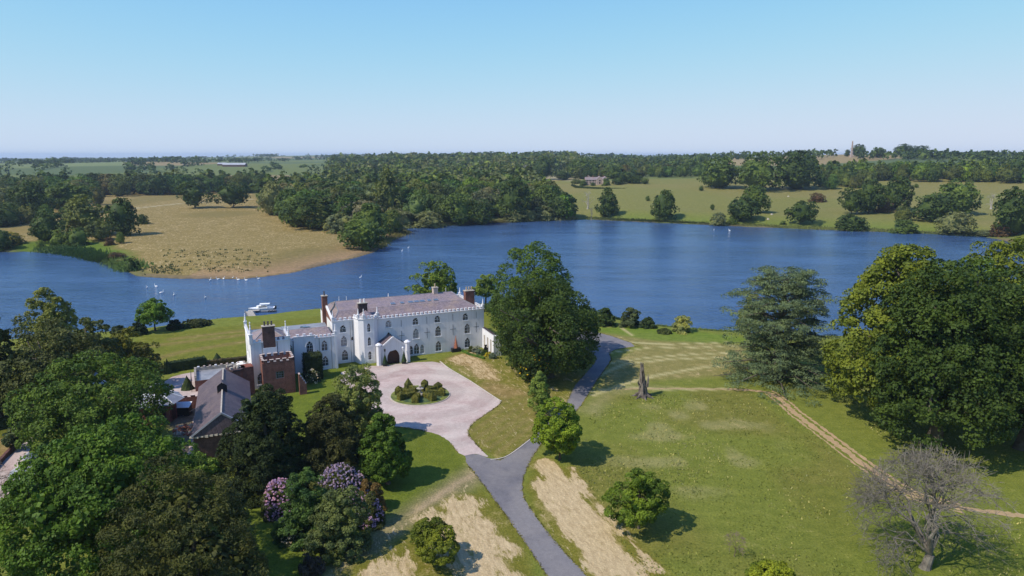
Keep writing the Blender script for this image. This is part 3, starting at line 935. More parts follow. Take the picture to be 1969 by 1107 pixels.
def pinnacle_mesh(h=2.2, r=0.26):
    mb = MB()
    mb.box(-r, r, -r, r, -0.3, h * 0.32)
    mb.box(-r * 1.25, r * 1.25, -r * 1.25, r * 1.25, h * 0.32, h * 0.37)
    mb.frustum(0, 0, h * 0.37, h * 0.9, r * 0.85, 0.05, 6)
    for k in (0.5, 0.65, 0.8): mb.frustum(0, 0, h * k, h * (k + 0.05), r * 0.9 * (1.15 - k) + 0.06, r * 0.5 * (1.15 - k), 6)
    mb.frustum(0, 0, h * 0.88, h * 0.94, 0.04, 0.13, 6); mb.frustum(0, 0, h * 0.94, h, 0.13, 0.03, 6)
    me = mb.mesh('pinnacle'); me.materials.append(M['white_render'])
    return me
PINN = pinnacle_mesh()

def chimney(parent, x0, x1, y0, y1, z0, z1, mat, pots=(), pot_mat='terracotta', pot_h=0.7, cap='stone', name='chimney', parts=True):
    mb = MB()
    mb.box(x0, x1, y0, y1, z0, z1 - 0.35, 0)
    mb.box(x0 - 0.08, x1 + 0.08, y0 - 0.08, y1 + 0.08, z1 - 0.35, z1 - 0.12, 0)
    mb.box(x0 - 0.14, x1 + 0.14, y0 - 0.14, y1 + 0.14, z1 - 0.12, z1, 1)
    c = mb.build(name, [M[mat], M[cap]], parent)
    if pots:
        pm_ = MB(); pm_.frustum(0, 0, -0.05, pot_h * 0.85, 0.19, 0.15, 8); pm_.frustum(0, 0, pot_h * 0.85, pot_h, 0.2, 0.18, 8)
        me = pm_.mesh('chimney_pot'); me.materials.append(M[pot_mat])
        for p in pots:
            link('chimney_pot', me, [], c, (p[0], p[1], z1))
    return c

MAN = empty('mansion', (HX, HY, 0), HROT)
tag(MAN, 'long white gothic mansion with battlements and slate roofs beside the lake', 'mansion')
wm = MB()          # all rendered wall faces of the house
ZT = 10.0          # parapet base
# main block front, x from -37.4 to 0
TX0, TX1 = -31.9, -27.4      # turret
fronts = [(TX1, 0.0)]
ups = [(-24.5, 7.75, 1.45, 1.75), (-17.85, 7.7, 1.45, 1.75), (-12.3, 7.72, 1.45, 1.75), (-4.97, 7.55, 1.45, 1.8)]
mids = [(-24.5, 4.1, 1.5, 2.5), (-17.8, 4.25, 1.5, 2.6), (-12.15, 4.25, 1.5, 2.6), (-4.5, 4.1, 1.5, 2.6)]
lows = [(-12.15, 0.45, 1.5, 2.6), (-4.5, 0.45, 1.5, 2.6)]
trip = [(-19.15, 0.35, 1.0, 2.3), (-17.75, 0.35, 1.35, 2.65), (-16.35, 0.35, 1.0, 2.3)]
x0 = TX1; a, b = (x0, 0), (0, 0)
holes = [arch(wx - x0, z, w, h) for wx, z, w, h in ups + mids + lows + trip]
wall(wm, a, b, [(0, -0.3), (-x0, -0.3), (-x0, ZT), (0, ZT)], holes)
for i, (wx, z, w, h) in enumerate(ups + mids + lows):
    window(MAN, a, b, wx - x0, z, w, h, blind=i in (0, 5))
for i, (wx, z, w, h) in enumerate(trip):
    window(MAN, a, b, wx - x0, z, w, h, 'y' if w > 1.2 else 'lancet', blind=i == 2)
# thin iron crosses and bars on the front, where rods tie the walls
for cx, zc in ((-2.1, 5.5), (-8.3, 5.5), (-15.0, 5.4), (-21.4, 5.3)):
    crs = MB()
    crs.box(cx - 0.035, cx + 0.035, -0.05, -0.003, zc - 1.35, zc + 1.3)
    crs.box(cx - 0.75, cx + 0.75, -0.055, -0.006, zc + 0.12, zc + 0.19)
    crs.build('wall_tie', M['iron'], MAN)
    crs = MB(); crs.box(cx - 0.035, cx + 0.035, -0.05, -0.003, zc + 2.35, zc + 4.0); crs.build('wall_tie', M['iron'], MAN)
# right end and back
wall(wm, (0, 0), (0, 17), [(0, -0.3), (17, -0.3), (17, ZT), (0, ZT)], [arch(s, z, 1.4, 2.4) for s in (4, 9, 14) for z in (0.8, 4.3)])
for s in (4, 9, 14):
    for z in (0.8, 4.3): window(MAN, (0, 0), (0, 17), s, z, 1.4, 2.4)
wall(wm, (0, 17), (-37.4, 17), [(0, -0.3), (37.4, -0.3), (37.4, ZT), (0, ZT)])
wall(wm, (-37.4, 17), (-37.4, 1.2), [(0, -0.3), (15.8, -0.3), (15.8, ZT), (0, ZT)])
# left bay of the main block, set back a little
a, b = (-37.4, 1.2), (TX0 - 0.6, 1.2)
LW = b[0] - a[0]
lb = [(-35.0, 7.35, 1.4, 1.8), (-34.9, 4.0, 1.45, 2.6), (-34.8, 0.6, 1.45, 2.6), (-32.9, 5.2, 0.6, 1.0)]
wall(wm, a, b, [(0, -0.3), (LW, -0.3), (LW, ZT + 0.2), (0, ZT + 0.2)], [arch(wx - a[0], z, w, h) for wx, z, w, h in lb])
for i, (wx, z, w, h) in enumerate(lb):
    window(MAN, a, b, wx - a[0], z, w, h, 'y' if w > 1 else 'none', blind=i == 1, sill=w > 1)
# turret: canted, three tall lancets
tp = [(TX0 - 0.6, 1.2), (TX0, -1.1), (TX0 + 1.1, -1.75), (TX1 - 1.0, -1.75), (TX1, -0.9), (TX1, 0.0)]
TZ = 10.7
for k in range(len(tp) - 1):
    a, b = tp[k], tp[k + 1]
    L = math.hypot(b[0] - a[0], b[1] - a[1])
    hl = [arch(L * 0.5, z, 0.75, 2.1) for z in (0.9, 4.3, 7.6)] if k == 2 else []
    wall(wm, a, b, [(0, -0.3), (L, -0.3), (L, TZ), (0, TZ)], hl)
    if k == 2:
        for z in (0.9, 4.3, 7.6): window(MAN, a, b, L * 0.5, z, 0.75, 2.1, 'lancet')
    cornice(wm, a, b, TZ, 0.16, 0.18)
    merlons(MAN, a, b, TZ + 0.18, 0.5, 0.45, 0.5)
    if k in (1, 2, 4): link('pinnacle', PINN, [], MAN, (a[0] + 0.1, a[1] + 0.15, TZ + 0.3))
cornice(wm, (TX1, 0), (0, 0), ZT, 0.14, 0.16)
cornice(wm, (-37.4, 1.2), (TX0 - 0.6, 1.2), ZT + 0.2, 0.14, 0.16)
cornice(wm, (0, 0), (0, 17), ZT, 0.12, 0.16)
merlons(MAN, (TX1 + 0.3, 0.02), (-0.2, 0.02), ZT + 0.16, 0.52, 0.53, 0.45)
merlons(MAN, (-37.2, 1.22), (TX0 - 0.8, 1.22), ZT + 0.36, 0.5, 0.53, 0.45)
merlons(MAN, (-0.02, 0.3), (-0.02, 16.8), ZT + 0.16, 0.52, 0.53, 0.45)
merlons(MAN, (-0.2, 16.98), (-37.2, 16.98), ZT + 0.16, 0.52, 0.53, 0.45)
for p in ((-0.2, 0.2), (-0.2, 6.0), (-0.2, 11.5), (-37.2, 1.4), (-0.2, 16.7), (-20, 16.8)):
    link('pinnacle', PINN, [], MAN, (p[0], p[1], ZT + 0.4))
# porch
PX0, PX1, PY = -28.0, -21.2, -4.1
pm1 = MB()
doorw, doorh = 3.0, 3.3
L = PX1 - PX0
wall(wm, (PX0, PY), (PX1, PY), [(0, -0.3), (L, -0.3), (L, 4.0), (L / 2, 6.3), (0, 4.0)], [arch(L / 2, 0.0, doorw, doorh, 6, 0.8)], 0.5)
wall(wm, (PX1, PY), (PX1, 0), [(0, -0.3), (4.1, -0.3), (4.1, 4.0), (0, 4.0)])
wall(wm, (PX0, -1.0), (PX0, PY), [(0, -0.3), (3.1, -0.3), (3.1, 4.0), (0, 4.0)])
cx = (PX0 + PX1) / 2
for sgn, xe in ((-1, PX0), (1, PX1)):
    # raking coping bars of the gable
    wm.bar((xe - sgn * 0.35, PY, 4.05), (cx, PY, 6.42), 0.34)
for xe in (PX0, PX1):
    wm.frustum(xe, PY + 0.1, -0.3, 4.75, 0.62, 0.62, 8, ph=math.pi / 8)
    wm.frustum(xe, PY + 0.1, 4.75, 4.95, 0.78, 0.78, 8, ph=math.pi / 8)
    wm.frustum(xe, PY + 0.1, 4.95, 5.3, 0.74, 0.3, 8, ph=math.pi / 8)
pr = MB()
pr.poly([(PX0, PY + 0.15, 3.98), (cx, PY + 0.15, 6.2), (cx, 0.4, 6.2), (PX0, 0.4, 3.98)])
pr.poly([(cx, PY + 0.15, 6.2), (PX1, PY + 0.15, 3.98), (PX1, 0.4, 3.98), (cx, 0.4, 6.2)])
pr.build('porch_roof', M['slate_grey'], MAN)
dr = MB()
dr.poly([(cx + s, PY + 0.48, z) for s, z in arch(0, 0.0, doorw, doorh, 6, 0.8)])
for k in range(-5, 6): dr.box(cx + k * 0.27 - 0.015, cx + k * 0.27 + 0.015, PY + 0.44, PY + 0.479, 0.1, 2.2 - abs(k) * 0.08)
dro = dr.build('door', M['door'], MAN)
hd = MB(); hd.frustum(cx - 0.15, PY + 0.42, 1.05, 1.15, 0.06, 0.06, 6)
hd.build('handle', M['iron'], dro)
# wing: plain section, raised centre, block that stands forward to the left
WY = -2.07
a, b = (-42.0, WY), (-37.4, WY); L = 4.6
ws = [(-39.9, 4.4, 1.35, 2.5), (-39.85, 0.8, 1.35, 2.4)]
wall(wm, a, b, [(0, -0.3), (L, -0.3), (L, 7.55), (0, 7.55)], [arch(wx - a[0], z, w, h) for wx, z, w, h in ws])
for wx, z, w, h in ws: window(MAN, a, b, wx - a[0], z, w, h)
cornice(wm, a, b, 7.55); merlons(MAN, a, b, 7.71, 0.5, 0.5, 0.42)
wall(wm, b, (-37.4, 1.2), [(0, -0.3), (3.27, -0.3), (3.27, 7.55), (0, 7.55)])
wm.box(-37.62, -37.1, WY - 0.22, WY - 0.003 + 0.3, -0.3, 7.7)
link('pinnacle', PINN, [], MAN, (-37.36, WY + 0.1, 7.9), scale=(1, 1, 1.1))
a, b = (-46.6, WY - 0.35), (-42.0, WY - 0.35)
ws = [(-43.2, 4.5, 1.5, 2.6), (-43.2, 0.8, 1.5, 2.4)]
wall(wm, a, b, [(0, -0.3), (L, -0.3), (L, 8.3), (0, 8.3)], [arch(wx - a[0], z, w, h) for wx, z, w, h in ws])
for wx, z, w, h in ws: window(MAN, a, b, wx - a[0], z, w, h)
wm.tube([(-43.2 + s * 1.18, WY - 0.36, 4.5 + z * 1.06) for s, z in arch(0, 0, 1.5, 2.6)[2:]], [0.07] * 11, 4)
wall(wm, b, (-42.0, WY), [(0, -0.3), (0.35, -0.3), (0.35, 8.3), (0, 8.3)])
cornice(wm, a, b, 8.3); merlons(MAN, (-46.4, WY - 0.33), (-42.1, WY - 0.33), 8.46, 0.5, 0.95, 0.36)
a, b = (-48.2, WY), (-46.6, WY)
wall(wm, a, b, [(0, -0.3), (1.6, -0.3), (1.6, 7.5), (0, 7.5)], [arch(0.85, 4.2, 1.1, 2.5)])
window(MAN, a, b, 0.85, 4.2, 1.1, 2.5)
cornice(wm, a, b, 7.5); merlons(MAN, a, b, 7.66, 0.5, 0.5, 0.42)
# forward block x -56..-48.2, front at y -9.9
FX0, FX1, FY, FZ = -56.0, -48.2, -9.9, 9.9
wall(wm, (FX0, FY), (FX1, FY), [(0, -0.3), (7.8, -0.3), (7.8, FZ), (0, FZ)], [arch(1.5, 0.9, 1.25, 2.5)])
window(MAN, (FX0, FY), (FX1, FY), 1.5, 0.9, 1.25, 2.5)
wall(wm, (FX1, FY), (FX1, WY), [(0, -0.3), (7.83, -0.3), (7.83, FZ), (0, FZ)])
wall(wm, (FX0, 6), (FX0, FY), [(0, -0.3), (15.9, -0.3), (15.9, FZ), (0, FZ)], [arch(s, z, 1.3, 2.4) for s in (4, 9.5) for z in (1, 5)])
for s in (4, 9.5):
    for z in (1, 5): window(MAN, (FX0, 6), (FX0, FY), s, z, 1.3, 2.4)
wall(wm, (-37.4, 6), (FX0, 6), [(0, -0.3), (18.6, -0.3), (18.6, 7.4), (0, 7.4)])
wm.box(-53.6, -50.9, FY - 0.25, FY - 0.003, -0.3, 8.7)
cornice(wm, (FX0, FY), (FX1, FY), FZ); cornice(wm, (FX0, 6), (FX0, FY), FZ); cornice(wm, (FX1, FY), (FX1, -3.0), FZ)
merlons(MAN, (FX0 + 0.3, FY + 0.02), (FX1 - 0.2, FY + 0.02), FZ + 0.16, 0.52, 0.5, 0.45)
merlons(MAN, (FX0 + 0.02, 5.8), (FX0 + 0.02, FY + 0.2), FZ + 0.16, 0.52, 0.5, 0.45)
merlons(MAN, (FX1 - 0.02, FY + 0.2), (FX1 - 0.02, -2.4), FZ + 0.16, 0.52, 0.5, 0.45)
link('pinnacle', PINN, [], MAN, (FX0 + 0.15, FY + 0.15, FZ + 0.4), scale=(1.25, 1.25, 1.9))
link('pinnacle', PINN, [], MAN, (FX1 - 0.2, FY + 0.25, FZ - 0.2), scale=(1.1, 1.1, 1.35))
link('pinnacle', PINN, [], MAN, (-48.0, -1.5, 8.0), scale=(1.2, 1.2, 1.9))
link('pinnacle', PINN, [], MAN, (FX0 + 0.15, 5.6, FZ + 0.3), scale=(1.1, 1.1, 1.3))
wm.build('wall', M['white_render'], MAN)
# drain pipes
dp = MB()
for xx, yy, zt in ((-27.25, -0.09, 10.0), (-32.75, 1.1, 10.0), (-33.3, 1.1, 9.9), (-42.12, WY - 0.1, 7.6), (-41.0, WY - 0.1, 7.6), (-46.7, WY - 0.1, 7.5), (-50.75, FY - 0.1, 9.9), (-53.75, FY - 0.1, 9.9), (-38.4, WY - 0.1, 7.5)):
    dp.tube([(xx, yy, 0), (xx, yy, zt)], [0.055, 0.055], 6)
dp.build('drainpipe', M['lead'], MAN)
# roofs: main hipped roof, steeper below and shallower above
rf_ = MB()
e = [(-36.9, 1.6), (-0.55, 0.65), (-0.55, 16.4), (-36.9, 16.4)]
k1 = [(-35.4, 3.9), (-4.0, 3.8), (-4.0, 14.0), (-35.4, 14.0)]
ZE, ZK, ZR = 10.15, 11.95, 13.15
r0, r1 = (-35.0, 9.8), (-5.1, 9.8)
for i in range(4):
    j = (i + 1) % 4
    rf_.poly([(*e[i], ZE), (*e[j], ZE), (*k1[j], ZK), (*k1[i], ZK)])
rf_.poly([(*k1[0], ZK), (*k1[1], ZK), (*r1, ZR), (*r0, ZR)])
rf_.poly([(*k1[2], ZK), (*k1[3], ZK), (*r0, ZR), (*r1, ZR)])
rf_.poly([(*k1[1], ZK), (*k1[2], ZK), (*r1, ZR)])
rf_.poly([(*k1[3], ZK), (*k1[0], ZK), (*r0, ZR)])
rf_.poly([(-37.1, 1.3, ZE - 0.1), (-0.3, 0.3, ZE - 0.1), (-0.3, 16.8, ZE - 0.1), (-37.1, 16.8, ZE - 0.1)])
# turret roof
tr = [(TX0 + 0.1, -0.8), (TX0 + 1.2, -1.35), (TX1 - 1.1, -1.35), (TX1 - 0.3, -0.6), (TX1 - 0.3, 2.2), (TX0 + 0.1, 2.2)]
ap = ((TX0 + TX1) / 2, 0.7, 12.3)
for i in range(6): rf_.poly([(*tr[i], 10.75), (*tr[(i + 1) % 6], 10.75), ap])
main_roof = rf_.build('roof', M['slate'], MAN)
rl = MB()
def ridge(pts, w=0.14):
    for p, q in zip(pts[:-1], pts[1:]): rl.bar(p, q, w)
ridge([(*r0, ZR), (*r1, ZR)]); ridge([(*k1[0], ZK + 0.0), (*k1[1], ZK)], 0.05)
for i in range(4):
    ridge([(*e[i], ZE), (*k1[i], ZK), (*((r1 if i in (1, 2) else r0)), ZR)])
# wing roofs
wr = MB()
def hip(mb, x0, x1, y0, y1, z0, z1, inset):
    ym = (y0 + y1) / 2
    A, B, Cc, D = (x0, y0, z0), (x1, y0, z0), (x1, y1, z0), (x0, y1, z0)
    E_, F_ = (x0 + inset, ym, z1), (x1 - inset, ym, z1)
    mb.poly([A, B, F_, E_]); mb.poly([B, Cc, F_]); mb.poly([Cc, D, E_, F_]); mb.poly([D, A, E_])
    ridge([A, E_, F_, B]); ridge([D, E_]); ridge([Cc, F_])
hip(wr, FX0 + 0.6, FX1 - 0.5, FY + 0.6, -1.5, 10.0, 12.1, 3.3)
wr.poly([(-48.2, WY + 0.5, 7.5), (-37.7, WY + 0.5, 7.5), (-38.5, 1.9, 9.1), (-48.2, 1.9, 9.1)])
wr.poly([(-37.7, WY + 0.5, 7.5), (-37.7, 5.7, 7.5), (-38.5, 1.9, 9.1)])
wing_roof = wr.build('roof', M['slate'], MAN)
lr = MB()
lr.poly([(-56, -1.5, 9.05), (-48.2, -1.5, 9.05), (-48.2, 5.9, 9.05), (-56, 5.9, 9.05)])
lr.poly([(-48.2, 1.9, 9.12), (-38.5, 1.9, 9.12), (-38.3, 5.95, 9.12), (-48.2, 5.95, 9.12)])
lr.poly([(-48.2, 5.98, 9.1), (-48.2, 5.98, 7), (-38.3, 5.98, 7), (-38.3, 5.98, 9.1)])
flat = lr.build('flat_roof', M['lead'], MAN)
rl.build('ridge', M['lead'], MAN)
# skylights
sk = MB(); sk.box(-0.62, 0.62, -0.52, 0.52, 0, 0.10, 0); sk.poly([(-0.52, -0.42, 0.106), (0.52, -0.42, 0.106), (0.52, 0.42, 0.106), (-0.52, 0.42, 0.106)], 1)
skm = sk.mesh('skylight'); skm.materials.append(M['lead']); skm.materials.append(M['sky_glass'])
slope = math.atan2(ZR - ZK, 9.8 - 3.8)
for sx_, wd in ((-21.9, 1.0), (-19.6, 0.8), (-17.4, 1.1), (-15.9, 1.1), (-14.4, 1.1), (-12.6, 0.8), (-10.9, 1.1)):
    yy = 5.35
    link('skylight', skm, [], main_roof, (sx_, yy, ZK + (yy - 3.8) * math.tan(slope) + 0.02), (slope, 0, 0), (wd, 1.15, 1))
for sx_ in (-43.6, -43.0):
    link('skylight', skm, [], flat, (sx_, 3.2 if sx_ < -43.3 else 2.6, 9.14), (0, 0, 0), (1.2, 0.7, 2.0))
for k in range(3):   # row of three large sloping lights by the tall chimney
    link('skylight', skm, [], wing_roof, (-38.3 + k * 0.05, 2.2 + k * 0.95, 8.1 - k * 0.0), (0.5, 0.25, -0.35), (1.3, 0.78, 1))
# chimneys
chimney(MAN, -31.1, -29.0, 1.6, 2.6, 10.5, 13.9, 'stack_brick', [(-30.5, 2.1), (-29.6, 2.1)], 'white_paint', 0.9)
chimney(MAN, -10.2, -9.0, 9.0, 10.2, 12.0, 14.7, 'stone_pale', [(-9.6, 9.6)], 'pot_buff', 0.9)
chimney(MAN, -2.9, -0.5, 5.2, 6.6, 10.0, 13.9, 'brick', [(-2.4, 5.9), (-1.7, 5.9), (-1.0, 5.9)], 'pot_buff', 0.9)
chimney(MAN, -38.2, -37.0, 8.4, 9.6, 3.0, 15.0, 'brick', [(-37.6, 9.0)], 'pot_dark', 1.0)
chimney(MAN, -53.5, -51.1, FY - 0.2, FY + 1.1, 8.7, 13.3, 'brick_dark', [(-53.0, FY + 0.5), (-52.3, FY + 0.5), (-51.6, FY + 0.5)], 'pot_dark', 0.9)
gb = MB()   # brick gable with white coping, left end of the main roof
gb.poly([(-37.45, 1.6, 10.0), (-37.45, 9.5, 10.0), (-37.45, 9.5, 12.6), (-37.45, 1.6, 10.5)], 0)
gb.poly([(-37.15, 1.6, 10.0), (-37.15, 9.5, 10.0), (-37.15, 9.5, 12.6), (-37.15, 1.6, 10.5)][::-1], 0)
gb.bar((-37.3, 1.5, 10.55), (-37.3, 9.5, 12.68), 0.42, 1)
gb.build('brick_gable', [M['brick'], M['white_render']], MAN)
# two small mastlike vents and the roof fingers
vt = MB()
for xx, yy, zz in ((-34.0, 9.8, 13.15), (-6.6, 9.8, 13.15), (-32.2, 9.8, 13.1)):
    vt.frustum(xx, yy, zz - 0.1, zz + 1.1, 0.07, 0.06, 6)
vt.build('vent_pipe', M['white_paint'], MAN)

# ------------------------------------------------------------------ garden wall running forward from the right corner
gw = empty('garden_wall', (HX, HY, 0), HROT)
tag(gw, 'white battlemented garden wall with three tall openings beside the mansion corner', 'wall')
g = MB()
a, b = (-0.55, -0.1), (-1.0, -8.2)
L = math.hypot(b[0] - a[0], b[1] - a[1])
dvec = Vector((b[0] - a[0], b[1] - a[1])).normalized()
# outer face looks left and towards the drive, so run from the near end to the far end
op = [arch(s, 0.25, 1.15, 3.4, 4, 0.9) for s in (1.55, 4.0, 6.4)]
op = [[(s - 0.575, 0.3), (s + 0.575, 0.3), (s + 0.575, 3.7), (s - 0.575, 3.7)] for s in (1.7, 4.1, 6.4)]
A_, B_ = Vector(b), Vector(a)
# left face
wall(g, (a[0], a[1]), (b[0], b[1]), [(0, -0.2), (L, -0.2), (L, 5.0), (0, 5.0)], op, 0.55)
wall(g, (b[0] + 0.6, b[1]), (a[0] + 0.6, a[1]), [(0, -0.2), (L, -0.2), (L, 5.0), (0, 5.0)], [[(L - q[0], q[1]) for q in reversed(h)] for h in op], 0.01)
g.box(b[0] - 0.12, b[0] + 1.9, b[1] - 0.5, b[1] + 0.0, -0.2, 5.15)
g.poly([(a[0], a[1], 5.0), (b[0], b[1], 5.0), (b[0] + 0.6, b[1], 5.0), (a[0] + 0.6, a[1], 5.0)])
g.build('wall', M['white_render'], gw)
merlons(gw, (a[0], a[1] - 0.2), (b[0], b[1]), 5.003, 0.5, 0.38, 0.35, 0.6, coping='stack_brick')
dl = MB()
for s in (1.7, 4.1, 6.4):
    p = Vector(a) + dvec * s
    dl.box(p.x + 0.15, p.x + 0.3, p.y - 0.575, p.y + 0.575, 0.2, 3.7)
dl.build('infill_panel', M['stone'], gw)

# ------------------------------------------------------------------ plants and lamps by the porch
def cone_tree(xy, h, r, mat, col, label, group=None, base=True, z=0.0):
    t = empty('cone_topiary', (xy[0], xy[1], z)); tag(t, label, 'topiary', group)
    mb = MB()
    n = 14
    rows = 9
    for i in range(rows):
        z0 = h * i / rows; z1 = h * (i + 1) / rows
        for j in range(n):
            a0 = 2 * math.pi * j / n; a1 = 2 * math.pi * (j + 1) / n
            def pt(a, zz, q):
                rr = r * (1 - zz / h) * (1 + 0.08 * math.sin(a * 5 + q)) + 0.02
                return (rr * math.cos(a), rr * math.sin(a), zz + 0.55 * base)
            mb.poly([pt(a0, z0, i), pt(a1, z0, i), pt(a1, z1, i + 1), pt(a0, z1, i + 1)])
    o = mb.build('clipped_foliage', mat, t); o.color = col + (1,)
    if base:
        b_ = MB(); b_.box(-0.45, 0.45, -0.45, 0.45, 0, 0.55); b_.box(-0.5, 0.5, -0.5, 0.5, 0.5, 0.58)
        b_.build('planter', M['iron'], t)
    return t
cone_tree(hw(-26.9, -5.1)[:2], 2.4, 0.62, M['needle'], (0.025, 0.045, 0.02), 'clipped dark cone in a square tub left of the porch door')
cone_tree(hw(-22.4, -5.1)[:2], 2.5, 0.62, M['needle'], (0.03, 0.05, 0.022), 'clipped dark cone in a square tub right of the porch door')
for i, xl in enumerate((-26.8, -22.5)):
    t = empty('lamp_post', hw(xl, -4.75)); tag(t, ('slim black lamp post behind the cone left of the porch door', 'slim pale lamp post behind the cone right of the porch door')[i], 'lamp post')
    p_ = MB(); p_.tube([(0, 0, 0), (0, 0, 3.3)], [0.06, 0.045], 6); p_.build('pole', M['iron'] if i == 0 else M['white_paint'], t)
    q = MB(); q.frustum(0, 0, 3.3, 3.8, 0.13, 0.22, 6); q.frustum(0, 0, 3.8, 4.05, 0.27, 0.04, 6); q.build('lantern', M['iron'] if i == 0 else M['white_paint'], t)
# rusty obelisk in a dark planter against the front
t = empty('plant_obelisk', hw(-7.9, -0.75), HROT); tag(t, 'rust coloured garden obelisk in a dark planter against the white front', 'planter')
q = MB(); q.box(-1.15, 1.15, -0.5, 0.5, 0, 0.95); q.build('planter', M['iron'], t)
q = MB(); q.frustum(0, 0, 0.95, 3.9, 0.55, 0.05, 4); q.frustum(0, 0, 3.9, 4.1, 0.14, 0.02, 6)
for zz in (1.6, 2.3, 3.0): q.frustum(0, 0, zz, zz + 0.1, 0.62 * (1 - (zz - 0.95) / 3.2), 0.6 * (1 - (zz - 0.95) / 3.2), 4)
q.build('obelisk', M['terracotta'], t)
# gravestone-like dark bench or statue in the wall opening is a small urn here
t = empty('urn', hw(1.6 + 9.5, -2.0)); tag(t, 'small stone urn on the terrace gravel right of the garden wall', 'urn')
q = MB(); q.frustum(0, 0, 0, 0.35, 0.4, 0.25, 8); q.frustum(0, 0, 0.35, 0.6, 0.12, 0.16, 8); q.frustum(0, 0, 0.6, 1.05, 0.18, 0.5, 8); q.build('bowl', M['stone_pale'], t)

# ------------------------------------------------------------------ brick tower in front of the wing
BT = empty('brick_tower', hw(-54.4, -15.2), HROT)
tag(BT, 'square red brick tower with battlements in front of the white wing', 'tower')
tb = MB()
TWD, TDP, TH = 6.2, 5.1, 6.4
P4 = [(0, 0), (TWD, 0), (TWD, TDP), (0, TDP)]
tb.wins = []
for i in range(4):
    a, b = P4[i], P4[(i + 1) % 4]; L = math.hypot(b[0] - a[0], b[1] - a[1])
    hl = [[(2.5, 3.4), (4.1, 3.4), (4.1, 4.9), (2.5, 4.9)]] if i == 0 else []
    wall(tb, a, b, [(0, -0.2), (L, -0.2), (L, TH + 0.5), (0, TH + 0.5)], hl, 0.2)
    wall(tb, (a[0] + (0.35 if i in (3, 0) else -0.35), a[1] + (0.35 if i in (0, 1) else -0.35)), (b[0] + (0.35 if i in (2, 3) else -0.35), b[1] + (0.35 if i in (3, 0) else -0.35)), [(0, TH - 0.4), (L - 0.7, TH - 0.4), (L - 0.7, TH + 0.5), (0, TH + 0.5)]) if False else None
# parapet inside faces
ins = 0.36
for i in range(4):
    a, b = P4[i], P4[(i + 1) % 4]
    ca, cb = [(p[0] + (ins if p[0] == 0 else -ins), p[1] + (ins if p[1] == 0 else -ins)) for p in (a, b)]
    tb.poly([(*cb, TH - 0.5), (*ca, TH - 0.5), (*ca, TH + 0.5), (*cb, TH + 0.5)])
    tb.poly([(*a, TH + 0.5), (*b, TH + 0.5), (*cb, TH + 0.5), (*ca, TH + 0.5)], 1)
tb.build('wall', [M['brick'], M['terracotta']], BT)
fl = MB(); fl.poly([(0.3, 0.3, TH - 0.45), (TWD - 0.3, 0.3, TH - 0.45), (TWD - 0.3, TDP - 0.3, TH - 0.45), (0.3, TDP - 0.3, TH - 0.45)]); fl.build('flat_roof', M['lead'], BT)
for i in range(4):
    a, b = P4[i], P4[(i + 1) % 4]
    merlons(BT, a, b, TH + 0.503, 0.72, 0.55, 0.55, ins - 0.01, 'brick', 'stone_pale')
wn = MB(); wn.poly([(2.5, 0.18, 3.4), (4.1, 0.18, 3.4), (4.1, 0.18, 4.9), (2.5, 0.18, 4.9)])
pn = MB()
wf = MB()
for q in ((2.5, 2.62), (3.98, 4.1), (3.02, 3.08), (3.27, 3.33), (3.52, 3.58)): wf.box(q[0], q[1], 0.1, 0.17, 3.4, 4.9)
for q in ((3.4, 3.5), (4.8, 4.9), (3.87, 3.93), (4.35, 4.41)): wf.box(2.5, 4.1, 0.11, 0.16, q[0], q[1])
wo = wf.build('window', M['lead'], BT); wn.build('pane', M['glass'], wo)

# crenellated curved red wall piece next to the tower
t = empty('brick_pier', hw(-47.2, -16.8), HROT); tag(t, 'short stepped red brick pier with white copings right of the brick tower', 'pier')
q = MB()
for k in range(5):
    q.box(-0.5 + k * 0.28, -0.2 + k * 0.28, -0.5, 0.5, 0, 4.3 - k * 0.5, 0); q.box(-0.53 + k * 0.28, -0.22 + k * 0.28, -0.55, 0.55, 4.3 - k * 0.5, 4.42 - k * 0.5, 1)
q.build('wall', [M['brick'], M['stone_pale']], t)

# ------------------------------------------------------------------ low flat roofed range and turret left of the wing
T2 = empty('brick_turret', hw(-59.3, -12.2), HROT + 0.1)
tag(T2, 'ruined round red brick turret with crumbling top beside the slate roof', 'turret')
q = MB()
q.frustum(0, 0, -0.2, 5.6, 1.75, 1.7, 8, 0, False, math.pi / 8)
q.frustum(0, 0, 5.6, 5.9, 1.95, 1.95, 8, 1, True, math.pi / 8)
q.box(0.9, 3.3, -1.0, 1.6, -0.2, 5.9, 0)
q.build('wall', [M['brick'], M['stack_brick']], T2)
for k in range(16):
    a = rnd.uniform(0, 6.28); rr = rnd.uniform(0.3, 1.7)
    w_, d_, h_ = rnd.uniform(0.3, 0.6), rnd.uniform(0.25, 0.5), rnd.uniform(0.15, 0.5)
    s_ = MB(); s_.box(-w_ / 2, w_ / 2, -d_ / 2, d_ / 2, 0, h_)
    s_.build('coping_stone', M['stone'], T2, (rr * math.cos(a), rr * math.sin(a), 5.9), rnd.uniform(0, 3))
sl = MB(); sl.box(-0.2, 0.2, -1.72, -1.6, 2.4, 4.4); sl.build('slit_window', M['iron'], T2)

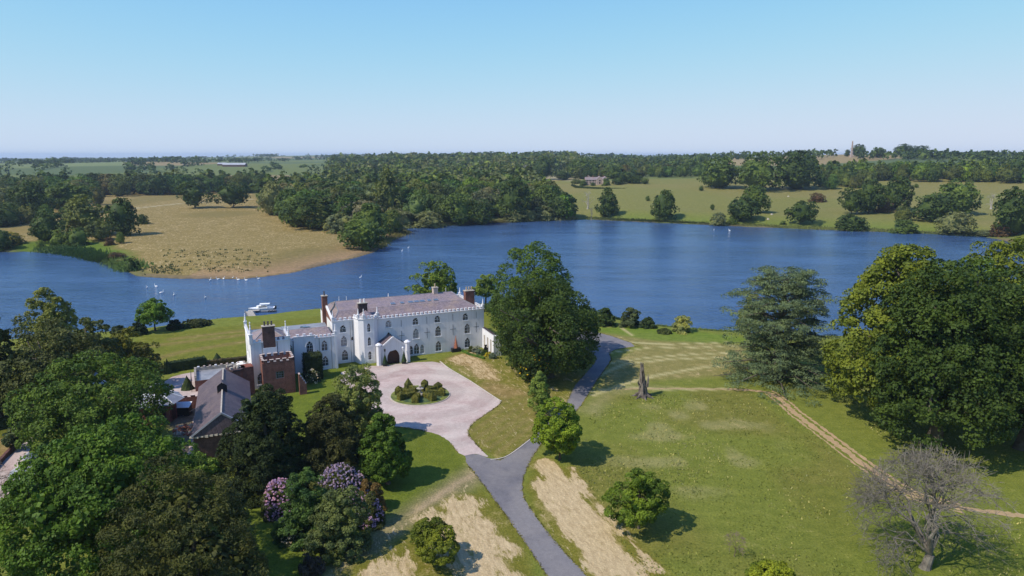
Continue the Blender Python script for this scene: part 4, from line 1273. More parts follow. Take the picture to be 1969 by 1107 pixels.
FR = empty('flat_roofed_range', hw(-67.0, -6.2), HROT)
tag(FR, 'low range with a grey lead flat roof and stone parapet left of the white wing', 'building')
q = MB()
q.prism([(0, 0), (10.8, 0), (10.8, 7.5), (0, 7.5)], -0.2, 2.3, 0, mt=1)
q.box(0, 10.8, 7.2, 7.5, 2.303, 3.0, 2); q.box(0, 0.35, 0, 7.2, 2.303, 3.0, 2)
q.build('wall', [M['brick'], M['lead'], M['stone']], FR)
for k in range(9):
    s_ = MB(); s_.box(0, 0.45, 0, 0.4, 0, 0.25); s_.build('coping_stone', M['stone_pale'] if k % 3 else M['white_render'], FR, (0.6 + k * 1.15, 7.15, 3.003))
for k in range(7):
    s_ = MB(); s_.box(0, 0.4, 0, 0.5, 0, 0.3); s_.build('coping_stone', M['stone'], FR, (-0.02, 0.2 + k * 1.0, 3.003))
rl_ = MB()
for k in range(8): rl_.tube([(-0.7, 0.3 + k * 0.9, 0), (-0.7, 0.3 + k * 0.9, 2.6)], [0.05, 0.05], 5)
rl_.tube([(-0.7, 0.3, 2.6), (-0.7, 6.9, 2.6)], [0.05, 0.05], 5); rl_.build('railing', M['iron'], FR)
t = empty('parasol', hw(-58.2, -5.5, 2.3)); tag(t, 'open white parasol standing on the grey flat roof', 'parasol')
q = MB(); q.tube([(0, 0, 0), (0, 0, 1.9)], [0.04, 0.04], 6); q.build('pole', M['iron'], t)
q = MB(); q.frustum(0, 0, 1.6, 2.0, 1.5, 1.05, 8); q.frustum(0, 0, 2.0, 2.2, 1.05, 0.2, 8); q.build('canopy', M['white_paint'], t)
t = empty('parasol', hw(-57.6, 1.5, 0.0)); tag(t, 'white parasol on the lawn edge at the left end of the white wing', 'parasol')
q = MB(); q.tube([(0, 0, 0), (0, 0, 2.9)], [0.04, 0.04], 6); q.build('pole', M['iron'], t)
q = MB(); q.frustum(0, 0, 2.3, 3.0, 1.6, 0.9, 8); q.frustum(0, 0, 3.0, 3.2, 0.9, 0.1, 8); q.build('canopy', M['white_paint'], t)

# ------------------------------------------------------------------ long slate roofed stable range
SB = empty('stable_range', (0, 0, 0))
tag(SB, 'long brick stable range with a mauve slate hipped roof and small ridge vent', 'building')
ZEV, ZRG = 4.2, 7.4
ridF = Vector(atz(429, 711, ZRG)); ridN = Vector(atz(425, 794, ZRG))
ax = (ridF - ridN).normalized(); sd_ = Vector((ax.y, -ax.x))     # sd_ points right
HWD = 4.6
nearL = Vector(atz(381, 838, ZEV)); nL = (nearL - ridN)
endN = nL.dot(ax)
eNL, eNR = ridN + ax * endN - sd_ * HWD, ridN + ax * endN + sd_ * HWD
eFL, eFR = ridF + ax * 1.0 - sd_ * HWD, ridF + ax * 1.0 + sd_ * HWD
ridF2 = ridF + ax * 1.0
SBO = ridN
SB.location = (SBO.x, SBO.y, 0)
def L3(p, z): return (p.x - SBO.x, p.y - SBO.y, z)
q = MB()
q.poly([L3(eFL, ZEV), L3(eNL, ZEV), L3(ridN, ZRG), L3(ridF2, ZRG)])
q.poly([L3(eNR, ZEV), L3(eFR, ZEV), L3(ridF2, ZRG), L3(ridN, ZRG)])
q.poly([L3(eNL, ZEV), L3(eNR, ZEV), L3(ridN, ZRG)])
sbr = q.build('roof', M['slate_grey'], SB)
q = MB()
i4 = [eNL + (ax + sd_) * 0.25, eNR + (ax - sd_) * 0.25, eFR + (-ax - sd_) * 0.25, eFL + (-ax + sd_) * 0.25]
for i in range(4):
    a, b = i4[i], i4[(i + 1) % 4]
    q.poly([L3(a, -0.2), L3(b, -0.2), L3(b, ZEV - 0.02), L3(a, ZEV - 0.02)])
q.poly([L3(i4[2], ZEV), L3(i4[3], ZEV), L3(ridF2 - ax * 0.2, ZRG - 0.05)])
q.build('wall', M['brick_dark'], SB)
q = MB()
q.bar(L3(ridN, ZRG), L3(ridF2, ZRG + 0.02), 0.22, 0)
q.bar(L3(eNL, ZEV), L3(ridN, ZRG), 0.28, 1); q.bar(L3(eNR, ZEV), L3(ridN, ZRG), 0.28, 1)
q.build('ridge', [M['stone'], M['lead']], sbr)
# ridge vent with its own little roof
vp = ridN + ax * ((ridF - ridN).length * 0.52)
VT = MB()
def LV(u_, v_, z): p = vp + ax * u_ + sd_ * v_; return (p.x - SBO.x, p.y - SBO.y, z)
for q4 in (((-0.7, -0.8), (-0.7, 0.8)), ((-0.7, 0.8), (0.7, 0.8)), ((0.7, 0.8), (0.7, -0.8)), ((0.7, -0.8), (-0.7, -0.8))):
    VT.poly([LV(*q4[0], 6.7), LV(*q4[1], 6.7), LV(*q4[1], 8.1), LV(*q4[0], 8.1)], 0)
VT.poly([LV(-0.9, -1.1, 7.95), LV(-0.9, 0, 8.9), LV(0.9, 0, 8.9), LV(0.9, -1.1, 7.95)], 1)
VT.poly([LV(-0.9, 0, 8.9), LV(-0.9, 1.1, 7.95), LV(0.9, 1.1, 7.95), LV(0.9, 0, 8.9)], 1)
VT.poly([LV(-0.75, -0.8, 8.1), LV(-0.75, 0.8, 8.1), LV(-0.75, 0, 8.8)], 0)
VT.build('ridge_vent', [M['iron'], M['slate_grey']], sbr)
q = MB()    # stone tabling under the broken near eave
for k in range(14):
    s = k / 13
    p = eNL.lerp(eNR, s)
    q.box(p.x - SBO.x - 0.3, p.x - SBO.x + 0.35, p.y - SBO.y - 0.05, p.y - SBO.y + 0.3, ZEV - 0.35 + rnd.uniform(-0.1, 0.1), ZEV - 0.1 + rnd.uniform(-0.05, 0.05))
q.build('eave_course', M['stone'], SB)

# ------------------------------------------------------------------ octagonal outbuilding with a metal roof
def oct_house(px, py, r, zw, zr, label, rz=0.3, ovh=1.5):
    c = atz(px, py, zw)
    t = empty('octagonal_outbuilding', (c[0], c[1], 0), rz); tag(t, label, 'outbuilding')
    q = MB(); q.frustum(0, 0, -0.2, zw, r, r, 8, 0, False); q.build('wall', M['brick'], t)
    q = MB(); q.frustum(0, 0, zw - 0.1, zr, r + ovh, 0.9, 8, 0, True)
    rr_ = q.build('roof', M['lead'], t)
    q = MB(); q.frustum(0, 0, zr - 0.05, zr + 0.9, 0.75, 0.75, 8); q.frustum(0, 0, zr + 0.9, zr + 1.7, 1.1, 0.05, 8); q.build('lantern', M['lead'], rr_)
    q = MB()
    for k in range(8):
        a = 2 * math.pi * k / 8
        q.bar(((r + ovh) * math.cos(a), (r + ovh) * math.sin(a), zw - 0.06), (0.85 * math.cos(a), 0.85 * math.sin(a), zr + 0.02), 0.13)
    q.build('hip_roll', M['white_paint'], rr_)
    q = MB()
    for k in range(8):
        a0, a1 = 2 * math.pi * (k + .25) / 8, 2 * math.pi * (k + .75) / 8
        q.poly([(r * 1.0 * math.cos(a0), r * 1.0 * math.sin(a0), 0.3), (r * math.cos(a1), r * math.sin(a1), 0.3), (r * math.cos(a1), r * math.sin(a1), 2.4), (r * math.cos(a0), r * math.sin(a0), 2.4)])
    q.build('door', M['door'], t)
    return t
oct_house(302, 768, 3.1, 3.9, 5.6, 'octagonal brick outbuilding with a wide grey metal roof beside the yard')
oct_house(188, 752, 3.2, 4.6, 6.6, 'pale domed metal roof showing between the branches of the big sycamore', 0.0, 0.6)
oct_house(60, 905, 2.2, 3.2, 4.4, 'small brick hut with grey metal roof beside the gravel path at the far left', 0.1, 0.7)

# battlemented brick yard wall
yw = empty('yard_wall', (0, 0, 0)); tag(yw, 'low brick yard wall with notched top between the octagonal outbuilding and stable range', 'wall')
p0, p1 = Vector(atz(318, 790, 0)), Vector(atz(396, 783, 0))
yw.location = (p0.x, p0.y, 0)
d_ = p1 - p0; L = d_.length; yw.rotation_euler = (0, 0, math.atan2(d_.y, d_.x))
q = MB(); q.box(0, L, 0, 0.35, -0.2, 2.3); q.build('wall', M['brick'], yw)
merlons(yw, (0.2, 0.0), (L - 0.1, 0.0), 2.303, 0.75, 0.75, 0.35, 0.35, 'brick', 'stone_pale')
t = empty('shed', atz(349, 797, 0) + (0,), 0.1); tag(t, 'small dark lean-to shed with a white roof against the yard wall', 'shed')
q = MB(); q.box(-1.7, 1.7, -0.9, 0.8, 0, 1.7); q.build('wall', M['iron'], t)
q = MB(); q.poly([(-1.85, -1.05, 1.75), (1.85, -1.05, 1.75), (1.85, 0.85, 2.25), (-1.85, 0.85, 2.25)]); q.poly([(-1.85, -1.05, 1.69), (1.85, -1.05, 1.69), (1.85, -1.05, 1.747), (-1.85, -1.05, 1.747)]); q.build('roof', M['white_paint'], t)
# rubble heap of bricks: each brick can be picked apart
t = empty('rubble_heap', atz(368, 826, 0) + (0,)); tag(t, 'loose heap of red bricks and stones in the yard beside the stable range', 'rubble heap')
bk = MB(); bk.box(-0.3, 0.3, -0.17, 0.17, 0, 0.2); bm_ = bk.mesh('brick'); bm_.materials.append(M['terracotta'])
bk2 = MB(); bk2.frustum(0, 0, 0, 0.3, 0.33, 0.22, 5); bs_ = bk2.mesh('stone'); bs_.materials.append(M['stone'])
for k in range(110):
    a = rnd.uniform(0, 6.28); rr = 2.6 * rnd.random() ** 0.6
    zz = max(0, 0.75 - rr * 0.28) * rnd.random()
    pr_ = rnd.random() < 0.6
    link('brick' if pr_ else 'stone', bm_ if pr_ else bs_, [], t, (rr * math.cos(a) * 1.25, rr * math.sin(a), zz), (rnd.uniform(-.5, .5), rnd.uniform(-.5, .5), a), (rnd.uniform(0.6, 1.3),) * 3)
t = empty('brick_stack', atz(383, 793, 0) + (0,), 0.2); tag(t, 'low stack of red bricks on the yard ground against the stable range', 'brick stack')
for i in range(4):
    for j in range(3):
        for k in range(3): link('brick', bm_, [], t, (i * 0.62, j * 0.36, k * 0.205))
pile_beam = MB(); pile_beam.bar((0, 0, 0.1), (3.2, 1.6, 1.9), 0.13)
tag(pile_beam.build('timber_prop', M['timber'], None, atz(352, 800, 0) + (0,)), 'weathered timber leaning between yard ground and stable range', 'timber')
# ------------------------------------------------------------------ foliage
def unit(v):
    return v / (np.linalg.norm(v, axis=-1, keepdims=True) + 1e-9)

def leaves(g, cen, rad, out, per, size, jit=0.55, up=0.35, aspect=0.62, droop=0.0):
    """leaf cards spread over the outer skin of each clump; returns verts, quads"""
    n = len(cen)
    C_ = np.repeat(cen, per, 0); R_ = np.repeat(rad, per, 0); O_ = np.repeat(out, per, 0)
    d = unit(g.normal(size=(n * per, 3)) + O_ * 0.7 + np.array([0, 0, up]))
    p = C_ + d * R_ * (0.72 + 0.36 * g.random((n * per, 1)))
    nr = unit(d * 0.7 + O_ * 0.2 + np.array([0, 0, 0.25]) + g.normal(size=p.shape) * jit)
    t = unit(np.cross(nr, g.normal(size=p.shape)))
    b = np.cross(nr, t)
    s = (size * (0.6 + 0.8 * g.random((len(p), 1))))
    if droop: b = unit(b + np.array([0, 0, -droop])); 
    v0 = p - t * s * aspect * 0.5 - b * s * 0.5
    v1 = p + t * s * aspect * 0.5 - b * s * 0.35
    v2 = p + t * s * aspect * 0.4 + b * s * 0.5
    v3 = p - t * s * aspect * 0.5 + b * s * 0.4 + nr * s * 0.12
    V = np.stack([v0, v1, v2, v3], 1).reshape(-1, 3)
    Q = np.arange(len(V)).reshape(-1, 4)
    return V, Q

def lobes(g, d, k=5, amp=0.22):
    """slow bumps over a sphere of directions"""
    r = np.ones(len(d))
    for _ in range(k):
        a = unit(g.normal(size=(1, 3)))[0]
        r += amp * (np.clip(d @ a, 0, 1) ** 3) * g.uniform(0.4, 1.2)
        a = unit(g.normal(size=(1, 3)))[0]
        r -= amp * (np.clip(d @ a, 0, 1) ** 6) * g.uniform(0.4, 1.2)
    return r

def crown_pts(g, R, z0, z1, n, shape='round', lob=0.2, inner=0.25, clump=0.24):
    """clump centres over a crown envelope of radius R between heights z0 and z1"""
    d = unit(g.normal(size=(n * 3, 3)))
    d = d[d[:, 2] > (-0.75 if shape != 'mound' else -0.12)][:n]
    L = lobes(g, d, 6, lob)
    k = np.where(g.random(len(d)) < inner, g.uniform(0.35, 0.8, len(d)), g.uniform(0.86, 1.02, len(d)))
    h = z1 - z0
    if shape == 'mound':
        c = np.stack([d[:, 0] * R * L * k, d[:, 1] * R * L * k, z0 + np.maximum(d[:, 2], 0.0) * h * (0.5 + 0.5 * L) * k + 0.02 * h], 1)
    else:
        zc = z0 + h * 0.46
        up = np.where(d[:, 2] > 0, h * 0.54, h * 0.46)
        c = np.stack([d[:, 0] * R * L * k, d[:, 1] * R * L * k, zc + d[:, 2] * up * (0.45 + 0.55 * L) * k], 1)
        if shape == 'cone':
            s = np.clip((c[:, 2] - z0) / h, 0, 1)
            w_ = 1.25 * (1 - s) ** 0.8 + 0.08
            c[:, 0] *= w_; c[:, 1] *= w_
        if shape == 'egg':
            s = np.clip((c[:, 2] - z0) / h, 0, 1)
            w_ = 1.15 - 0.45 * s
            c[:, 0] *= w_; c[:, 1] *= w_
    o = unit(np.stack([d[:, 0], d[:, 1], d[:, 2] + 0.15], 1))
    cr = R * clump * g.uniform(0.65, 1.35, (len(c), 1)) * np.array([1, 1, 0.75])
    return c, cr, o

def core_blob(g, R, z0, z1, shape='round'):
    """the shaded inner mass of a crown: a lumpy closed shell well inside the leaves"""
    nu, nv = 10, 7
    U, W = np.meshgrid(np.arange(nu) * 2 * math.pi / nu, (np.arange(nv) + 0.5) / nv * math.pi)
    d = np.stack([np.sin(W) * np.cos(U), np.sin(W) * np.sin(U), np.cos(W)], -1).reshape(-1, 3)
    L = lobes(g, d, 5, 0.2) * g.uniform(0.85, 1.1, len(d))
    h = z1 - z0
    z = z0 + h * (0.5 + 0.5 * d[:, 2] * np.minimum(L, 1.05)) if shape != 'mound' else z0 + h * np.clip(0.35 + 0.6 * d[:, 2] * L, 0, 1)
    w_ = 1.0
    if shape == 'cone': w_ = 1.25 * (1 - np.clip((z - z0) / h, 0, 1)) ** 0.8 + 0.08
    V = np.stack([d[:, 0] * R * L * w_, d[:, 1] * R * L * w_, z], 1)
    i = np.arange(nu * nv).reshape(nv, nu)
    Q = np.stack([i[:-1], i[1:], np.roll(i, -1, 1)[1:], np.roll(i, -1, 1)[:-1]], -1).reshape(-1, 4)
    return V, Q

def trunk_mb(g, h, r, crown_c, zfork, n_limb=7, lean=0.04, wob=0.03):
    mb = MB()
    pts, rad = [], []
    a = g.uniform(0, 6.28)
    for i in range(6):
        s = i / 5
        pts.append((math.cos(a) * lean * h * s * s + g.uniform(-wob, wob) * h * (s > 0), math.sin(a) * lean * h * s * s + g.uniform(-wob, wob) * h * (s > 0), -0.3 + h * 0.82 * s))
        rad.append(r * (1.45 if i == 0 else 1.0) * (1 - 0.8 * s))
    mb.tube(pts, rad, 7)
    if len(crown_c):
        far = np.argsort(-np.hypot(crown_c[:, 0], crown_c[:, 1]))[:max(n_limb * 3, 10)]
        for i in g.choice(far, min(n_limb, len(far)), replace=False):
            t = crown_c[i]
            s = g.uniform(zfork, 0.75)
            base = Vector(pts[int(s * 5)]) .lerp(Vector(pts[min(5, int(s * 5) + 1)]), s * 5 % 1)
            end = Vector(t.tolist())
            mid = base.lerp(end, 0.5) + Vector((0, 0, g.uniform(-0.05, 0.06) * h))
            rr = r * (1 - 0.8 * s) * 0.6
            mb.tube([base, base.lerp(mid, 0.6), mid, mid.lerp(end, 0.55), end], [rr, rr * 0.8, rr * 0.6, rr * 0.4, rr * 0.15], 5)
    return mb

def join(parts):
    off = 0; Vs = []; Qs = []
    for V, Q in parts:
        Vs.append(V); Qs.append(Q + off); off += len(V)
    return np.concatenate(Vs), np.concatenate(Qs)

def place_from_px(px, pyb, pyt, w):
    """world base point, height and radius of a tree seen between pyb and pyt, w pixels wide"""
    x_, y_, z_ = at(px, pyb)
    if math.hypot(x_, y_) > 2600 and px > 1400:      # on the crest of the obelisk hill
        x_, y_ = polar(px, 1570); z_ = ground(x_, y_)
    dep = y_ * math.cos(PITCH) - (z_ - CAM_H) * math.sin(PITCH)
    r = w / 2 * dep / F_PX
    h = height_at(px, pyt, y_ + r * 0.25) - z_
    return (x_, y_, z_), h, r

def big_tree(name, px, pyb, pyt, w, label, cat='tree', group=None, color=(0.05, 0.08, 0.02), seed=1, shape='round', clear=0.12, clumps=160, per=110,
             leaf=0.45, lob=0.22, inner=0.25, clump=0.22, mat='leaf', jit=0.55, up=0.35, aspect=0.62, trunk=True, tr=None, n_limb=8, ry=1.0, part='crown', bark='bark', world_=None, droop=0.0, core=0.6):
    g = np.random.default_rng(seed)
    if world_ is None: base, h, r = place_from_px(px, pyb, pyt, w)
    else: base, h, r = world_
    t = empty(name, base)
    tag(t, label, cat, group)
    c, cr, o = crown_pts(g, r * 0.88, h * clear, h * 0.94, clumps, shape, lob, inner, clump)
    c[:, 1] *= ry
    V, Q = leaves(g, c, cr, o, per, leaf, jit, up, aspect, droop)
    if core:
        k_ = max(14, clumps // 5)
        ci, cri, oi_ = crown_pts(g, r * core * 0.9, h * (clear + 0.03), h * 0.82, k_, shape, lob * 0.6, 0.5, 0.34)
        ci[:, 1] *= ry
        V, Q = join([(V, Q), leaves(g, ci, cri, oi_, 40, leaf * 1.9, 1.0, 0.1, 0.8)])
    V[:, 2] = np.maximum(V[:, 2], 0.03)
    me = mesh_np(part, V, Q)
    cr_ = link(part, me, [M[mat]], t)
    cr_.color = tuple(color) + (1,)
    if trunk:
        mb = trunk_mb(g, h, tr or max(0.12, h * 0.032), c, 0.25 if clear < 0.25 else 0.45, n_limb)
        mb.build('trunk', M[bark], t, smooth=True)
    return t

# --- near trees, one by one
GREEN = (0.048, 0.085, 0.018); LIME = (0.085, 0.125, 0.022); DEEP = (0.028, 0.055, 0.016); OLIVE = (0.062, 0.072, 0.022); YEW = (0.020, 0.034, 0.013)
BRONZE = (0.062, 0.050, 0.018); SAGE = (0.085, 0.115, 0.055)
big_tree('oak_tree', 1028, 694, 462, 158, 'tall fresh green oak crown rising behind the dark oak beside the mansion', color=(0.074, 0.125, 0.022), seed=3, shape='round', clear=0.05, clumps=260, per=102, leaf=0.36, lob=0.18, clump=0.19, tr=0.8, n_limb=10)
big_tree('oak_tree', 1055, 724, 534, 206, 'broad dark spreading oak whose boughs hang over the drive', color=(0.047, 0.078, 0.017), seed=77, shape='round', clear=0.0, clumps=330, per=102, leaf=0.36, lob=0.30, clump=0.17, tr=1.0, n_limb=12)
big_tree('lakeside_tree', 836, 596, 505, 84, 'round green tree behind the ridge of the mansion roof', color=(0.111, 0.166, 0.026), seed=4, clear=0.15, clumps=90, per=89, leaf=0.43, clump=0.2, lob=0.3)
big_tree('small_tree', 934, 592, 524, 50, 'small pale green tree on the lawn right of the mansion, beside the oak', color=(0.129, 0.188, 0.036), seed=5, clear=0.3, clumps=60, per=111, leaf=0.35, clump=0.24)
big_tree('sycamore_tree', 1702, 812, 436, 244, 'tall yellow green lime tree behind the cedar at the right', color=(0.123, 0.157, 0.022), seed=6, shape='egg', clear=0.03, clumps=330, per=106, leaf=0.43, lob=0.25, clump=0.16, tr=0.9)
big_tree('chestnut_tree', 1790, 858, 500, 300, 'massive dark green tree with skirts to the ground, right of the cedar', color=(0.045, 0.076, 0.016), seed=7, clear=0.02, clumps=430, per=99, leaf=0.39, lob=0.22, clump=0.14, tr=1.1, shape='egg')
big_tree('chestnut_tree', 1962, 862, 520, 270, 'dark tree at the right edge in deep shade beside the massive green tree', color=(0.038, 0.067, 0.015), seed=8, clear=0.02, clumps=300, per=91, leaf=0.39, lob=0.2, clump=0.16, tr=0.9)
big_tree('lime_tree', 1925, 760, 432, 200, 'bright yellow green tree rising behind the dark trees at the right edge', color=(0.123, 0.157, 0.022), seed=9, clear=0.05, clumps=240, per=99, leaf=0.43, lob=0.25, clump=0.17)
big_tree('beech_tree', 1835, 790, 478, 160, 'mid green tree top between the lime tree and the bright tree at the right', color=(0.071, 0.119, 0.021), seed=10, clear=0.1, clumps=180, per=99, leaf=0.39, lob=0.25, clump=0.18)
big_tree('young_lime_tree', 1076, 884, 770, 94, 'bright green young tree beside the fork of the drive', color=(0.138, 0.205, 0.019), seed=11, clear=0.10, clumps=130, per=136, leaf=0.26, lob=0.42, clump=0.2, tr=0.18)
big_tree('young_maple_tree', 1228, 1016, 897, 106, 'round young tree alone in the meadow right of the drive', color=(0.101, 0.157, 0.019), seed=12, clear=0.10, clumps=130, per=154, leaf=0.20, lob=0.42, clump=0.2, tr=0.15)
big_tree('young_oak_tree', 832, 1082, 990, 88, 'small yellow green tree on the parched grass left of the drive', color=(0.129, 0.157, 0.019), seed=13, clear=0.10, clumps=110, per=136, leaf=0.17, lob=0.42, clump=0.22, tr=0.12)
big_tree('young_lime_tree', 1480, 1150, 1075, 92, 'bright green tree top at the bottom edge left of the bare tree', color=(0.157, 0.197, 0.019), seed=14, clear=0.08, clumps=110, per=136, leaf=0.19, lob=0.2, clump=0.22, tr=0.13)
big_tree('poplar_tree', 1037, 796, 712, 42, 'slender pale green poplar left of the bright young tree', color=(0.157, 0.221, 0.047), seed=15, clear=0.05, clumps=110, per=99, leaf=0.20, lob=0.12, clump=0.3, shape='egg', tr=0.12)
big_tree('chestnut_tree', 747, 930, 796, 94, 'dense horse chestnut casting a shadow on the left lawn', color=(0.065, 0.119, 0.017), seed=16, clear=0.05, clumps=180, per=136, leaf=0.29, lob=0.15, clump=0.2, shape='egg', tr=0.3)
big_tree('whitebeam_tree', 690, 845, 704, 100, 'pale silvery green tree at the left edge of the forecourt', color=(0.148, 0.181, 0.053), seed=17, clear=0.05, clumps=170, per=108, leaf=0.27, lob=0.25, clump=0.2, tr=0.25)
big_tree('yew_tree', 520, 935, 727, 178, 'broad dark yew in front of the brick tower', color=(0.029, 0.045, 0.015), seed=18, shape='mound', clear=0.0, clumps=330, per=167, leaf=0.33, lob=0.3, clump=0.15, mat='needle', jit=0.7, up=0.6, aspect=0.28, tr=0.5)
big_tree('yew_tree', 645, 915, 752, 128, 'brownish green conifer between the dark yew and the pale tree', color=(0.050, 0.056, 0.020), seed=19, shape='egg', clear=0.02, clumps=230, per=127, leaf=0.32, lob=0.25, clump=0.18, mat='needle', jit=0.7, up=0.6, aspect=0.3, tr=0.4)
big_tree('yew_tree', 385, 1180, 892, 330, 'large bronze green conifer filling the bottom left foreground', color=(0.056, 0.065, 0.019), seed=20, shape='mound', clear=0.0, clumps=420, per=154, leaf=0.29, lob=0.3, clump=0.13, mat='needle', jit=0.8, up=0.5, aspect=0.3, tr=0.5)
big_tree('sycamore_tree', 180, 880, 684, 225, 'layered sycamore crown in front of the pale domed roof', color=(0.081, 0.132, 0.022), seed=21, clear=0.1, clumps=240, per=122, leaf=0.33, lob=0.45, clump=0.17, tr=0.5, n_limb=14)
big_tree('sycamore_tree', 200, 1120, 765, 316, 'largest leafy sycamore in the left foreground', color=(0.067, 0.125, 0.018), seed=22, clear=0.02, clumps=500, per=133, leaf=0.26, lob=0.3, clump=0.125, tr=0.8, n_limb=12)
big_tree('ash_tree', 362, 975, 868, 130, 'light green tree behind the bronze conifer', color=(0.111, 0.172, 0.024), seed=23, clear=0.05, clumps=150, per=108, leaf=0.29, lob=0.3, clump=0.2, tr=0.2)
big_tree('rhododendron_bush', 542, 985, 915, 72, 'lilac flowering rhododendron between the bronze conifer and the green shrubs', 'bush', color=(0.065, 0.078, 0.024), seed=24, shape='mound', clear=0, clumps=90, per=136, leaf=0.22, clump=0.24, mat='leaf', trunk=False, part='foliage')
big_tree('rhododendron_bush', 655, 955, 893, 98, 'wide lilac flowering rhododendron below the brownish conifer', 'bush', color=(0.065, 0.078, 0.024), seed=25, shape='mound', clear=0, clumps=110, per=136, leaf=0.22, clump=0.22, mat='leaf', trunk=False, part='foliage')
big_tree('rhododendron_bush', 712, 1008, 950, 50, 'small lilac flowering rhododendron under the brown rounded shrub', 'bush', color=(0.065, 0.078, 0.024), seed=26, shape='mound', clear=0, clumps=60, per=118, leaf=0.20, clump=0.28, mat='leaf', trunk=False, part='foliage')
big_tree('shrub', 590, 1030, 907, 104, 'mid green shrub right of the left lilac rhododendron', 'shrub', color=(0.062, 0.115, 0.030), seed=27, shape='mound', clear=0, clumps=150, per=136, leaf=0.20, clump=0.18, trunk=False, part='foliage')
big_tree('shrub', 650, 1062, 930, 118, 'large olive green shrub in front of the rhododendrons', 'shrub', color=(0.100, 0.130, 0.045), seed=28, shape='mound', clear=0, clumps=180, per=136, leaf=0.20, clump=0.17, trunk=False, part='foliage')
big_tree('shrub', 714, 978, 914, 50, 'rounded brown leaved shrub above the small rhododendron', 'shrub', color=(0.136, 0.091, 0.032), seed=29, shape='mound', clear=0, clumps=70, per=118, leaf=0.20, clump=0.25, trunk=False, part='foliage')
big_tree('shrub', 640, 1078, 1055, 34, 'low dark shrub on the bright grass below the olive shrub', 'shrub', color=(0.074, 0.094, 0.024), seed=30, shape='mound', clear=0, clumps=30, per=91, leaf=0.17, clump=0.3, trunk=False, part='foliage')
big_tree('shrub', 600, 1105, 1068, 44, 'dusky purple low shrub in the shade at the bottom edge', 'shrub', color=(0.072, 0.058, 0.047), seed=31, shape='mound', clear=0, clumps=34, per=91, leaf=0.17, clump=0.3, trunk=False, part='foliage')
# left background group
big_tree('willow_tree', 112, 720, 548, 100, 'tall pale green tree rising above the left trees against the lake', color=(0.176, 0.197, 0.049), seed=32, clear=0.05, clumps=190, per=99, leaf=0.33, lob=0.3, clump=0.18, shape='egg')
big_tree('holm_oak_tree', 100, 800, 612, 190, 'broad grey green tree below the tall pale tree at the left', color=(0.083, 0.097, 0.032), seed=33, clear=0.02, clumps=240, per=111, leaf=0.33, lob=0.3, clump=0.17)
big_tree('holm_oak_tree', 178, 760, 598, 92, 'loose dark green tree right of the tall pale tree', color=(0.074, 0.094, 0.032), seed=34, clear=0.05, clumps=140, per=99, leaf=0.33, lob=0.35, clump=0.2)
big_tree('holm_oak_tree', 0, 820, 604, 78, 'dark tree cut by the left edge of the frame', color=(0.036, 0.054, 0.019), seed=35, clear=0.02, clumps=170, per=99, leaf=0.33, lob=0.2, clump=0.2)
big_tree('maple_tree', 246, 722, 630, 84, 'yellow green shrubby tree at the left end of the lakeside lawn', color=(0.136, 0.139, 0.021), seed=36, clear=0.02, clumps=120, per=81, leaf=0.32, clump=0.2, lob=0.35)
big_tree('maple_tree', 278, 745, 660, 66, 'olive rounded tree beside the dark hedge end', color=(0.092, 0.095, 0.024), seed=37, clear=0.02, clumps=100, per=81, leaf=0.31, clump=0.2)
big_tree('round_tree', 299, 636, 573, 62, 'neat round green tree standing at the lake edge of the lawn', color=(0.101, 0.181, 0.026), seed=38, clear=0.22, clumps=110, per=81, leaf=0.32, clump=0.22, lob=0.12, tr=0.25)
for i, (px, pb, pt, w, col, lab) in enumerate([
        (268, 642, 620, 34, (0.03, 0.05, 0.02), 'dark bush left of the neat round tree at the lake edge'),
        (338, 634, 615, 26, (0.02, 0.035, 0.02), 'small dark round bush right of the neat round tree'),
        (376, 628, 616, 46, (0.05, 0.065, 0.025), 'long low bush on the lake bank right of the dark round bush'),
        (229, 640, 626, 26, (0.045, 0.065, 0.03), 'small grey green bush at the water left of the dark bush'),
        (1165, 627, 591, 34, (0.04, 0.07, 0.02), 'upright green bush on the shore right of the oak'),
        (1212, 627, 592, 46, (0.075, 0.10, 0.045), 'pale willow bush on the shore right of the upright green bush'),
        (1246, 630, 610, 26, (0.05, 0.08, 0.03), 'small green bush between the pale willow bush and open shore'),
        (1278, 640, 632, 26, (0.06, 0.08, 0.03), 'lowest scrubby bush at the waterline left of the cream flowering bush'),
        (1128, 620, 590, 40, (0.035, 0.06, 0.02), 'bush half hidden by the oak at the water'),
        (960, 600, 578, 50, (0.06, 0.10, 0.03), 'low green bush on the far lawn behind the garden wall'),
        (910, 600, 585, 30, (0.05, 0.07, 0.03), 'small bush on the shore behind the right end of the mansion')]):
    big_tree('bush', px, pb, pt, w, lab, 'bush', color=col, seed=60 + i, shape='mound', clear=0, clumps=40, per=80, leaf=0.38, clump=0.3, trunk=False, part='foliage')
big_tree('elder_bush', 1311, 638, 608, 40, 'cream flowering rounded bush alone on the shore', 'bush', color=(0.280, 0.302, 0.101), seed=72, shape='mound', clear=0, clumps=50, per=81, leaf=0.31, clump=0.28, trunk=False, part='foliage')
big_tree('weeping_willow', 1440, 652, 560, 40, 'pale weeping willow at the left edge of the cedar', color=(0.207, 0.233, 0.059), seed=73, clear=0.03, clumps=60, per=99, leaf=0.39, clump=0.3, droop=1.5, aspect=0.3)

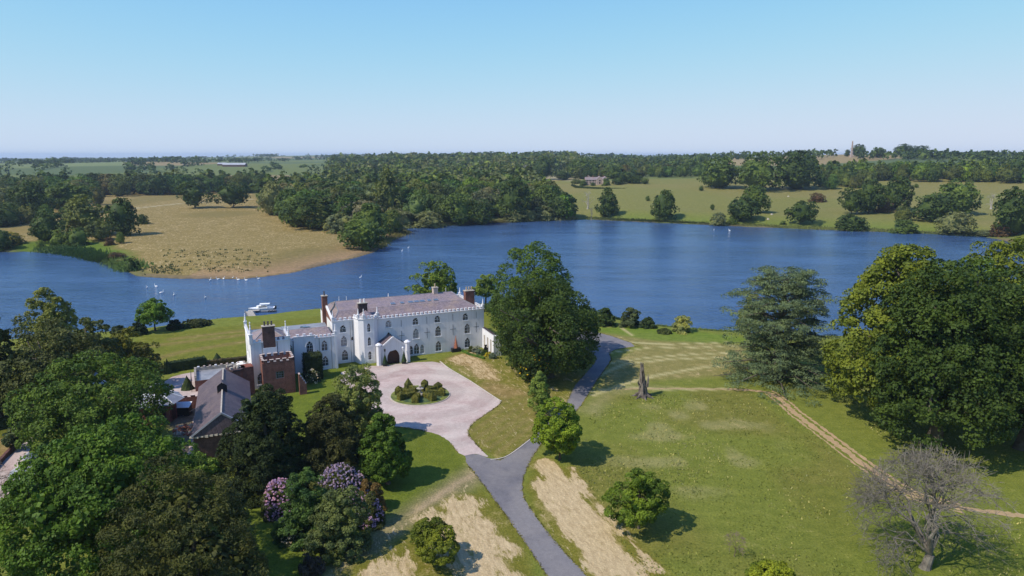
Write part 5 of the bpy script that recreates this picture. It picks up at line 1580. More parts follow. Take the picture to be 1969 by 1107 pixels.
# flower trusses on the rhododendrons, laburnum flowers: petals scattered over the outer skin
M['lilac'] = leaf_mat('lilac_petals', trans=0.3, nscale=1.2)
M['yellow'] = leaf_mat('yellow_petals', trans=0.3, nscale=1.2)
def blossoms(parent, h, r, n, size, color, seed, mat='lilac', mound=True, part='blossom'):
    g = np.random.default_rng(seed)
    c, cr, o = crown_pts(g, r * 0.96, 0.05 * h, h * 0.98, n, 'mound' if mound else 'round', 0.2, 0.0, 0.06)
    cr[:] = size * 0.6
    V, Q = leaves(g, c, cr, o, 9, size, 0.8, 0.3, 0.9)
    V[:, 2] = np.maximum(V[:, 2], 0.05)
    ob = link(part, mesh_np(part, V, Q), [M[mat]], parent)
    ob.color = color + (1,)
    tag(ob, kind='stuff')
for o_, (px, pb, pt, w), n, col, sd2 in zip([ob for ob in COL.objects if ob.name.startswith('rhododendron_bush')],
                                            [(542, 985, 915, 72), (655, 955, 893, 98), (712, 1008, 950, 50)], (620, 640, 260),
                                            ((0.56, 0.37, 0.62), (0.42, 0.34, 0.56), (0.48, 0.35, 0.58)), (1, 2, 3)):
    _, h_, r_ = place_from_px(px, pb, pt, w)
    blossoms(o_, h_, r_, n, 0.17, col, 80 + sd2)
lab_t = big_tree('laburnum_tree', 1028, 742, 672, 56, 'small laburnum with hanging yellow flowers below the oak', color=(0.05, 0.075, 0.02), seed=75, clear=0.1, clumps=60, per=90, leaf=0.3, clump=0.25, tr=0.1)
_, h_, r_ = place_from_px(1028, 742, 672, 56)
blossoms(lab_t, h_, r_ * 1.0, 46, 0.2, (0.75, 0.55, 0.02), 99, 'yellow', False)
for i, (px, pb, pt, w, lab) in enumerate([(555, 1043, 1020, 28, 'small white flowering shrub on the bright grass by the bronze conifer'), (588, 1052, 1040, 24, 'low cream flowering shrub right of the white flowering shrub'),
                                          (603, 735, 708, 26, 'white flowering climber shrub between the yew block and the brick pier')]):
    b_ = big_tree('flowering_shrub', px, pb, pt, w, lab, 'shrub', color=(0.10, 0.12, 0.05), seed=100 + i, shape='mound', clear=0, clumps=24, per=60, leaf=0.2, clump=0.35, trunk=False, part='foliage')
    _, h_, r_ = place_from_px(px, pb, pt, w)
    blossoms(b_, h_, r_, 45, 0.14, (0.75, 0.68, 0.62), 110 + i)

# --- cedar: tiers of flat plates on long limbs
def cedar(px, pyb, pyt, w, label, seed):
    g = np.random.default_rng(seed)
    base, h, r = place_from_px(px, pyb, pyt, w)
    t = empty('cedar_tree', base); tag(t, label, 'tree')
    mb = MB()
    tp_ = [(0, 0, -0.3), (0.2, 0.1, h * 0.25), (-0.3, 0.2, h * 0.5), (0.3, 0, h * 0.75), (0.1, 0.2, h * 0.96)]
    mb.tube(tp_, [1.25, 0.95, 0.75, 0.45, 0.1], 9)
    parts = []
    NT = 108
    for k in range(NT):
        s = (k + 0.5) / NT
        z = h * (0.02 + 0.93 * s)
        a = k * 2.399 + g.uniform(-0.5, 0.5)
        prof = np.interp(s, [0, 0.12, 0.3, 0.42, 0.62, 0.8, 0.93, 1.0], [1.22, 1.05, 0.74, 0.80, 0.94, 0.76, 0.66, 0.42])
        Lr = r * 1.1 * prof * g.uniform(0.55, 1.08)
        rise = h * (0.01 + 0.05 * s)
        ex, ey = math.cos(a) * Lr, math.sin(a) * Lr
        mb.tube([(0, 0, z - h * 0.05), (ex * 0.45, ey * 0.45, z + rise * 0.6), (ex * 0.92, ey * 0.92, z + rise * 0.6 - h * 0.02)], [0.30 * (1 - 0.6 * s), 0.18 * (1 - 0.5 * s), 0.05], 5)
        nclump = 8
        q = g.uniform(0.22, 1.0, nclump) ** 0.8
        side = g.normal(size=nclump) * 0.2 * Lr * (0.4 + q * 0.5)
        cx_ = math.cos(a) * Lr * q - math.sin(a) * side
        cy_ = math.sin(a) * Lr * q + math.cos(a) * side
        cz_ = z + rise * q - (q ** 2.5) * h * 0.045 * (1.3 - s) + g.uniform(-0.4, 0.4, nclump)
        c = np.stack([cx_, cy_, cz_], 1)
        rr = r * 0.13 * g.uniform(0.7, 1.4, (nclump, 1)) * np.array([1, 1, 0.30])
        o = unit(np.stack([cx_ * 0.05, cy_ * 0.05, np.ones(nclump)], 1))
        parts.append(leaves(g, c, rr, o, 92, 0.36, 0.5, 0.4, 0.3, 0.3))
    cc, ccr, co = crown_pts(g, r * 0.62, h * 0.02, h * 0.86, 60, 'egg', 0.25, 0.4, 0.26)
    parts.append(leaves(g, cc, ccr * np.array([1, 1, 0.5]), co, 70, 0.42, 0.7, 0.3, 0.35, 0.3))
    V, Q = join(parts)
    V[:, 2] = np.maximum(V[:, 2], 0.03)
    ob = link('crown', mesh_np('crown', V, Q), [M['needle']], t); ob.color = (0.105, 0.148, 0.078, 1)
    mb.build('trunk', M['bark'], t, smooth=True)
cedar(1494, 728, 514, 208, 'blue green cedar with tiered flat branches on the lake bank', 5)
cedar(1420, 730, 700, 78, 'low spreading blue green cedar bough clump at the foot of the tall cedar', 6) if False else None

# --- bare trees
M['grey_twigs'] = two_tone('grey_twigs', (0.12, 0.104, 0.085), (0.22, 0.197, 0.162), 1.2, 0.95, 0.5, 0.05, spec=0.05)
M['brown_twigs'] = two_tone('brown_twigs', (0.15, 0.105, 0.08), (0.24, 0.18, 0.14), 1.2, 0.95, 0.5, 0.05, spec=0.05)
def bare_tree(px, pyb, pyt, w, name, label, seed, mat='dead_wood', tr=0.5, depth=6, spread=0.75, forks=3, base_=None, twig=0.02, stub=False, fork_h=0.16):
    g = random.Random(seed)
    if base_ is None: base, h, r = place_from_px(px, pyb, pyt, w)
    else: base, h, r = base_
    t = empty(name, base); tag(t, label, 'tree')
    tk, br = MB(), MB()
    def dome():
        while True:
            v = Vector((g.uniform(-1, 1), g.uniform(-1, 1), g.uniform(-0.55, 1)))
            if 0.55 < v.length < 1: return v
    def P_(v, k):     # point of the crown, k from the heart (0) to the skin (1)
        return Vector((v.x * r * k, v.y * r * k, h * (0.46 + 0.54 * v.z * k) if v.z > 0 else h * (0.46 + 0.62 * v.z * k)))
    def curve(a, b, sag, wob, n=4):
        out = [a.copy()]
        L_ = (b - a).length
        for q in range(1, n):
            s_ = q / n
            out.append(a.lerp(b, s_) + Vector((g.uniform(-1, 1) * wob * L_, g.uniform(-1, 1) * wob * L_, sag * L_ * math.sin(math.pi * s_) + g.uniform(-1, 1) * wob * L_)))
        return out + [b.copy()]
    fk = Vector((0.05 * r, 0, h * fork_h))
    tk.tube(curve(Vector((0, 0, -0.3)), fk, 0, 0.03, 3), [tr * 1.5, tr * 1.1, tr, tr * 0.95], 9)
    n1 = {7: 11, 6: 9, 5: 7, 4: 6, 3: 3}[depth]; n2 = {7: 8, 6: 6, 5: 4, 4: 4, 3: 3}[depth]; n3 = {7: 9, 6: 6, 5: 5, 4: 4, 3: 2}[depth]; n4 = {7: 6, 6: 5, 5: 4, 4: 0, 3: 0}[depth]
    for i1 in range(n1):
        v1 = dome(); v1.normalize()
        if i1 < 3: v1 = Vector((0.3 * (i1 - 1), g.uniform(-0.2, 0.2), 1)).normalized()
        e1 = P_(v1, 0.55)
        c1 = curve(fk, e1, 0.06, 0.07)
        r1 = tr * g.uniform(0.30, 0.46)
        tk.tube(c1, [r1, r1 * 0.85, r1 * 0.7, r1 * 0.55, r1 * 0.4], 6)
        for i2 in range(n2):
            v2 = (v1 + Vector((g.gauss(0, 0.5), g.gauss(0, 0.5), g.gauss(0, 0.4)))).normalized()
            b2 = c1[g.choice([2, 3, 4, 4])]
            e2 = P_(v2, g.uniform(0.72, 0.9))
            c2 = curve(b2, e2, 0.05, 0.09)
            r2 = r1 * g.uniform(0.28, 0.42)
            br.tube(c2, [r2, r2 * 0.85, r2 * 0.7, r2 * 0.5, r2 * 0.32], 4)
            for i3 in range(n3):
                b3 = c2[g.choice([1, 2, 3, 4, 4])]
                v3 = (v2 + Vector((g.gauss(0, 0.26), g.gauss(0, 0.26), g.gauss(0, 0.22)))).normalized()
                e3 = P_(v3, g.uniform(0.86, 1.02))
                if (e3 - b3).length > r * 0.42: e3 = b3 + (e3 - b3).normalized() * r * 0.42 * g.uniform(0.6, 1)
                c3 = curve(b3, e3, 0.04, 0.1, 3)
                r3 = max(twig * 1.3, r2 * 0.33)
                br.tube(c3, [r3, r3 * 0.8, r3 * 0.6, r3 * 0.4], 3)
                for i4 in range(n4):
                    b4 = c3[g.choice([1, 2, 3])]
                    d4 = ((e3 - b3).normalized() + Vector((g.gauss(0, 0.7), g.gauss(0, 0.7), g.gauss(0.05, 0.55)))).normalized()
                    L4 = r * g.uniform(0.05, 0.13)
                    br.tube([b4, b4 + d4 * L4], [twig, twig * 0.5], 3)
    tk.build('trunk', M[mat], t)
    br.build('branches', M[mat], t)
    return t
_b, _h, _r = place_from_px(1778, 1092, 850, 290)
bare_tree(0, 0, 0, 0, 'bare_tree', 'large leafless grey tree in the lower right meadow', 4, 'grey_twigs', tr=0.52, depth=7, base_=(_b, _h * 0.97, _r), fork_h=0.12, twig=0.021)
bare_tree(1412, 1070, 1018, 44, 'bare_sapling', 'tiny twiggy brown sapling in the lower right meadow', 8, 'brown_twigs', tr=0.05, depth=5, twig=0.012, fork_h=0.3)
bare_tree(-30, 1000, 880, 150, 'blossom_tree', 'loose brown pink leaved tree at the far left edge', 9, 'brown_twigs', tr=0.2, depth=6, twig=0.02)

# --- dead oak stump: hollow, split, standing like a ragged post
M['old_oak'] = two_tone('old_oak', (0.075, 0.062, 0.055), (0.24, 0.205, 0.175), 1.0, 0.95, 0.9, 0.12, spec=0.05)
def stump():
    base = at(1236, 762)
    t = empty('tree_stump', base); tag(t, 'tall hollow weathered tree stump standing in the mown meadow', 'stump')
    g = random.Random(5)
    mb = MB()
    n = 22; rows = 16
    top = [g.uniform(0.0, 1.0) for _ in range(n)]
    def R_(a, s):
        flare = 0.75 * math.exp(-s * 6) + 0.25 * (1 - s) + 0.74
        return 0.74 * flare * (1 + 0.16 * math.sin(3 * a + 1) + 0.10 * math.sin(7 * a + s * 6) + 0.06 * math.sin(13 * a))
    Hn = [7.3 * (0.50 + 0.50 * smooth(1.5 + 1.7 * math.cos(2 * math.pi * k / n - 3.0))) * (0.9 + 0.1 * top[k]) for k in range(n)]
    V = []
    for k in range(n):
        a = 2 * math.pi * k / n
        for i in range(rows + 1):
            s = i / rows; z = Hn[k] * s - 0.2
            rr = R_(a, z / 7.4 if z > 0 else 0)
            V.append((rr * math.cos(a) * 0.85 - 0.12 * z * 0.3, rr * math.sin(a), z))
    F = []
    hole = {(15, j) for j in range(8, 13)} | {(16, j) for j in range(7, 14)} | {(17, j) for j in range(9, 12)} | {(19, j) for j in range(3, 6)}
    for k in range(n):
        for i in range(rows):
            if (k, i) in hole: continue
            a = k * (rows + 1) + i; b = ((k + 1) % n) * (rows + 1) + i
            F.append((a, b, b + 1, a + 1))
    me = bpy.data.meshes.new('trunk_shell'); me.from_pydata(V, [], F); me.update()
    o = link('trunk_shell', me, [M['old_oak']], t)
    so = o.modifiers.new('thickness', 'SOLIDIFY'); so.thickness = 0.22; so.offset = -1
    q = MB()
    for k in range(7):
        a = k * 0.9 + 0.3
        q.tube([(0.9 * math.cos(a), 0.9 * math.sin(a), 0.5), (1.7 * math.cos(a), 1.7 * math.sin(a), 0.12), (2.5 * math.cos(a), 2.5 * math.sin(a), -0.05)], [0.35, 0.22, 0.06], 6)
    q.tube([(-0.9, -0.6, 2.6), (-1.2, -0.8, 3.2), (-1.1, -0.9, 3.9)], [0.22, 0.14, 0.03], 5)
    q.tube([(0.7, -0.5, 2.2), (0.85, -0.6, 3.8), (0.75, -0.6, 4.9)], [0.3, 0.2, 0.03], 5)
    q.build('root', M['old_oak'], t)
stump()

# ------------------------------------------------------------------ hedges, clipped shapes
M['hedge'] = leaf_mat('hedge_leaf', trans=0.1, rough=0.7, nscale=0.8)
def hedge_box(name, pts, w, h, color, label, cat='hedge', group=None, leaf=0.18, dens=18, z=0.0, parent=None, loc=None, rz=0):
    """clipped hedge along a line: a solid body under a skin of small leaves"""
    g = np.random.default_rng(abs(hash(label or name)) % 1000 if False else len(label or name))
    pts = [np.array(p, float) for p in pts]
    if parent is None:
        o = empty(name, (pts[0][0], pts[0][1], z)); tag(o, label, cat, group); org = pts[0]
    else:
        o = parent; org = np.zeros(2)
    body = MB(); Vp, Np = [], []
    for a, b in zip(pts[:-1], pts[1:]):
        d = (b - a); L = np.hypot(*d); d = d / L; nrm = np.array([-d[1], d[0]])
        a2 = a - org; b2 = b - org
        body.prism([tuple(a2 - nrm * w / 2), tuple(b2 - nrm * w / 2), tuple(b2 + nrm * w / 2), tuple(a2 + nrm * w / 2)], 0, h - 0.05)
        def face(n_, fn, nr):
            u = g.random((n_, 2)); Vp.append(fn(u)); Np.append(np.tile(nr, (n_, 1)))
        def P3(s, off, zz): return np.stack([a2[0] + d[0] * s * L + nrm[0] * off, a2[1] + d[1] * s * L + nrm[1] * off, zz], 1)
        face(int(L * w * dens) + 4, lambda u: P3(u[:, 0], (u[:, 1] - .5) * w, np.full(len(u), h)), np.array([0, 0, 1.0]))
        for sg in (-1, 1):
            face(int(L * h * dens) + 4, lambda u: P3(u[:, 0], np.full(len(u), sg * w / 2), u[:, 1] * h), np.array([nrm[0] * sg, nrm[1] * sg, 0]))
        for sg in (0, 1):
            face(int(w * h * dens) + 4, lambda u: P3(np.full(len(u), float(sg)), (u[:, 0] - .5) * w, u[:, 1] * h), np.array([d[0] * (sg * 2 - 1), d[1] * (sg * 2 - 1), 0]))
    P_ = np.concatenate(Vp); Nn = np.concatenate(Np)
    P_ = P_ + g.normal(size=P_.shape) * 0.07 + Nn * (0.10 * np.sin(P_[:, :1] * 3.1 + P_[:, 1:2] * 2.3) + 0.05)
    nn = unit(Nn + g.normal(size=P_.shape) * 0.5)
    t_ = unit(np.cross(nn, g.normal(size=P_.shape))); b_ = np.cross(nn, t_)
    s_ = leaf * (0.6 + 0.8 * g.random((len(P_), 1)))
    V = np.stack([P_ - t_ * s_ * .5 - b_ * s_ * .5, P_ + t_ * s_ * .5 - b_ * s_ * .5, P_ + t_ * s_ * .5 + b_ * s_ * .5, P_ - t_ * s_ * .5 + b_ * s_ * .5], 1).reshape(-1, 3)
    V[:, 2] = np.maximum(V[:, 2], 0.01)
    k1_ = body.build('hedge_body' if parent is None else 'hedge_arm', M['hedge'], o, (0, 0, 0) if loc is None else loc, rz)
    k1_.color = color + (1,)
    k2_ = link('foliage', mesh_np('foliage', V, np.arange(len(V)).reshape(-1, 4)), [M['hedge']], o if parent is None else k1_)
    k2_.color = color + (1,)
    return o
HD = (0.030, 0.048, 0.018)
hedge_box('hedge', [atz(318, 716), atz(396, 703)], 1.6, 2.2, HD, 'dark clipped hedge between the lakeside lawn and the service court')
hedge_box('hedge', [atz(396, 703), atz(478, 694)], 1.1, 1.2, (0.06, 0.05, 0.025), 'low brownish hedge behind the flat roofed range', leaf=0.14)
hedge_box('hedge', [atz(-60, 835), atz(56, 812)], 2.0, 2.0, HD, 'dark clipped hedge left of the biggest sycamore')
hedge_box('yew_block', [hw(-45.2, -7.0)[:2], hw(-41.6, -7.0)[:2]], 3.6, 5.4, (0.030, 0.042, 0.014), 'tall square clipped yew block against the white wing', dens=22)
hedge_box('hedge', [hw(1.5, 3.2)[:2], hw(14, 3.2)[:2]], 1.2, 1.5, HD, 'clipped hedge on the lawn behind the garden wall')
hedge_box('hedge', [hw(1.5, -5.2)[:2], hw(10, -5.6)[:2]], 2.2, 0.9, (0.06, 0.09, 0.025), 'low box hedge right of the garden wall under the oak')
hedge_box('hedge', [hw(-6.4, -1.0)[:2], hw(-6.0, -4.5)[:2], hw(-3.9, -9.5)[:2]], 0.5, 0.5, (0.06, 0.12, 0.02), 'narrow green edging hedge along the border by the garden wall', leaf=0.12)
for i, (px, pyb, h_, r_, lab) in enumerate([(361, 748, 3.0, 1.35, 'clipped yew pyramid standing on the service court gravel'), (418, 695, 2.2, 1.3, 'clipped pyramid top above the hedge left of the white wing'), (323, 717, 3.4, 1.0, 'slim clipped pyramid at the end of the dark hedge')]):
    cone_tree(atz(px, pyb), h_, r_, M['hedge'], (0.028, 0.045, 0.016), lab, base=False)

# border flowers by the garden wall: countable clumps
for i, (xl, yl, h_, r_, c_, lab) in enumerate([
        (-4.3, -2.0, 1.2, 0.9, (0.09, 0.11, 0.03), 'yellow green clump at the inner end of the garden wall border'),
        (-3.6, -3.4, 1.5, 1.0, (0.16, 0.19, 0.17), 'silver grey foliage clump in the garden wall border'),
        (-3.2, -5.0, 1.3, 1.0, (0.11, 0.15, 0.12), 'blue grey clump in the middle of the garden wall border'),
        (-2.5, -6.5, 1.2, 0.9, (0.06, 0.10, 0.03), 'green clump in the garden wall border before the yellow flowers'),
        (-2.0, -8.0, 1.1, 0.9, (0.42, 0.36, 0.03), 'yellow flowering clump at the outer end of the border'),
        (-1.9, -9.6, 1.2, 1.0, (0.13, 0.17, 0.11), 'grey green clump beyond the yellow flowering clump'),
        (-1.3, -4.2, 2.0, 0.45, (0.02, 0.02, 0.02), 'dark bronze upright plant against the garden wall')]):
    big_tree('border_plant', 0, 0, 0, 0, lab, 'plant', color=c_, seed=130 + i, shape='mound', clear=0, clumps=26, per=45, leaf=0.2, clump=0.3, trunk=False, part='foliage', world_=(hw(xl, yl), h_, r_))

# ------------------------------------------------------------------ topiary island in the forecourt
IX, IY = atz(808, 760)
isl = empty('topiary_island', (IX, IY, 0), HROT); tag(isl, 'round grass island with clipped yew wheel in the middle of the forecourt', 'garden')
q = MB(); q.frustum(0, 0, -0.02, 0.16, 6.15, 6.1, 40); q.build('stone_rim', M['stone'], isl)
q = MB(); q.frustum(0, 0, 0.02, 0.20, 5.95, 5.9, 40); gr = q.build('turf', M['hedge'], isl); gr.color = (0.135, 0.165, 0.05, 1)
q = MB(); q.frustum(0, 0, 0.1, 0.215, 4.9, 4.85, 32); gr = q.build('flower_bed', M['hedge'], isl); gr.color = (0.075, 0.115, 0.055, 1)
TCOL = (0.115, 0.120, 0.030)
for k in range(8):
    a = 2 * math.pi * (k + 0.35) / 8
    ca, sa = math.cos(a), math.sin(a)
    hh = 1.0
    hb_ = hedge_box('topiary_arm', [(ca * 1.5, sa * 1.5), (ca * 4.2, sa * 4.2)], 0.75, hh, TCOL, None, parent=isl, loc=(0, 0, 0.2), dens=45, leaf=0.12)
    # a house shaped block at the end of each arm
    tb2 = MB()
    w_ = 0.62
    tb2.box(-w_, w_, -w_, w_, 0, 1.1)
    for i in range(4):
        P4_ = [(-w_, -w_), (w_, -w_), (w_, w_), (-w_, w_)]
        tb2.poly([(*P4_[i], 1.1), (*P4_[(i + 1) % 4], 1.1), (0, 0, 1.75 if k != 2 else 2.5)])
    tbo = tb2.build('topiary_block', M['hedge'], isl, (ca * 4.45, sa * 4.45, 0.2), a)
    tbo.color = TCOL + (1,)
    gk = np.random.default_rng(k)
    n_ = 330
    uu = gk.uniform(-1, 1, (n_, 2)) * w_
    sidek = gk.integers(0, 4, n_); zz_ = gk.uniform(0, 1.1, n_)
    pts_s = np.stack([np.where(sidek == 0, w_, np.where(sidek == 1, -w_, uu[:, 0])), np.where(sidek == 2, w_, np.where(sidek == 3, -w_, uu[:, 1])), zz_], 1)
    nn_s = np.stack([(sidek == 0) * 1.0 - (sidek == 1), (sidek == 2) * 1.0 - (sidek == 3), np.zeros(n_)], 1)
    up_ = gk.uniform(-1, 1, (n_, 2)) * w_; tz = 1.1 + 0.62 * (1 - np.abs(up_).max(1) / w_)
    pts_s = np.concatenate([pts_s, np.stack([up_[:, 0], up_[:, 1], tz], 1)]); nn_s = np.concatenate([nn_s, np.tile([0, 0, 1.0], (n_, 1))])
    V_, Q_ = leaves(gk, pts_s, np.full((len(pts_s), 1), 0.05) * np.ones(3), nn_s, 1, 0.16, 0.5, 0.3)
    sk_ = link('foliage', mesh_np('foliage', V_, Q_), [M['hedge']], tbo); sk_.color = TCOL + (1,)
q = MB(); q.frustum(0, 0, 0.2, 0.5, 0.9, 0.8, 10); q.frustum(0, 0, 0.5, 1.3, 0.22, 0.22, 8); q.frustum(0, 0, 1.3, 1.55, 0.3, 0.75, 10); q.frustum(0, 0, 1.55, 2.1, 0.12, 0.3, 8)
q.build('fountain', M['stone'], isl)

# ------------------------------------------------------------------ boat and jetty
b0 = Vector(atz(506, 594, WATER))
bt = empty('motor_boat', (b0.x, b0.y, WATER), 0.22); tag(bt, 'white cabin motor boat moored at the end of the jetty', 'boat')
q = MB()
def hullring(z, s, e): return [(-4.6 * s - e, 0), (-3.0 * s, -1.25 * s), (0, -1.5 * s), (3.6 * s, -1.35 * s), (3.8 * s, 0), (3.6 * s, 1.35 * s), (0, 1.5 * s), (-3.0 * s, 1.25 * s)], z
r0_, z0_ = hullring(-0.35, 0.82, 0); r1_, z1_ = hullring(0.55, 1.0, 0.3)
for i in range(8):
    j = (i + 1) % 8
    q.poly([(*r0_[i], z0_), (*r0_[j], z0_), (*r1_[j], z1_), (*r1_[i], z1_)])
q.poly([(*p, z1_ - 0.04) for p in r1_])
q.build('hull', M['white_paint'], bt)
q = MB(); q.prism([(-1.4, -1.0), (1.5, -1.05), (1.5, 1.05), (-1.4, 1.0), (-2.1, 0)], 0.52, 1.25); q.build('cabin', M['white_paint'], bt)
q = MB()
for s_ in (-1, 1): q.box(-1.2, 1.3, 1.06 * s_ - 0.01, 1.06 * s_ + 0.01, 0.85, 1.12)
q.build('window', M['glass'], bt)
q = MB(); q.box(-1.0, 2.2, -1.0, 1.0, 1.75, 1.85)
for xx in (-0.9, 2.1):
    for yy in (-0.9, 0.9): q.tube([(xx, yy, 0.9), (xx, yy, 1.78)], [0.04, 0.04], 5)
q.build('canopy', M['white_paint'], bt)
q = MB(); q.box(3.8, 4.3, -0.3, 0.3, -0.2, 1.0); q.build('engine', M['iron'], bt)
b1 = Vector(atz(513, 599, WATER))
bt = empty('launch', (b1.x, b1.y, WATER), 0.22); tag(bt, 'grey open launch with dark tyres along its side moored beside the white boat', 'boat')
q = MB()
for i in range(8):
    j = (i + 1) % 8
    q.poly([(r0_[i][0] * .8, r0_[i][1] * .7, -0.3), (r0_[j][0] * .8, r0_[j][1] * .7, -0.3), (r1_[j][0] * .8, r1_[j][1] * .7, 0.4), (r1_[i][0] * .8, r1_[i][1] * .7, 0.4)])
q.poly([(p[0] * 0.8, p[1] * 0.7, 0.1) for p in r1_])
q.build('hull', M['lead'], bt)
ty = MB()
for k in range(12):
    a0, a1 = 2 * math.pi * k / 12, 2 * math.pi * (k + 1) / 12
    ty.bar((0.35 * math.cos(a0), 0, 0.35 * math.sin(a0)), (0.35 * math.cos(a1), 0, 0.35 * math.sin(a1)), 0.14)
tme = ty.mesh('tyre'); tme.materials.append(M['iron'])
for k in range(3): link('tyre', tme, [], bt, (1.0 + k * 0.9, -1.1, 0.25))
j0, j1, j2 = Vector(atz(487, 611, WATER + 0.7)), Vector(atz(478, 597, WATER + 0.7)), Vector(atz(500, 595.5, WATER + 0.7))
jt = empty('jetty', (j0.x, j0.y, WATER)); tag(jt, 'pale timber jetty running from the lawn to the moored boats', 'jetty')
jd = (j1 - j0); JL = jd.length; jd.normalize(); ang = math.atan2(jd.y, jd.x)
pk = MB(); pk.box(-0.14, 0.14, -1.1, 1.1, 0.62, 0.7); pkm = pk.mesh('plank'); pkm.materials.append(M['timber'])
for k in range(int(JL / 0.32)):
    p = jd * (k * 0.32 - 0.6)
    link('plank', pkm, [], jt, (p.x, p.y, 0), (0, 0, ang))
jd2 = (j2 - j1); JL2 = jd2.length; jd2.normalize(); ang2 = math.atan2(jd2.y, jd2.x); o2 = j1 - j0
for k in range(int(JL2 / 0.32)):
    p = o2 + jd2 * (k * 0.32)
    link('plank', pkm, [], jt, (p.x, p.y, 0.003), (0, 0, ang2))
ps = MB(); ps.frustum(0, 0, -1.5, 0.95, 0.11, 0.11, 6); psm = ps.mesh('post'); psm.materials.append(M['timber'])
for k in range(6):
    p = jd * (k * JL / 5)
    for s_ in (-1.1, 1.1): link('post', psm, [], jt, (p.x - jd.y * s_, p.y + jd.x * s_, 0))
# ------------------------------------------------------------------ swans
def swan_mesh():
    me = bpy.data.meshes.new('swan')
    import bmesh
    bm = bmesh.new()
    bmesh.ops.create_uvsphere(bm, u_segments=10, v_segments=7, radius=0.5)
    for v in bm.verts:
        v.co.x *= 1.15; v.co.y *= 0.62; v.co.z = v.co.z * 0.55 + 0.12
        if v.co.x < -0.3: v.co.z += 0.25 * (-0.3 - v.co.x); v.co.y *= 0.6
    bm.to_mesh(me); bm.free()
    mb = MB()
    mb.tube([(0.42, 0, 0.18), (0.62, 0, 0.35), (0.60, 0, 0.62), (0.62, 0, 0.85), (0.74, 0, 0.92), (0.86, 0, 0.86)], [0.16, 0.10, 0.065, 0.06, 0.085, 0.05], 7)
    i = len(me.vertices)
    V = [tuple(v.co) for v in me.vertices] + mb.v
    F = [tuple(p.vertices) for p in me.polygons] + [tuple(k + i for k in f) for f in mb.f]
    m2 = bpy.data.meshes.new('swan'); m2.from_pydata(V, [], F)
    m2.polygons.foreach_set('use_smooth', [True] * len(F)); m2.materials.append(M['white_paint']); m2.update()
    return m2
SW = swan_mesh()
bk_ = MB(); bk_.frustum(0, 0, 0, 0.14, 0.04, 0.01, 5); bkm = bk_.mesh('beak'); bkm.materials.append(M['terracotta'])
SWANS = [(283, 553), (301, 551), (310, 563), (335, 567), (395, 572), (404, 539), (420, 537), (430, 536), (447, 535), (459, 538), (474, 539), (498, 536), (693, 534), (773, 483), (785, 477), (1373, 442), (1403, 443)]
SLAB = {4: 'white swan alone on the open water below the resting swans', 12: 'lone white swan on the water beyond the mansion roof', 13: 'nearer white swan of the pair off the reed point', 14: 'farther white swan of the pair off the reed point',
        15: 'left white swan of the pair by the far right shore', 16: 'right white swan of the pair by the far right shore'}
for i, (px, py) in enumerate(SWANS):
    w_ = atz(px, py, WATER)
    s = empty('swan', (w_[0], w_[1], WATER), rnd.uniform(0, 6.28)); s.scale = (1.15,) * 3
    lab = SLAB.get(i) or ('white swan at the edge of the parched peninsula shore' if i > 4 else 'white swan swimming off the parched peninsula, left of the round tree line')
    tag(s, lab, 'swan', None if i in SLAB else ('swans along the peninsula shore' if i > 4 else 'swans swimming off the peninsula'))
    link('body', SW, [], s); link('beak', bkm, [], s, (0.84, 0, 0.87), (0, math.pi / 2, 0))

big_tree('small_tree', 36, 862, 808, 44, 'small grey green tree by the garden wall at the far left edge', color=(0.09, 0.12, 0.055), seed=151, clear=0.1, clumps=50, per=70, leaf=0.26, clump=0.25, tr=0.1)
# ------------------------------------------------------------------ tree stock for the middle and far distance
def stock_crown(seed, shape, clumps, per, leaf, clump, lob, clear, mat='far_leaf', aspect=0.7, up=0.4, jit=0.5):
    """crown of unit height and radius 0.5"""
    g = np.random.default_rng(seed)
    c, cr, o = crown_pts(g, 0.44, clear, 0.95, clumps, shape, lob, 0.2, clump)
    V, Q = leaves(g, c, cr, o, per, leaf, jit, up, aspect)
    V, Q = join([(V, Q), core_blob(g, 0.34 if shape != 'mound' else 0.36, clear, 0.86, shape)])
    me = mesh_np('crown', V, Q); me.materials.append(M[mat])
    tm = trunk_mb(g, 1.0, 0.028, c, 0.3, 5)
    t_ = tm.mesh('trunk', True); t_.materials.append(M['bark'])
    return me, t_
STOCK = {
    'round': [stock_crown(200 + i, 'round', 95, 24, 0.055, 0.30, 0.22, 0.02) for i in range(7)],
    'egg': [stock_crown(210 + i, 'egg', 95, 24, 0.055, 0.30, 0.2, 0.0) for i in range(4)],
    'open': [stock_crown(220 + i, 'round', 64, 30, 0.052, 0.28, 0.38, 0.12) for i in range(4)],
    'mound': [stock_crown(230 + i, 'mound', 60, 26, 0.065, 0.32, 0.2, 0.0) for i in range(4)],
    'cone': [stock_crown(240 + i, 'cone', 80, 24, 0.055, 0.30, 0.15, 0.0) for i in range(3)],
}
FAR_SMALL = [stock_crown(250 + i, 'egg' if i % 2 else 'round', 20, 18, 0.11, 0.36, 0.25, 0.0) for i in range(6)]
def stock_tree(name, base, h, r, shape, color, label, group=None, cat='tree', parts=True, variant=None, rz=None, small=False):
    me, tm = (FAR_SMALL if small else STOCK[shape])[(variant if variant is not None else rnd.randrange(99)) % len(FAR_SMALL if small else STOCK[shape])]
    t = empty(name, base, rnd.uniform(0, 6.28) if rz is None else rz)
    t.scale = (2 * r, 2 * r, h)
    tag(t, label, cat, group)
    c = link('crown' if cat == 'tree' else 'foliage', me, [], t); c.color = tuple(color) + (1,)
    if cat == 'tree' and not small: link('trunk', tm, [], t)
    return t

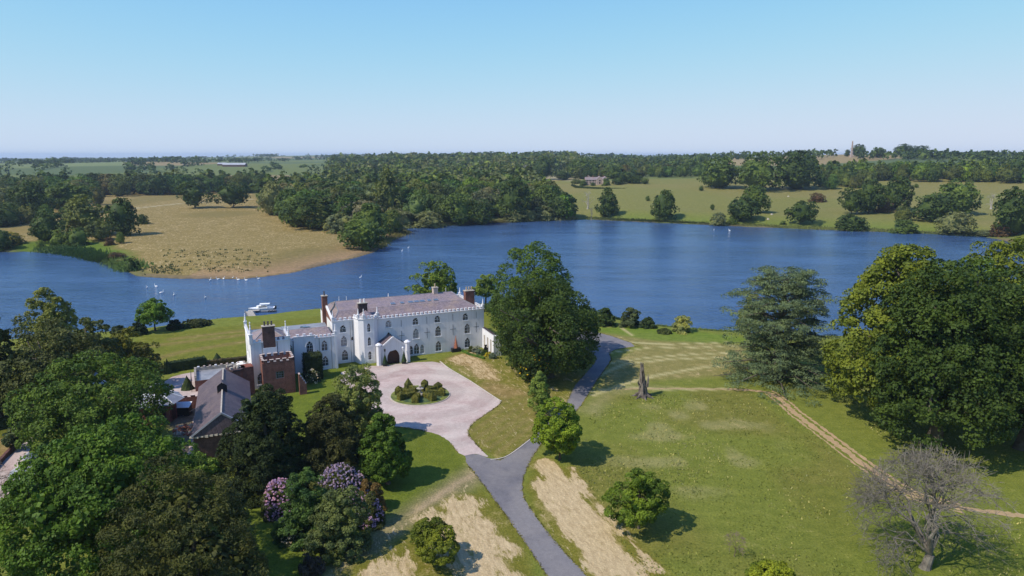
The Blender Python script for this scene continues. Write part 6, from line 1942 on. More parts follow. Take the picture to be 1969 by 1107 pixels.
K = {'g': (0.080, 0.122, 0.027), 'd': (0.048, 0.078, 0.020), 'o': (0.104, 0.128, 0.036), 'l': (0.130, 0.175, 0.032), 's': (0.150, 0.170, 0.072), 'b': (0.098, 0.062, 0.030), 'y': (0.19, 0.18, 0.03)}
MID = [
    # px, base y, top y, width, shape, colour, label
    (235, 452, 379, 60, 'egg', 'd', 'tall dark tree at the left edge of the parched peninsula'),
    (375, 400, 349, 52, 'open', 'd', 'spreading oak standing alone on the peninsula, left of two'),
    (450, 399, 351, 56, 'open', 'd', 'low spreading oak on the peninsula, right of two'),
    (275, 431, 410, 20, 'mound', 'o', 'small bush behind the tall dark peninsula tree'),
    (92, 466, 408, 58, 'round', 'd', 'very dark round tree near the left shore'),
    (165, 452, 379, 78, 'egg', 'o', 'large olive tree left of the tall dark peninsula tree'),
    (62, 416, 346, 66, 'round', 'd', 'dark oak behind the very dark round tree at the left'),
    (140, 408, 349, 80, 'round', 'g', 'green oak right of the dark oak at the left'),
    (8, 434, 392, 60, 'mound', 'd', 'dark thicket on the field at the left edge'),
    (2, 410, 362, 50, 'round', 's', 'pale grey topped tree above the dark thicket at the left edge'),
    (28, 470, 446, 34, 'mound', 'y', 'yellowish bush at the left shore'),
    (0, 480, 440, 50, 'mound', 'd', 'dark bush at the left edge of the frame by the water'),
    (120, 470, 440, 46, 'mound', 'g', 'green bush below the very dark round tree'),
    (150, 472, 436, 40, 'mound', 'g', 'bush between the green bush and the olive tree'),
    (195, 462, 425, 46, 'round', 'o', 'grey green tree in front of the large olive tree'),
    (232, 468, 446, 16, 'round', 'l', 'small light tree standing on the grass below the tall dark tree'),
    (78, 478, 460, 14, 'open', 'l', 'tiny sapling on the left bank'),
    (212, 471, 455, 18, 'mound', 'b', 'brownish low bush left of the small light tree'),
    (254, 521, 495, 22, 'mound', 'd', 'dark bush at the water on the peninsula corner'),
    (235, 508, 495, 22, 'mound', 'o', 'olive bush beside the dark bush on the peninsula corner'),
    (225, 497, 484, 34, 'mound', 'b', 'low brown scrub above the peninsula corner'),
    (697, 479, 418, 76, 'round', 'g', 'rounded alder at the tip of the parched peninsula'),
    (712, 462, 388, 66, 'egg', 'g', 'taller alder behind the rounded alder on the peninsula tip'),
    (660, 446, 407, 66, 'mound', 's', 'pale willow thicket left of the alders'),
    (706, 482, 468, 16, 'mound', 'l', 'light sapling at the foot of the rounded alder'),
    (602, 439, 374, 88, 'round', 'd', 'big dark tree at the front of the wood by the peninsula'),
    (560, 420, 362, 52, 'egg', 'g', 'deep green tree at the left corner of the wood'),
    (524, 414, 347, 46, 'egg', 's', 'silvery willow at the left corner of the wood'),
    (640, 405, 345, 76, 'round', 'd', 'dark dome shaped tree behind the big dark wood edge tree'),
    (770, 436, 404, 66, 'mound', 's', 'grey willow thicket on the shore right of the alders'),
    (826, 436, 406, 60, 'mound', 's', 'second grey willow thicket on the shore, left of the wide green tree'),
    (884, 432, 372, 62, 'round', 'g', 'wide bright green tree on the far shore of the bay'),
    (745, 425, 323, 62, 'cone', 'o', 'tallest pointed tree rising out of the lakeside wood'),
    (925, 432, 382, 50, 'round', 'd', 'dark tree right of the wide bright green tree on the shore'),
    (988, 422, 340, 60, 'round', 'd', 'dark rounded tree at the right part of the shore wood'),
    (1078, 420, 370, 54, 'round', 'd', 'dark tree at the right end of the shore wood'),
    (990, 425, 398, 40, 'mound', 's', 'grey green shore bush under the dark rounded tree'),
    (1020, 424, 402, 36, 'mound', 's', 'low grey shore bush left of the last wood tree'),
    (1050, 422, 396, 40, 'mound', 's', 'pale bush at the foot of the last wood tree'),
    (1167, 416, 359, 44, 'cone', 'd', 'layered conical conifer on the far bank beside the dead tree'),
    (1275, 422, 364, 46, 'egg', 'd', 'single dark oak standing at the water on the far bank'),
    (1245, 386, 376, 8, 'round', 'g', 'sapling above the single dark oak, on the slope'),
    (1370, 404, 392, 8, 'round', 'g', 'sapling on the slope left of the pair of oaks'),
    (1348, 367, 357, 8, 'round', 'g', 'sapling below the first of three great field trees'),
    (1240, 354, 342, 14, 'round', 'g', 'little tree right of the garden of the distant hall'),
    (1382, 362, 303, 68, 'round', 'g', 'first of three great trees at the top of the far field'),
    (1455, 366, 299, 78, 'round', 'g', 'second of three great trees at the top of the far field'),
    (1530, 364, 291, 80, 'round', 'd', 'third of three great trees at the top of the far field'),
    (1452, 409, 356, 50, 'round', 'g', 'right oak of the overlapping pair on the far slope'),
    (1425, 425, 378, 56, 'round', 'd', 'left oak of the overlapping pair on the far slope'),
    (1382, 433, 409, 34, 'mound', 's', 'grey bush at the water left of the pair of oaks'),
    (1408, 432, 418, 18, 'mound', 'g', 'small green bush right of the grey waterside bush'),
    (1538, 433, 384, 50, 'open', 'd', 'gnarled dark tree near the water in the right field'),
    (1505, 432, 424, 12, 'mound', 'd', 'tiny dark bush left of the gnarled tree'),
    (1572, 388, 371, 30, 'mound', 'b', 'rust brown thorn tree above the gnarled tree'),
    (1636, 412, 360, 42, 'open', 'd', 'ragged stag headed oak, left of three on the far bank'),
    (1668, 410, 346, 50, 'round', 'd', 'ragged oak, middle of three on the far bank'),
    (1720, 404, 340, 56, 'round', 'd', 'tall oak, right of three on the far bank'),
    (1697, 408, 378, 32, 'mound', 'b', 'reddish dark bush under the right oak of three'),
    (1637, 441, 409, 52, 'mound', 'd', 'low dark tree fallen towards the water'),
    (1735, 424, 395, 30, 'mound', 'o', 'grey green bush behind the shore in the right field'),
    (1740, 448, 421, 48, 'mound', 'g', 'wide bush at the waterline below the grey green bush'),
    (1795, 424, 372, 74, 'round', 'd', 'broad low oak left of the tall oak clump at the right'),
    (1836, 413, 345, 72, 'round', 'g', 'tall oak clump on the far bank at the right'),
    (1832, 451, 407, 64, 'round', 's', 'grey green tree at the water below the oak clump'),
    (1862, 366, 346, 14, 'round', 'g', 'small round tree above the oak clump'),
    (1950, 452, 362, 74, 'round', 'd', 'dark tree group edge at the right frame edge by the water'),
    (1928, 453, 425, 40, 'mound', 'b', 'reddish bush at the water under the dark right edge tree'),
    (1902, 452, 442, 46, 'mound', 's', 'pale reeds bush on the shore right of the grey green tree'),
    (1843, 345, 315, 40, 'round', 'd', 'dark tree in front of the long row at the right'),
    (1955, 350, 303, 44, 'round', 'd', 'dark tree at the right frame edge in front of the long row'),
    (1762, 361, 353, 7, 'round', 'g', 'sapling in the upper right field'),
    (1756, 376, 368, 7, 'round', 'g', 'lower sapling in the upper right field'),
    (1045, 346, 302, 42, 'open', 'd', 'parkland oak left of the distant hall'),
    (1084, 346, 328, 34, 'round', 'd', 'small oak between the parkland oak and the distant hall'),
    (1120, 341, 303, 56, 'round', 'g', 'large tree behind the distant hall'),
    (1180, 343, 318, 46, 'round', 'g', 'tree right behind the distant hall roof'),
    (1210, 352, 327, 40, 'round', 'd', 'dark evergreen at the right of the distant hall'),
    (1188, 355, 340, 22, 'round', 'd', 'dark clipped evergreen beside the hall garden'),
    (1223, 353, 338, 20, 'round', 'd', 'round evergreen at the end of the hall garden'),
    (1108, 353, 343, 22, 'mound', 'o', 'olive bush left of the distant hall'),
    (966, 338, 303, 40, 'round', 's', 'pale round tree in the gap of the far wood'),
    (1645, 296, 277, 24, 'round', 'd', 'dark tree beside the obelisk on the hill'),
    (1624, 296, 287, 10, 'round', 'd', 'small tree left of the obelisk on the hill'),
    (1690, 303, 284, 26, 'round', 'd', 'round tree on the skyline right of the obelisk'),
    (1734, 299, 277, 30, 'round', 'd', 'left end tree of the hilltop clump'),
    (1752, 299, 281, 26, 'round', 'd', 'middle tree of the hilltop clump'),
    (1772, 299, 280, 26, 'round', 'd', 'right end tree of the hilltop clump'),
    (102, 312, 302, 16, 'round', 'g', 'pale tree on the far left skyline'),
    (125, 311, 301, 14, 'open', 'g', 'small oak on the far left skyline'),
]
for i, (px, pb, pt, w, sh, kc, lab) in enumerate(MID):
    base, h, r = place_from_px(px, pb, pt, w)
    bush = sh == 'mound'
    stock_tree('bush' if bush else {'cone': 'conifer_tree', 'open': 'oak_tree'}.get(sh, 'tree'), base, h, r, sh, K[kc], lab, None, 'bush' if bush else 'tree', variant=i)

# dead white trees across the water
bare_tree(1130, 402, 364, 30, 'dead_tree', 'pale dead tree standing on the far bank left of the conifer', 21, 'pale_wood', 0.7, 4, 0.6, 3)
bare_tree(1137, 424, 398, 16, 'dead_tree', 'small bare brown tree at the water below the pale dead tree', 22, 'dead_wood', 0.3, 4, 0.6, 3)
bare_tree(1905, 402, 368, 28, 'dead_tree', 'pale dead tree in the far field near the right edge', 23, 'pale_wood', 0.7, 4, 0.6, 3)
bare_tree(1648, 411, 378, 24, 'dead_tree', 'white forked dead trunk in front of the ragged oaks', 24, 'pale_wood', 0.6, 3, 0.5, 2)
bare_tree(1010, 335, 315, 26, 'dead_tree', 'pale dead tree at the edge of the gap in the wood', 25, 'pale_wood', 0.8, 4, 0.6, 3)

# ------------------------------------------------------------------ woods
def scatter(px0, px1, d0, d1, spacing, seed, keep=None, margin=6):
    g = np.random.default_rng(seed)
    a0, a1 = [math.atan((p - 984.5) / F_PX * 0.99) for p in (px0, px1)]
    out = []
    d = d0
    while d < d1:
        sp = spacing * (1 + max(0, d - 800) / 1800)
        n = max(1, int((a1 - a0) * d / sp))
        off = g.random()
        for k in range(n):
            a = a0 + (a1 - a0) * (k + off * 0.9 + g.uniform(-0.3, 0.3)) / n
            dd = d + g.uniform(-0.45, 0.45) * sp
            out.append((dd * math.sin(a), dd * math.cos(a)))
        d += sp * 0.9
    P_ = np.array(out)
    sd = poly_sd(P_, LAKE)
    P_ = P_[sd > margin]
    if keep is not None:
        P_ = P_[np.array([keep(*p) for p in P_], bool)]
    return P_
def pxd(x_, y_):
    return 984.5 + F_PX * (x_ / y_) / 1.0 * 1.0, math.hypot(x_, y_)
PEN_IN = gpoly([(0, 482), (262, 531), (560, 530), (735, 480), (735, 455), (640, 445), (560, 442), (512, 418), (500, 384), (490, 368), (400, 366), (290, 366), (190, 374), (262, 420), (240, 470), (0, 475)])
def wood(name_group, P_, n_ind, label_by_kind, hrange, palette, seed, shapes=('round', 'egg', 'round', 'open'), names='woodland_tree', wr=(0.38, 0.5)):
    g = random.Random(seed)
    order = np.argsort(np.hypot(P_[:, 0], P_[:, 1]))
    Z = ground_np(P_[:, 0], P_[:, 1])
    rest = []
    hm = sum(hrange) / 2
    pxs = 984.5 + F_PX * P_[:, 0] / P_[:, 1]
    near_ = order[:n_ind]
    q1, q2 = np.percentile(pxs[near_], [33, 67])
    dm_ = np.median(np.hypot(P_[near_, 0], P_[near_, 1]))
    CN = {'g': 'mid green', 'd': 'dark green', 'o': 'olive green', 'l': 'light green', 's': 'grey green', 'b': 'brown leaved'}
    for k, i in enumerate(order):
        h = g.uniform(*hrange); r = h * g.uniform(*wr)
        kc = g.choice(palette)
        if k < n_ind:
            stock_tree(names, (P_[i, 0], P_[i, 1], Z[i] - 0.3), h, r, g.choice(shapes), tuple(q * g.uniform(0.8, 1.2) for q in K[kc]), *(lambda lb: (lb, lb + 's'))(('tall ' if h > hm else 'low ') + CN[kc] + ' tree at the ' + ('front' if math.hypot(P_[i, 0], P_[i, 1]) < dm_ else 'back') + ' ' + ('left' if pxs[i] < q1 else 'middle' if pxs[i] < q2 else 'right') + ' of ' + label_by_kind['g'].split(' trees of ')[1]))
        else:
            rest.append((P_[i, 0], P_[i, 1], Z[i] - 0.3, h, r, kc))
    return rest
W_LAB = lambda where: {'g': 'mid green tree among the mixed trees of ' + where, 'd': 'dark green tree among the mixed trees of ' + where, 'o': 'olive green tree among the mixed trees of ' + where,
                       'l': 'light green tree among the mixed trees of ' + where, 's': 'grey green tree among the mixed trees of ' + where, 'b': 'brown leaved tree among the mixed trees of ' + where}
REST = []
hall_clear = gpoly([(985, 350), (1000, 328), (1120, 330), (1270, 345), (1270, 362), (1100, 365), (990, 360)])
def notin(poly):
    return lambda x_, y_: poly_sd(np.array([[x_, y_]]), poly)[0] > 4
def k_center(x_, y_):
    px_, d_ = pxd(x_, y_)
    if px_ < 640 and d_ > 760 + (px_ - 500) * 1.5: return False
    if px_ > 1090 - max(0, (d_ - 560)) * 0.18 and d_ < 950: return False
    return notin(PEN_IN)(x_, y_) and (d_ < 560 or notin(hall_clear)(x_, y_))
PC = scatter(500, 1110, 455, 2000, 16.5, 31, k_center, 5)
REST += wood('trees of the wood across the lake', PC, 150, W_LAB('the wood across the lake'), (15, 24), 'ggddoollss' + 'go', 32, wr=(0.42, 0.60))
def k_left(x_, y_):
    px_, d_ = pxd(x_, y_)
    if notin(PEN_IN)(x_, y_) is False: return False
    return True
PL = scatter(-60, 520, 890, 1050, 19, 33, k_left)
REST += wood('trees of the belt behind the peninsula', PL, 52, W_LAB('the belt behind the peninsula'), (15, 24), 'ggddoo', 34, wr=(0.46, 0.62))
PL2 = scatter(-60, 190, 560, 860, 24, 35, lambda x_, y_: notin(PEN_IN)(x_, y_) and vnoise(np.array([x_]), np.array([y_]), 90, 3)[0] > -0.2)
REST += wood('trees left of the peninsula', PL2, 24, W_LAB('the thicket left of the peninsula'), (10, 16), 'gdos', 36)
def k_right(x_, y_):
    px_, d_ = pxd(x_, y_)
    return not (1180 < px_ < 1350 and 1050 < d_ < 1180)
PR = scatter(1110, 1360, 985, 1750, 17, 37, k_right)
REST += wood('trees behind the distant hall', PR, 22, W_LAB('the wood behind the distant hall'), (12, 18), 'ggdo', 38)
PR2 = scatter(1590, 2080, 880, 990, 15, 39)
REST += wood('long tree row above the right field', PR2, 36, W_LAB('the long row above the right field'), (14, 20), 'ggdl', 40)
PR3 = scatter(1560, 1680, 800, 900, 17, 41, lambda x_, y_: True)
REST += wood('trees below the obelisk hill', PR3, 12, W_LAB('the clump below the obelisk hill'), (12, 18), 'ddgo', 42)
for args in ((1340, 1470, 1650, 1760, 19, 43), (1470, 1600, 1500, 1560, 20, 44), (1640, 2100, 1450, 1560, 22, 45), (1150, 1600, 1900, 2050, 20, 46), (1500, 1560, 950, 1180, 17, 56)):
    REST += [(p[0], p[1], z - 0.3, h_, h_ * 0.45, rnd.choice('ggd')) for p, z, h_ in
             ((p, ground(p[0], p[1]), rnd.uniform(13, 19)) for p in scatter(*args))]
# hedgerows and scattered trees over the far farmland
g = np.random.default_rng(47)
HR = []
for k in range(95):
    a = math.atan((g.uniform(-60, 2050) - 984.5) / F_PX); d = 1150 * (5200 / 1150) ** (g.random() ** 0.8)
    ang = g.choice([0.15, 1.7]) + g.normal() * 0.12 + a * -0.5
    L_ = g.uniform(120, 520)
    n = int(L_ / g.uniform(9, 26))
    for j in range(n):
        s = (j / n - 0.5) * L_
        HR.append((d * math.sin(a) + s * math.cos(ang), d * math.cos(a) + s * math.sin(ang), g.uniform(4, 13)))
for k in range(18):   # hedge oaks in the left hand fields
    a = math.atan((g.uniform(-60, 640) - 984.5) / F_PX); d = g.uniform(1230, 2300)
    ang = g.choice([0.25, 0.45, 1.6])
    for j in range(int(g.uniform(5, 16))):
        s = j * g.uniform(13, 24)
        HR.append((d * math.sin(a) + s * math.cos(ang), d * math.cos(a) + s * math.sin(ang) * 0.5, g.uniform(7, 15)))
for k in range(40):   # copses
    a = math.atan((g.uniform(-60, 2050) - 984.5) / F_PX); d = g.uniform(1500, 5200)
    for j in range(int(g.uniform(12, 60))):
        HR.append((d * math.sin(a) + g.normal() * 45, d * math.cos(a) + g.normal() * 18, g.uniform(9, 17)))
for k in range(420):  # skyline belt
    a = math.atan((g.uniform(-80, 2070) - 984.5) / F_PX); d = g.uniform(2300, 5200)
    HR.append((d * math.sin(a), d * math.cos(a), g.uniform(9, 17)))
brown = gpoly([(1395, 320), (1395, 300), (1470, 297), (1480, 300), (1640, 296), (1755, 298), (1750, 304), (1590, 320), (1470, 320)])
HRa = np.array(HR)
HRa = HRa[poly_sd(HRa[:, :2], brown) > 0]
hpx = 984.5 + F_PX * HRa[:, 0] / HRa[:, 1]; hd = np.hypot(HRa[:, 0], HRa[:, 1])
HRa = HRa[~(((hpx < 620) & (hd > 1100) & (hd < 2100) & (np.arange(len(HRa)) // 9 % 5 < 3)) | ((hpx > 155) & (hpx < 255) & (hd < 2500)) | ((hpx > 400) & (hpx < 480) & (hd < 1900)) | ((hpx > 1600) & (hpx < 1660) & (hd < 3000)))]
zz = ground_np(HRa[:, 0], HRa[:, 1])
REST += [(p[0], p[1], z - 0.3, p[2], p[2] * g.uniform(0.45, 0.65), 'd' if g.random() < 0.5 else 'g') for p, z in zip(HRa, zz)]
# the far trees read as one mass: one object
def crown_arrays(seed, clumps, per, leaf, clump):
    gg = np.random.default_rng(seed)
    c, cr, o = crown_pts(gg, 0.44, 0.0, 0.95, clumps, 'egg' if seed % 2 else 'round', 0.25, 0.1, clump)
    return leaves(gg, c, cr, o, per, leaf, 0.5, 0.4, 0.8)
protos_n = [crown_arrays(300 + i, 16, 10, 0.145, 0.38) for i in range(6)]
protos_f = [crown_arrays(310 + i, 9, 5, 0.26, 0.42) for i in range(5)]
mats_by = {k: [] for k in K}
for x_, y_, z_, h_, r_, kc in REST:
    d_ = math.hypot(x_, y_)
    V, Q = rnd.choice(protos_n if d_ < 1150 else protos_f)
    a = rnd.uniform(0, 6.28); ca, sa = math.cos(a), math.sin(a)
    W_ = np.empty_like(V)
    W_[:, 0] = x_ + (V[:, 0] * ca - V[:, 1] * sa) * 2 * r_
    W_[:, 1] = y_ + (V[:, 0] * sa + V[:, 1] * ca) * 2 * r_
    W_[:, 2] = z_ + V[:, 2] * h_
    mats_by[kc].append((W_, Q))
for kc, parts in mats_by.items():
    if not parts: continue
    V, Q = join(parts)
    o = link('distant_woodland', mesh_np('distant_woodland', V, Q), [M['far_leaf']])
    o.color = K[kc] + (1,)
    tag(o, {'g': 'mid green', 'd': 'dark green', 'o': 'olive', 'l': 'light green', 's': 'grey green', 'b': 'brown'}[kc] + ' mass of far woods and hedgerows towards the horizon', 'woodland', None, 'stuff')
print('REST', len(REST))

# reeds and rough growth along the shores
def tufts(name, P_, h, w, color, mat='hedge', per=1, label=None, cat='vegetation'):
    g = np.random.default_rng(len(P_))
    z = ground_np(P_[:, 0], P_[:, 1])
    n = len(P_)
    a = g.uniform(0, math.pi, n)
    hh = h * g.uniform(0.5, 1.3, n); ww = w * g.uniform(0.6, 1.3, n)
    dx, dy = np.cos(a) * ww / 2, np.sin(a) * ww / 2
    lean = g.normal(size=(n, 2)) * hh[:, None] * 0.3
    B = np.stack([P_[:, 0], P_[:, 1], z - 0.02], 1)
    v0 = B - np.stack([dx, dy, np.zeros(n)], 1); v1 = B + np.stack([dx, dy, np.zeros(n)], 1)
    T_ = np.stack([lean[:, 0], lean[:, 1], hh], 1)
    v2 = B + T_ + np.stack([dx, dy, np.zeros(n)], 1) * 0.35; v3 = B + T_ - np.stack([dx, dy, np.zeros(n)], 1) * 0.5
    V = np.stack([v0, v1, v2, v3], 1).reshape(-1, 3)
    o = link(name, mesh_np(name, V, np.arange(4 * n).reshape(-1, 4)), [M[mat]])
    o.color = color + (1,)
    tag(o, label, cat, None, 'stuff')
    return o
def along(pts, n, w, off=0.0):
    g = np.random.default_rng(n)
    pts = np.array(pts); seg = np.hypot(*np.diff(pts, axis=0).T); cs = np.concatenate([[0], np.cumsum(seg)])
    s = g.uniform(0, cs[-1], n); i = np.clip(np.searchsorted(cs, s) - 1, 0, len(seg) - 1)
    f = (s - cs[i]) / seg[i]
    p = pts[i] + (pts[i + 1] - pts[i]) * f[:, None]
    return p + g.normal(size=p.shape) * w
sh = lambda pts: [atz(a, b, WATER) for a, b in pts]
tufts('reeds', along(sh([(90, 482), (150, 489), (190, 500), (225, 510), (250, 520)]), 5000, 3.5), 1.8, 0.8, (0.07, 0.12, 0.035), label='green reed bed along the shore left of the peninsula corner')
tufts('reeds', along(sh([(728, 476), (745, 462), (775, 452), (782, 447), (772, 443)]), 2200, 4.0), 1.5, 0.8, (0.15, 0.15, 0.06), label='pale reed spit jutting into the bay')
tufts('reeds', along(sh([(760, 437), (860, 432.5), (930, 429), (1000, 425.5), (1100, 421.5)]), 6000, 3.0), 1.7, 0.9, (0.14, 0.14, 0.06), label='pale reeds fringing the wood on the far shore')
tufts('shore_grass', along(sh([(1130, 421), (1260, 427), (1400, 433), (1560, 440), (1700, 445), (1890, 454)]), 6000, 2.2), 0.8, 0.8, (0.10, 0.125, 0.045), label='rough grass along the far right shore')
tufts('shore_grass', along(sh([(1150, 611), (1200, 623), (1260, 634), (1350, 643), (1420, 647)]), 9000, 1.0), 0.9, 0.5, (0.085, 0.125, 0.04), label='tall rough grass on the near bank right of the oak')
tufts('shore_grass', along(sh([(200, 644), (330, 631), (430, 618), (560, 605), (620, 599)]), 7000, 0.9), 0.8, 0.5, (0.08, 0.12, 0.035), label='tall grass along the lake edge of the mansion lawn')
# thistles on the peninsula
g = np.random.default_rng(71)
pts = [at(g.uniform(310, 520), g.uniform(480, 524))[:2] for _ in range(150)] + [at(g.uniform(275, 345), g.uniform(512, 528))[:2] for _ in range(60)]
pts = np.repeat(np.array(pts), 5, 0); pts = pts + g.normal(size=pts.shape) * 0.55
tufts('thistles', pts, 0.6, 0.5, (0.085, 0.105, 0.05), label='scattered dark thistle clumps on the parched peninsula')
# rough meadow grass near the camera
def meadow(n, poly, h, w, color, label, seed):
    g = np.random.default_rng(seed)
    P_ = pxpoly(poly); lo_, hi_ = P_.min(0), P_.max(0)
    q = g.uniform(lo_, hi_, (n * 3, 2))
    q = q[poly_sd(q, P_) < 0]
    dens = vnoise(q[:, 0], q[:, 1], 13, seed) * 0.8 + vnoise(q[:, 0], q[:, 1], 3.2, seed + 1) * 0.5
    q = q[dens > g.uniform(-0.15, 0.55, len(q))][:n]
    tr = seg_d(q, TRACK); q = q[tr > 1.3]
    tufts('meadow_grass', q, h, w, color, label=label)
MP = [(1135, 800), (1190, 760), (1440, 756), (1490, 775), (1640, 895), (1969, 1000), (2050, 1000), (2000, 850), (1700, 850), (1600, 760), (1560, 745), (2100, 745), (2150, 1300), (1330, 1300), (1180, 1020), (1110, 900)]
meadow(22000, MP, 0.16, 0.24, (0.165, 0.195, 0.050), 'green rough grass tufts over the right hand meadow', 5)
meadow(8000, MP, 0.22, 0.22, (0.29, 0.28, 0.12), 'straw coloured seeding grass tufts in the right hand meadow', 6)

# grass hanging over the edges of drive and forecourt
vp_ = np.concatenate([along(list(pxpoly(TARMAC_PX)) + [pxpoly(TARMAC_PX)[0]], 5200, 0.10), along(list(pxpoly(GRAVEL_PX[5:19])), 1500, 0.10), along(list(pxpoly(GRAVEL_PX[20:])), 1500, 0.1)])
fork = pxpoly([(880, 868), (950, 868), (950, 892), (880, 892)])
vp_ = vp_[poly_sd(vp_, fork) > 0]
tufts('verge_grass', vp_, 0.10, 0.34, (0.20, 0.185, 0.065), label='ragged grass fringe along the edges of the drive and forecourt')

# ------------------------------------------------------------------ distant buildings
def far_house(px, py, name, label, w, d, h, rz, wallm, roofm, roof_h=3.0, wins=4, chim=2, cat='house'):
    x_, y_, z_ = at(px, py)
    t = empty(name, (x_, y_, z_), rz); tag(t, label, cat)
    q = MB()
    q.prism([(-w / 2, -d / 2), (w / 2, -d / 2), (w / 2, d / 2), (-w / 2, d / 2)], -1.5, h, top=False)
    for s_ in (-1, 1): q.poly([(s_ * w / 2, -d / 2, h), (s_ * w / 2, d / 2, h), (s_ * w / 2, 0, h + roof_h)])
    q.build('wall', M[wallm], t)
    q = MB()
    e = 0.4
    q.poly([(-w / 2 - e, -d / 2 - e, h - 0.2), (w / 2 + e, -d / 2 - e, h - 0.2), (w / 2 + e, 0, h + roof_h), (-w / 2 - e, 0, h + roof_h)])
    q.poly([(w / 2 + e, d / 2 + e, h - 0.2), (-w / 2 - e, d / 2 + e, h - 0.2), (-w / 2 - e, 0, h + roof_h), (w / 2 + e, 0, h + roof_h)])
    rf2 = q.build('roof', M[roofm], t)
    for k in range(wins):
        for zz in ((1.2, h - 2.0) if h > 4.5 else (1.2,)):
            q = MB(); xx = -w / 2 + w * (k + 0.5) / wins
            q.box(xx - 0.6, xx + 0.6, -d / 2 - 0.06, -d / 2 - 0.01, zz, zz + 1.4); q.build('window', M['glass'], t)
    for k in range(chim):
        q = MB(); xx = -w / 2 + w * (k + 0.5) / max(chim, 1); q.box(xx - 0.6, xx + 0.6, -0.5, 0.5, h + roof_h - 1.2, h + roof_h + 1.6); q.build('chimney', M['brick'], rf2)
    return t
M['barn_roof'] = two_tone('pale_sheet_roof', (0.32, 0.33, 0.35), (0.40, 0.40, 0.42), 0.2, 0.6, 0.1, 0.02)
M['render_far'] = two_tone('pale_far_render', (0.62, 0.58, 0.54), (0.7, 0.66, 0.62), 0.2, 0.8, 0.1, 0.02)
M['hall_wall'] = two_tone('hall_stone_and_brick', (0.34, 0.25, 0.21), (0.44, 0.35, 0.30), 0.4, 0.85, 0.1, 0.02)
far_house(1145, 354, 'distant_hall', 'pinkish gabled hall in trees beyond the far field', 26, 10, 5.5, 0.05, 'hall_wall', 'slate', 3.2, 7, 4)
for k, (px_, w_) in enumerate(((1131, 7), (1150, 7), (1160, 6))):
    x_, y_, z_ = at(px_, 354.5)
    q = MB(); q.prism([(-w_ / 2, -2), (w_ / 2, -2), (w_ / 2, 2), (-w_ / 2, 2)], -1, 6.5, top=False); q.poly([(-w_ / 2, -2, 6.5), (w_ / 2, -2, 6.5), (0, -2, 10.2)])
    hall = [o for o in COL.objects if o.name == 'distant_hall'][0]
    g_ = q.build('gable', M['hall_wall'], hall, (x_ - hall.location.x, y_ - hall.location.y - 6.5, 0))
    q = MB(); q.poly([(-w_ / 2 - .3, -2.1, 6.3), (0, -2.1, 10.3), (0, 6, 10.3), (-w_ / 2 - .3, 6, 6.3)]); q.poly([(0, -2.1, 10.3), (w_ / 2 + .3, -2.1, 6.3), (w_ / 2 + .3, 6, 6.3), (0, 6, 10.3)])
    q.build('roof', M['slate'], g_)
    q = MB(); q.box(-0.8, 0.8, -2.06, -2.01, 1.4, 3.2); q.box(-0.8, 0.8, -2.06, -2.01, 4.2, 5.8); q.build('window', M['glass'], g_)
for i_, (px_, w_, pt_) in enumerate(((1122, 14, 345), (1166, 16, 342), (1140, 10, 350))):
    b_, h_, r_ = place_from_px(px_, 357, pt_, w_)
    stock_tree('bush', b_, h_, r_, 'mound', K['g'], ['bush at the left end of the distant hall front', 'bush at the right end of the distant hall front', 'low bush before the middle of the distant hall'][i_], None, 'bush')
hx, hy, hz_ = at(1145, 357)
ph = [at(a, b)[:2] for a, b in ((1100, 357), (1108, 361), (1150, 363), (1200, 362), (1225, 358))]
hedge_box('hedge', ph, 2.2, 2.2, (0.03, 0.05, 0.02), 'clipped hedge curving in front of the distant hall', leaf=0.8, dens=2, z=ground(*ph[1]))
far_house(173, 309, 'farmhouse', 'pale farmhouse with slate roof on the far left skyline', 16, 9, 6, 0.1, 'render_far', 'slate', 3.5, 4, 2)
far_house(190, 310, 'farm_barn', 'long low grey barn beside the farmhouse on the left skyline', 34, 12, 4, 0.05, 'brick', 'slate_grey', 3, 3, 0, 'barn')
far_house(236, 308, 'farm_barn', 'dark roofed farm shed right of the left skyline farmhouse', 26, 12, 4, -0.1, 'brick', 'slate', 3, 3, 0, 'barn')
far_house(452, 320, 'farm_barn', 'long barn with a white sheet roof in the far left fields', 52, 20, 4.5, 0.04, 'brick_dark', 'barn_roof', 4.0, 0, 0, 'barn')
far_house(428, 318, 'farm_barn', 'short barn with a white sheet roof left of the long barn', 20, 14, 4.0, 0.04, 'brick_dark', 'barn_roof', 3.0, 0, 0, 'barn')
far_house(786, 291, 'far_house', 'small white house on the wooded skyline, centre left', 18, 9, 7, 0.2, 'render_far', 'slate', 4, 3, 1)
far_house(940, 292, 'far_house', 'small pale house on the wooded skyline left of the centre', 16, 9, 6, -0.2, 'render_far', 'slate', 4, 3, 1)
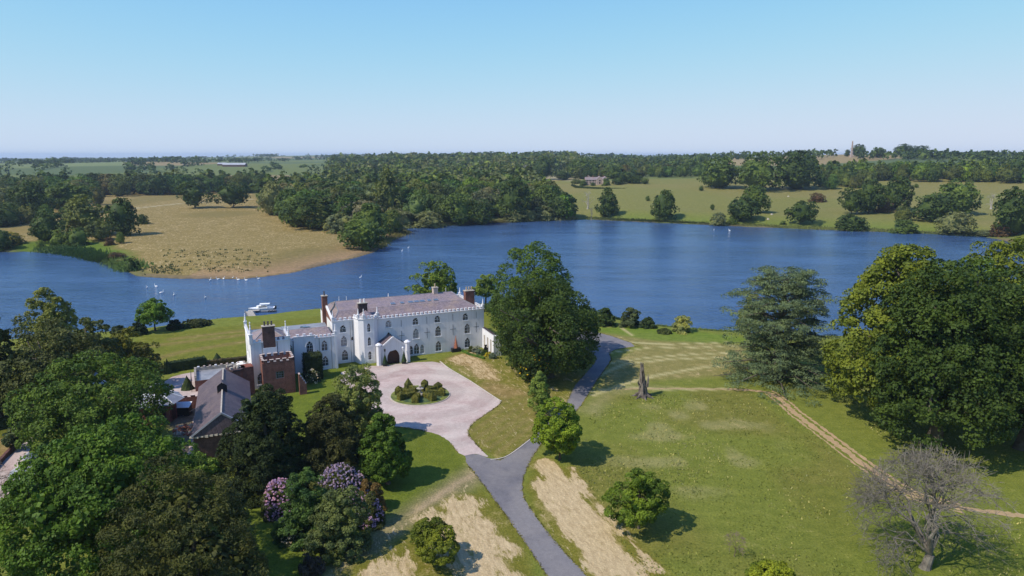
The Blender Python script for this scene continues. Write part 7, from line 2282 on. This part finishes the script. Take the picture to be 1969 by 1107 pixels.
# obelisk on its hill
x_, y_ = polar(1632, 1540); z_ = ground(x_, y_)
s_ = math.hypot(x_, y_) / 1400
t = empty('obelisk', (x_, y_, z_ - 1)); tag(t, 'tall pink stone obelisk on the hill skyline', 'obelisk')
Hh = height_at(1632, 270, y_) - z_ + 1
q = MB(); q.frustum(0, 0, -2, Hh * 0.10, Hh * 0.13, Hh * 0.115, 4, ph=math.pi / 4); q.frustum(0, 0, Hh * 0.10, Hh * 0.2, Hh * 0.085, Hh * 0.075, 4, ph=math.pi / 4); q.build('plinth', M['hall_wall'], t)
q = MB(); q.frustum(0, 0, Hh * 0.2, Hh * 0.95, Hh * 0.062, Hh * 0.04, 4, ph=math.pi / 4); q.frustum(0, 0, Hh * 0.95, Hh, Hh * 0.04, 0.05, 4, ph=math.pi / 4); q.build('shaft', M['hall_wall'], t)
x_, y_, z_ = at(1020, 290)
t = empty('mast', (x_, y_, z_)); tag(t, 'thin radio mast on the wooded skyline', 'mast')
Hh = height_at(1020, 276, y_) - z_
q = MB(); q.tube([(0, 0, 0), (0, 0, Hh)], [1.2, 0.5], 5); q.build('pole', M['lead'], t)

# sheep-small pale stones in the right field
for i, (px_, py_) in enumerate(((1477, 423), (1484, 413), (1516, 378))):
    x_, y_, z_ = at(px_, py_)
    q = MB(); q.frustum(0, 0, -0.2, 0.9, 1.1, 0.7, 7)
    tag(q.build('boulder', M['stone'], None, (x_, y_, z_)), ['pale boulder on the slope nearest the water', 'pale boulder on the slope just above its neighbour', 'small pale boulder high on the right slope'][i], 'boulder')

# ------------------------------------------------------------------ air
m, nt, out = new_mat('haze_air')
pv = nt.nodes.new('ShaderNodeVolumePrincipled')
pv.inputs['Color'].default_value = (0.66, 0.80, 1.0, 1)
pv.inputs['Density'].default_value = 0.000072
pv.inputs['Anisotropy'].default_value = 0.1
nt.links.new(pv.outputs[0], out.inputs['Volume'])
hb2 = MB(); hb2.box(-17500, 17500, -17500, 17500, -32, 82)
tag(hb2.build('haze', m), kind='stuff')

import collections
_c = collections.Counter()
for me in bpy.data.meshes: _c[me.name.split('.')[0]] += len(me.loops) - 2 * len(me.polygons)
print('TRIS', sum(_c.values()), _c.most_common(12))
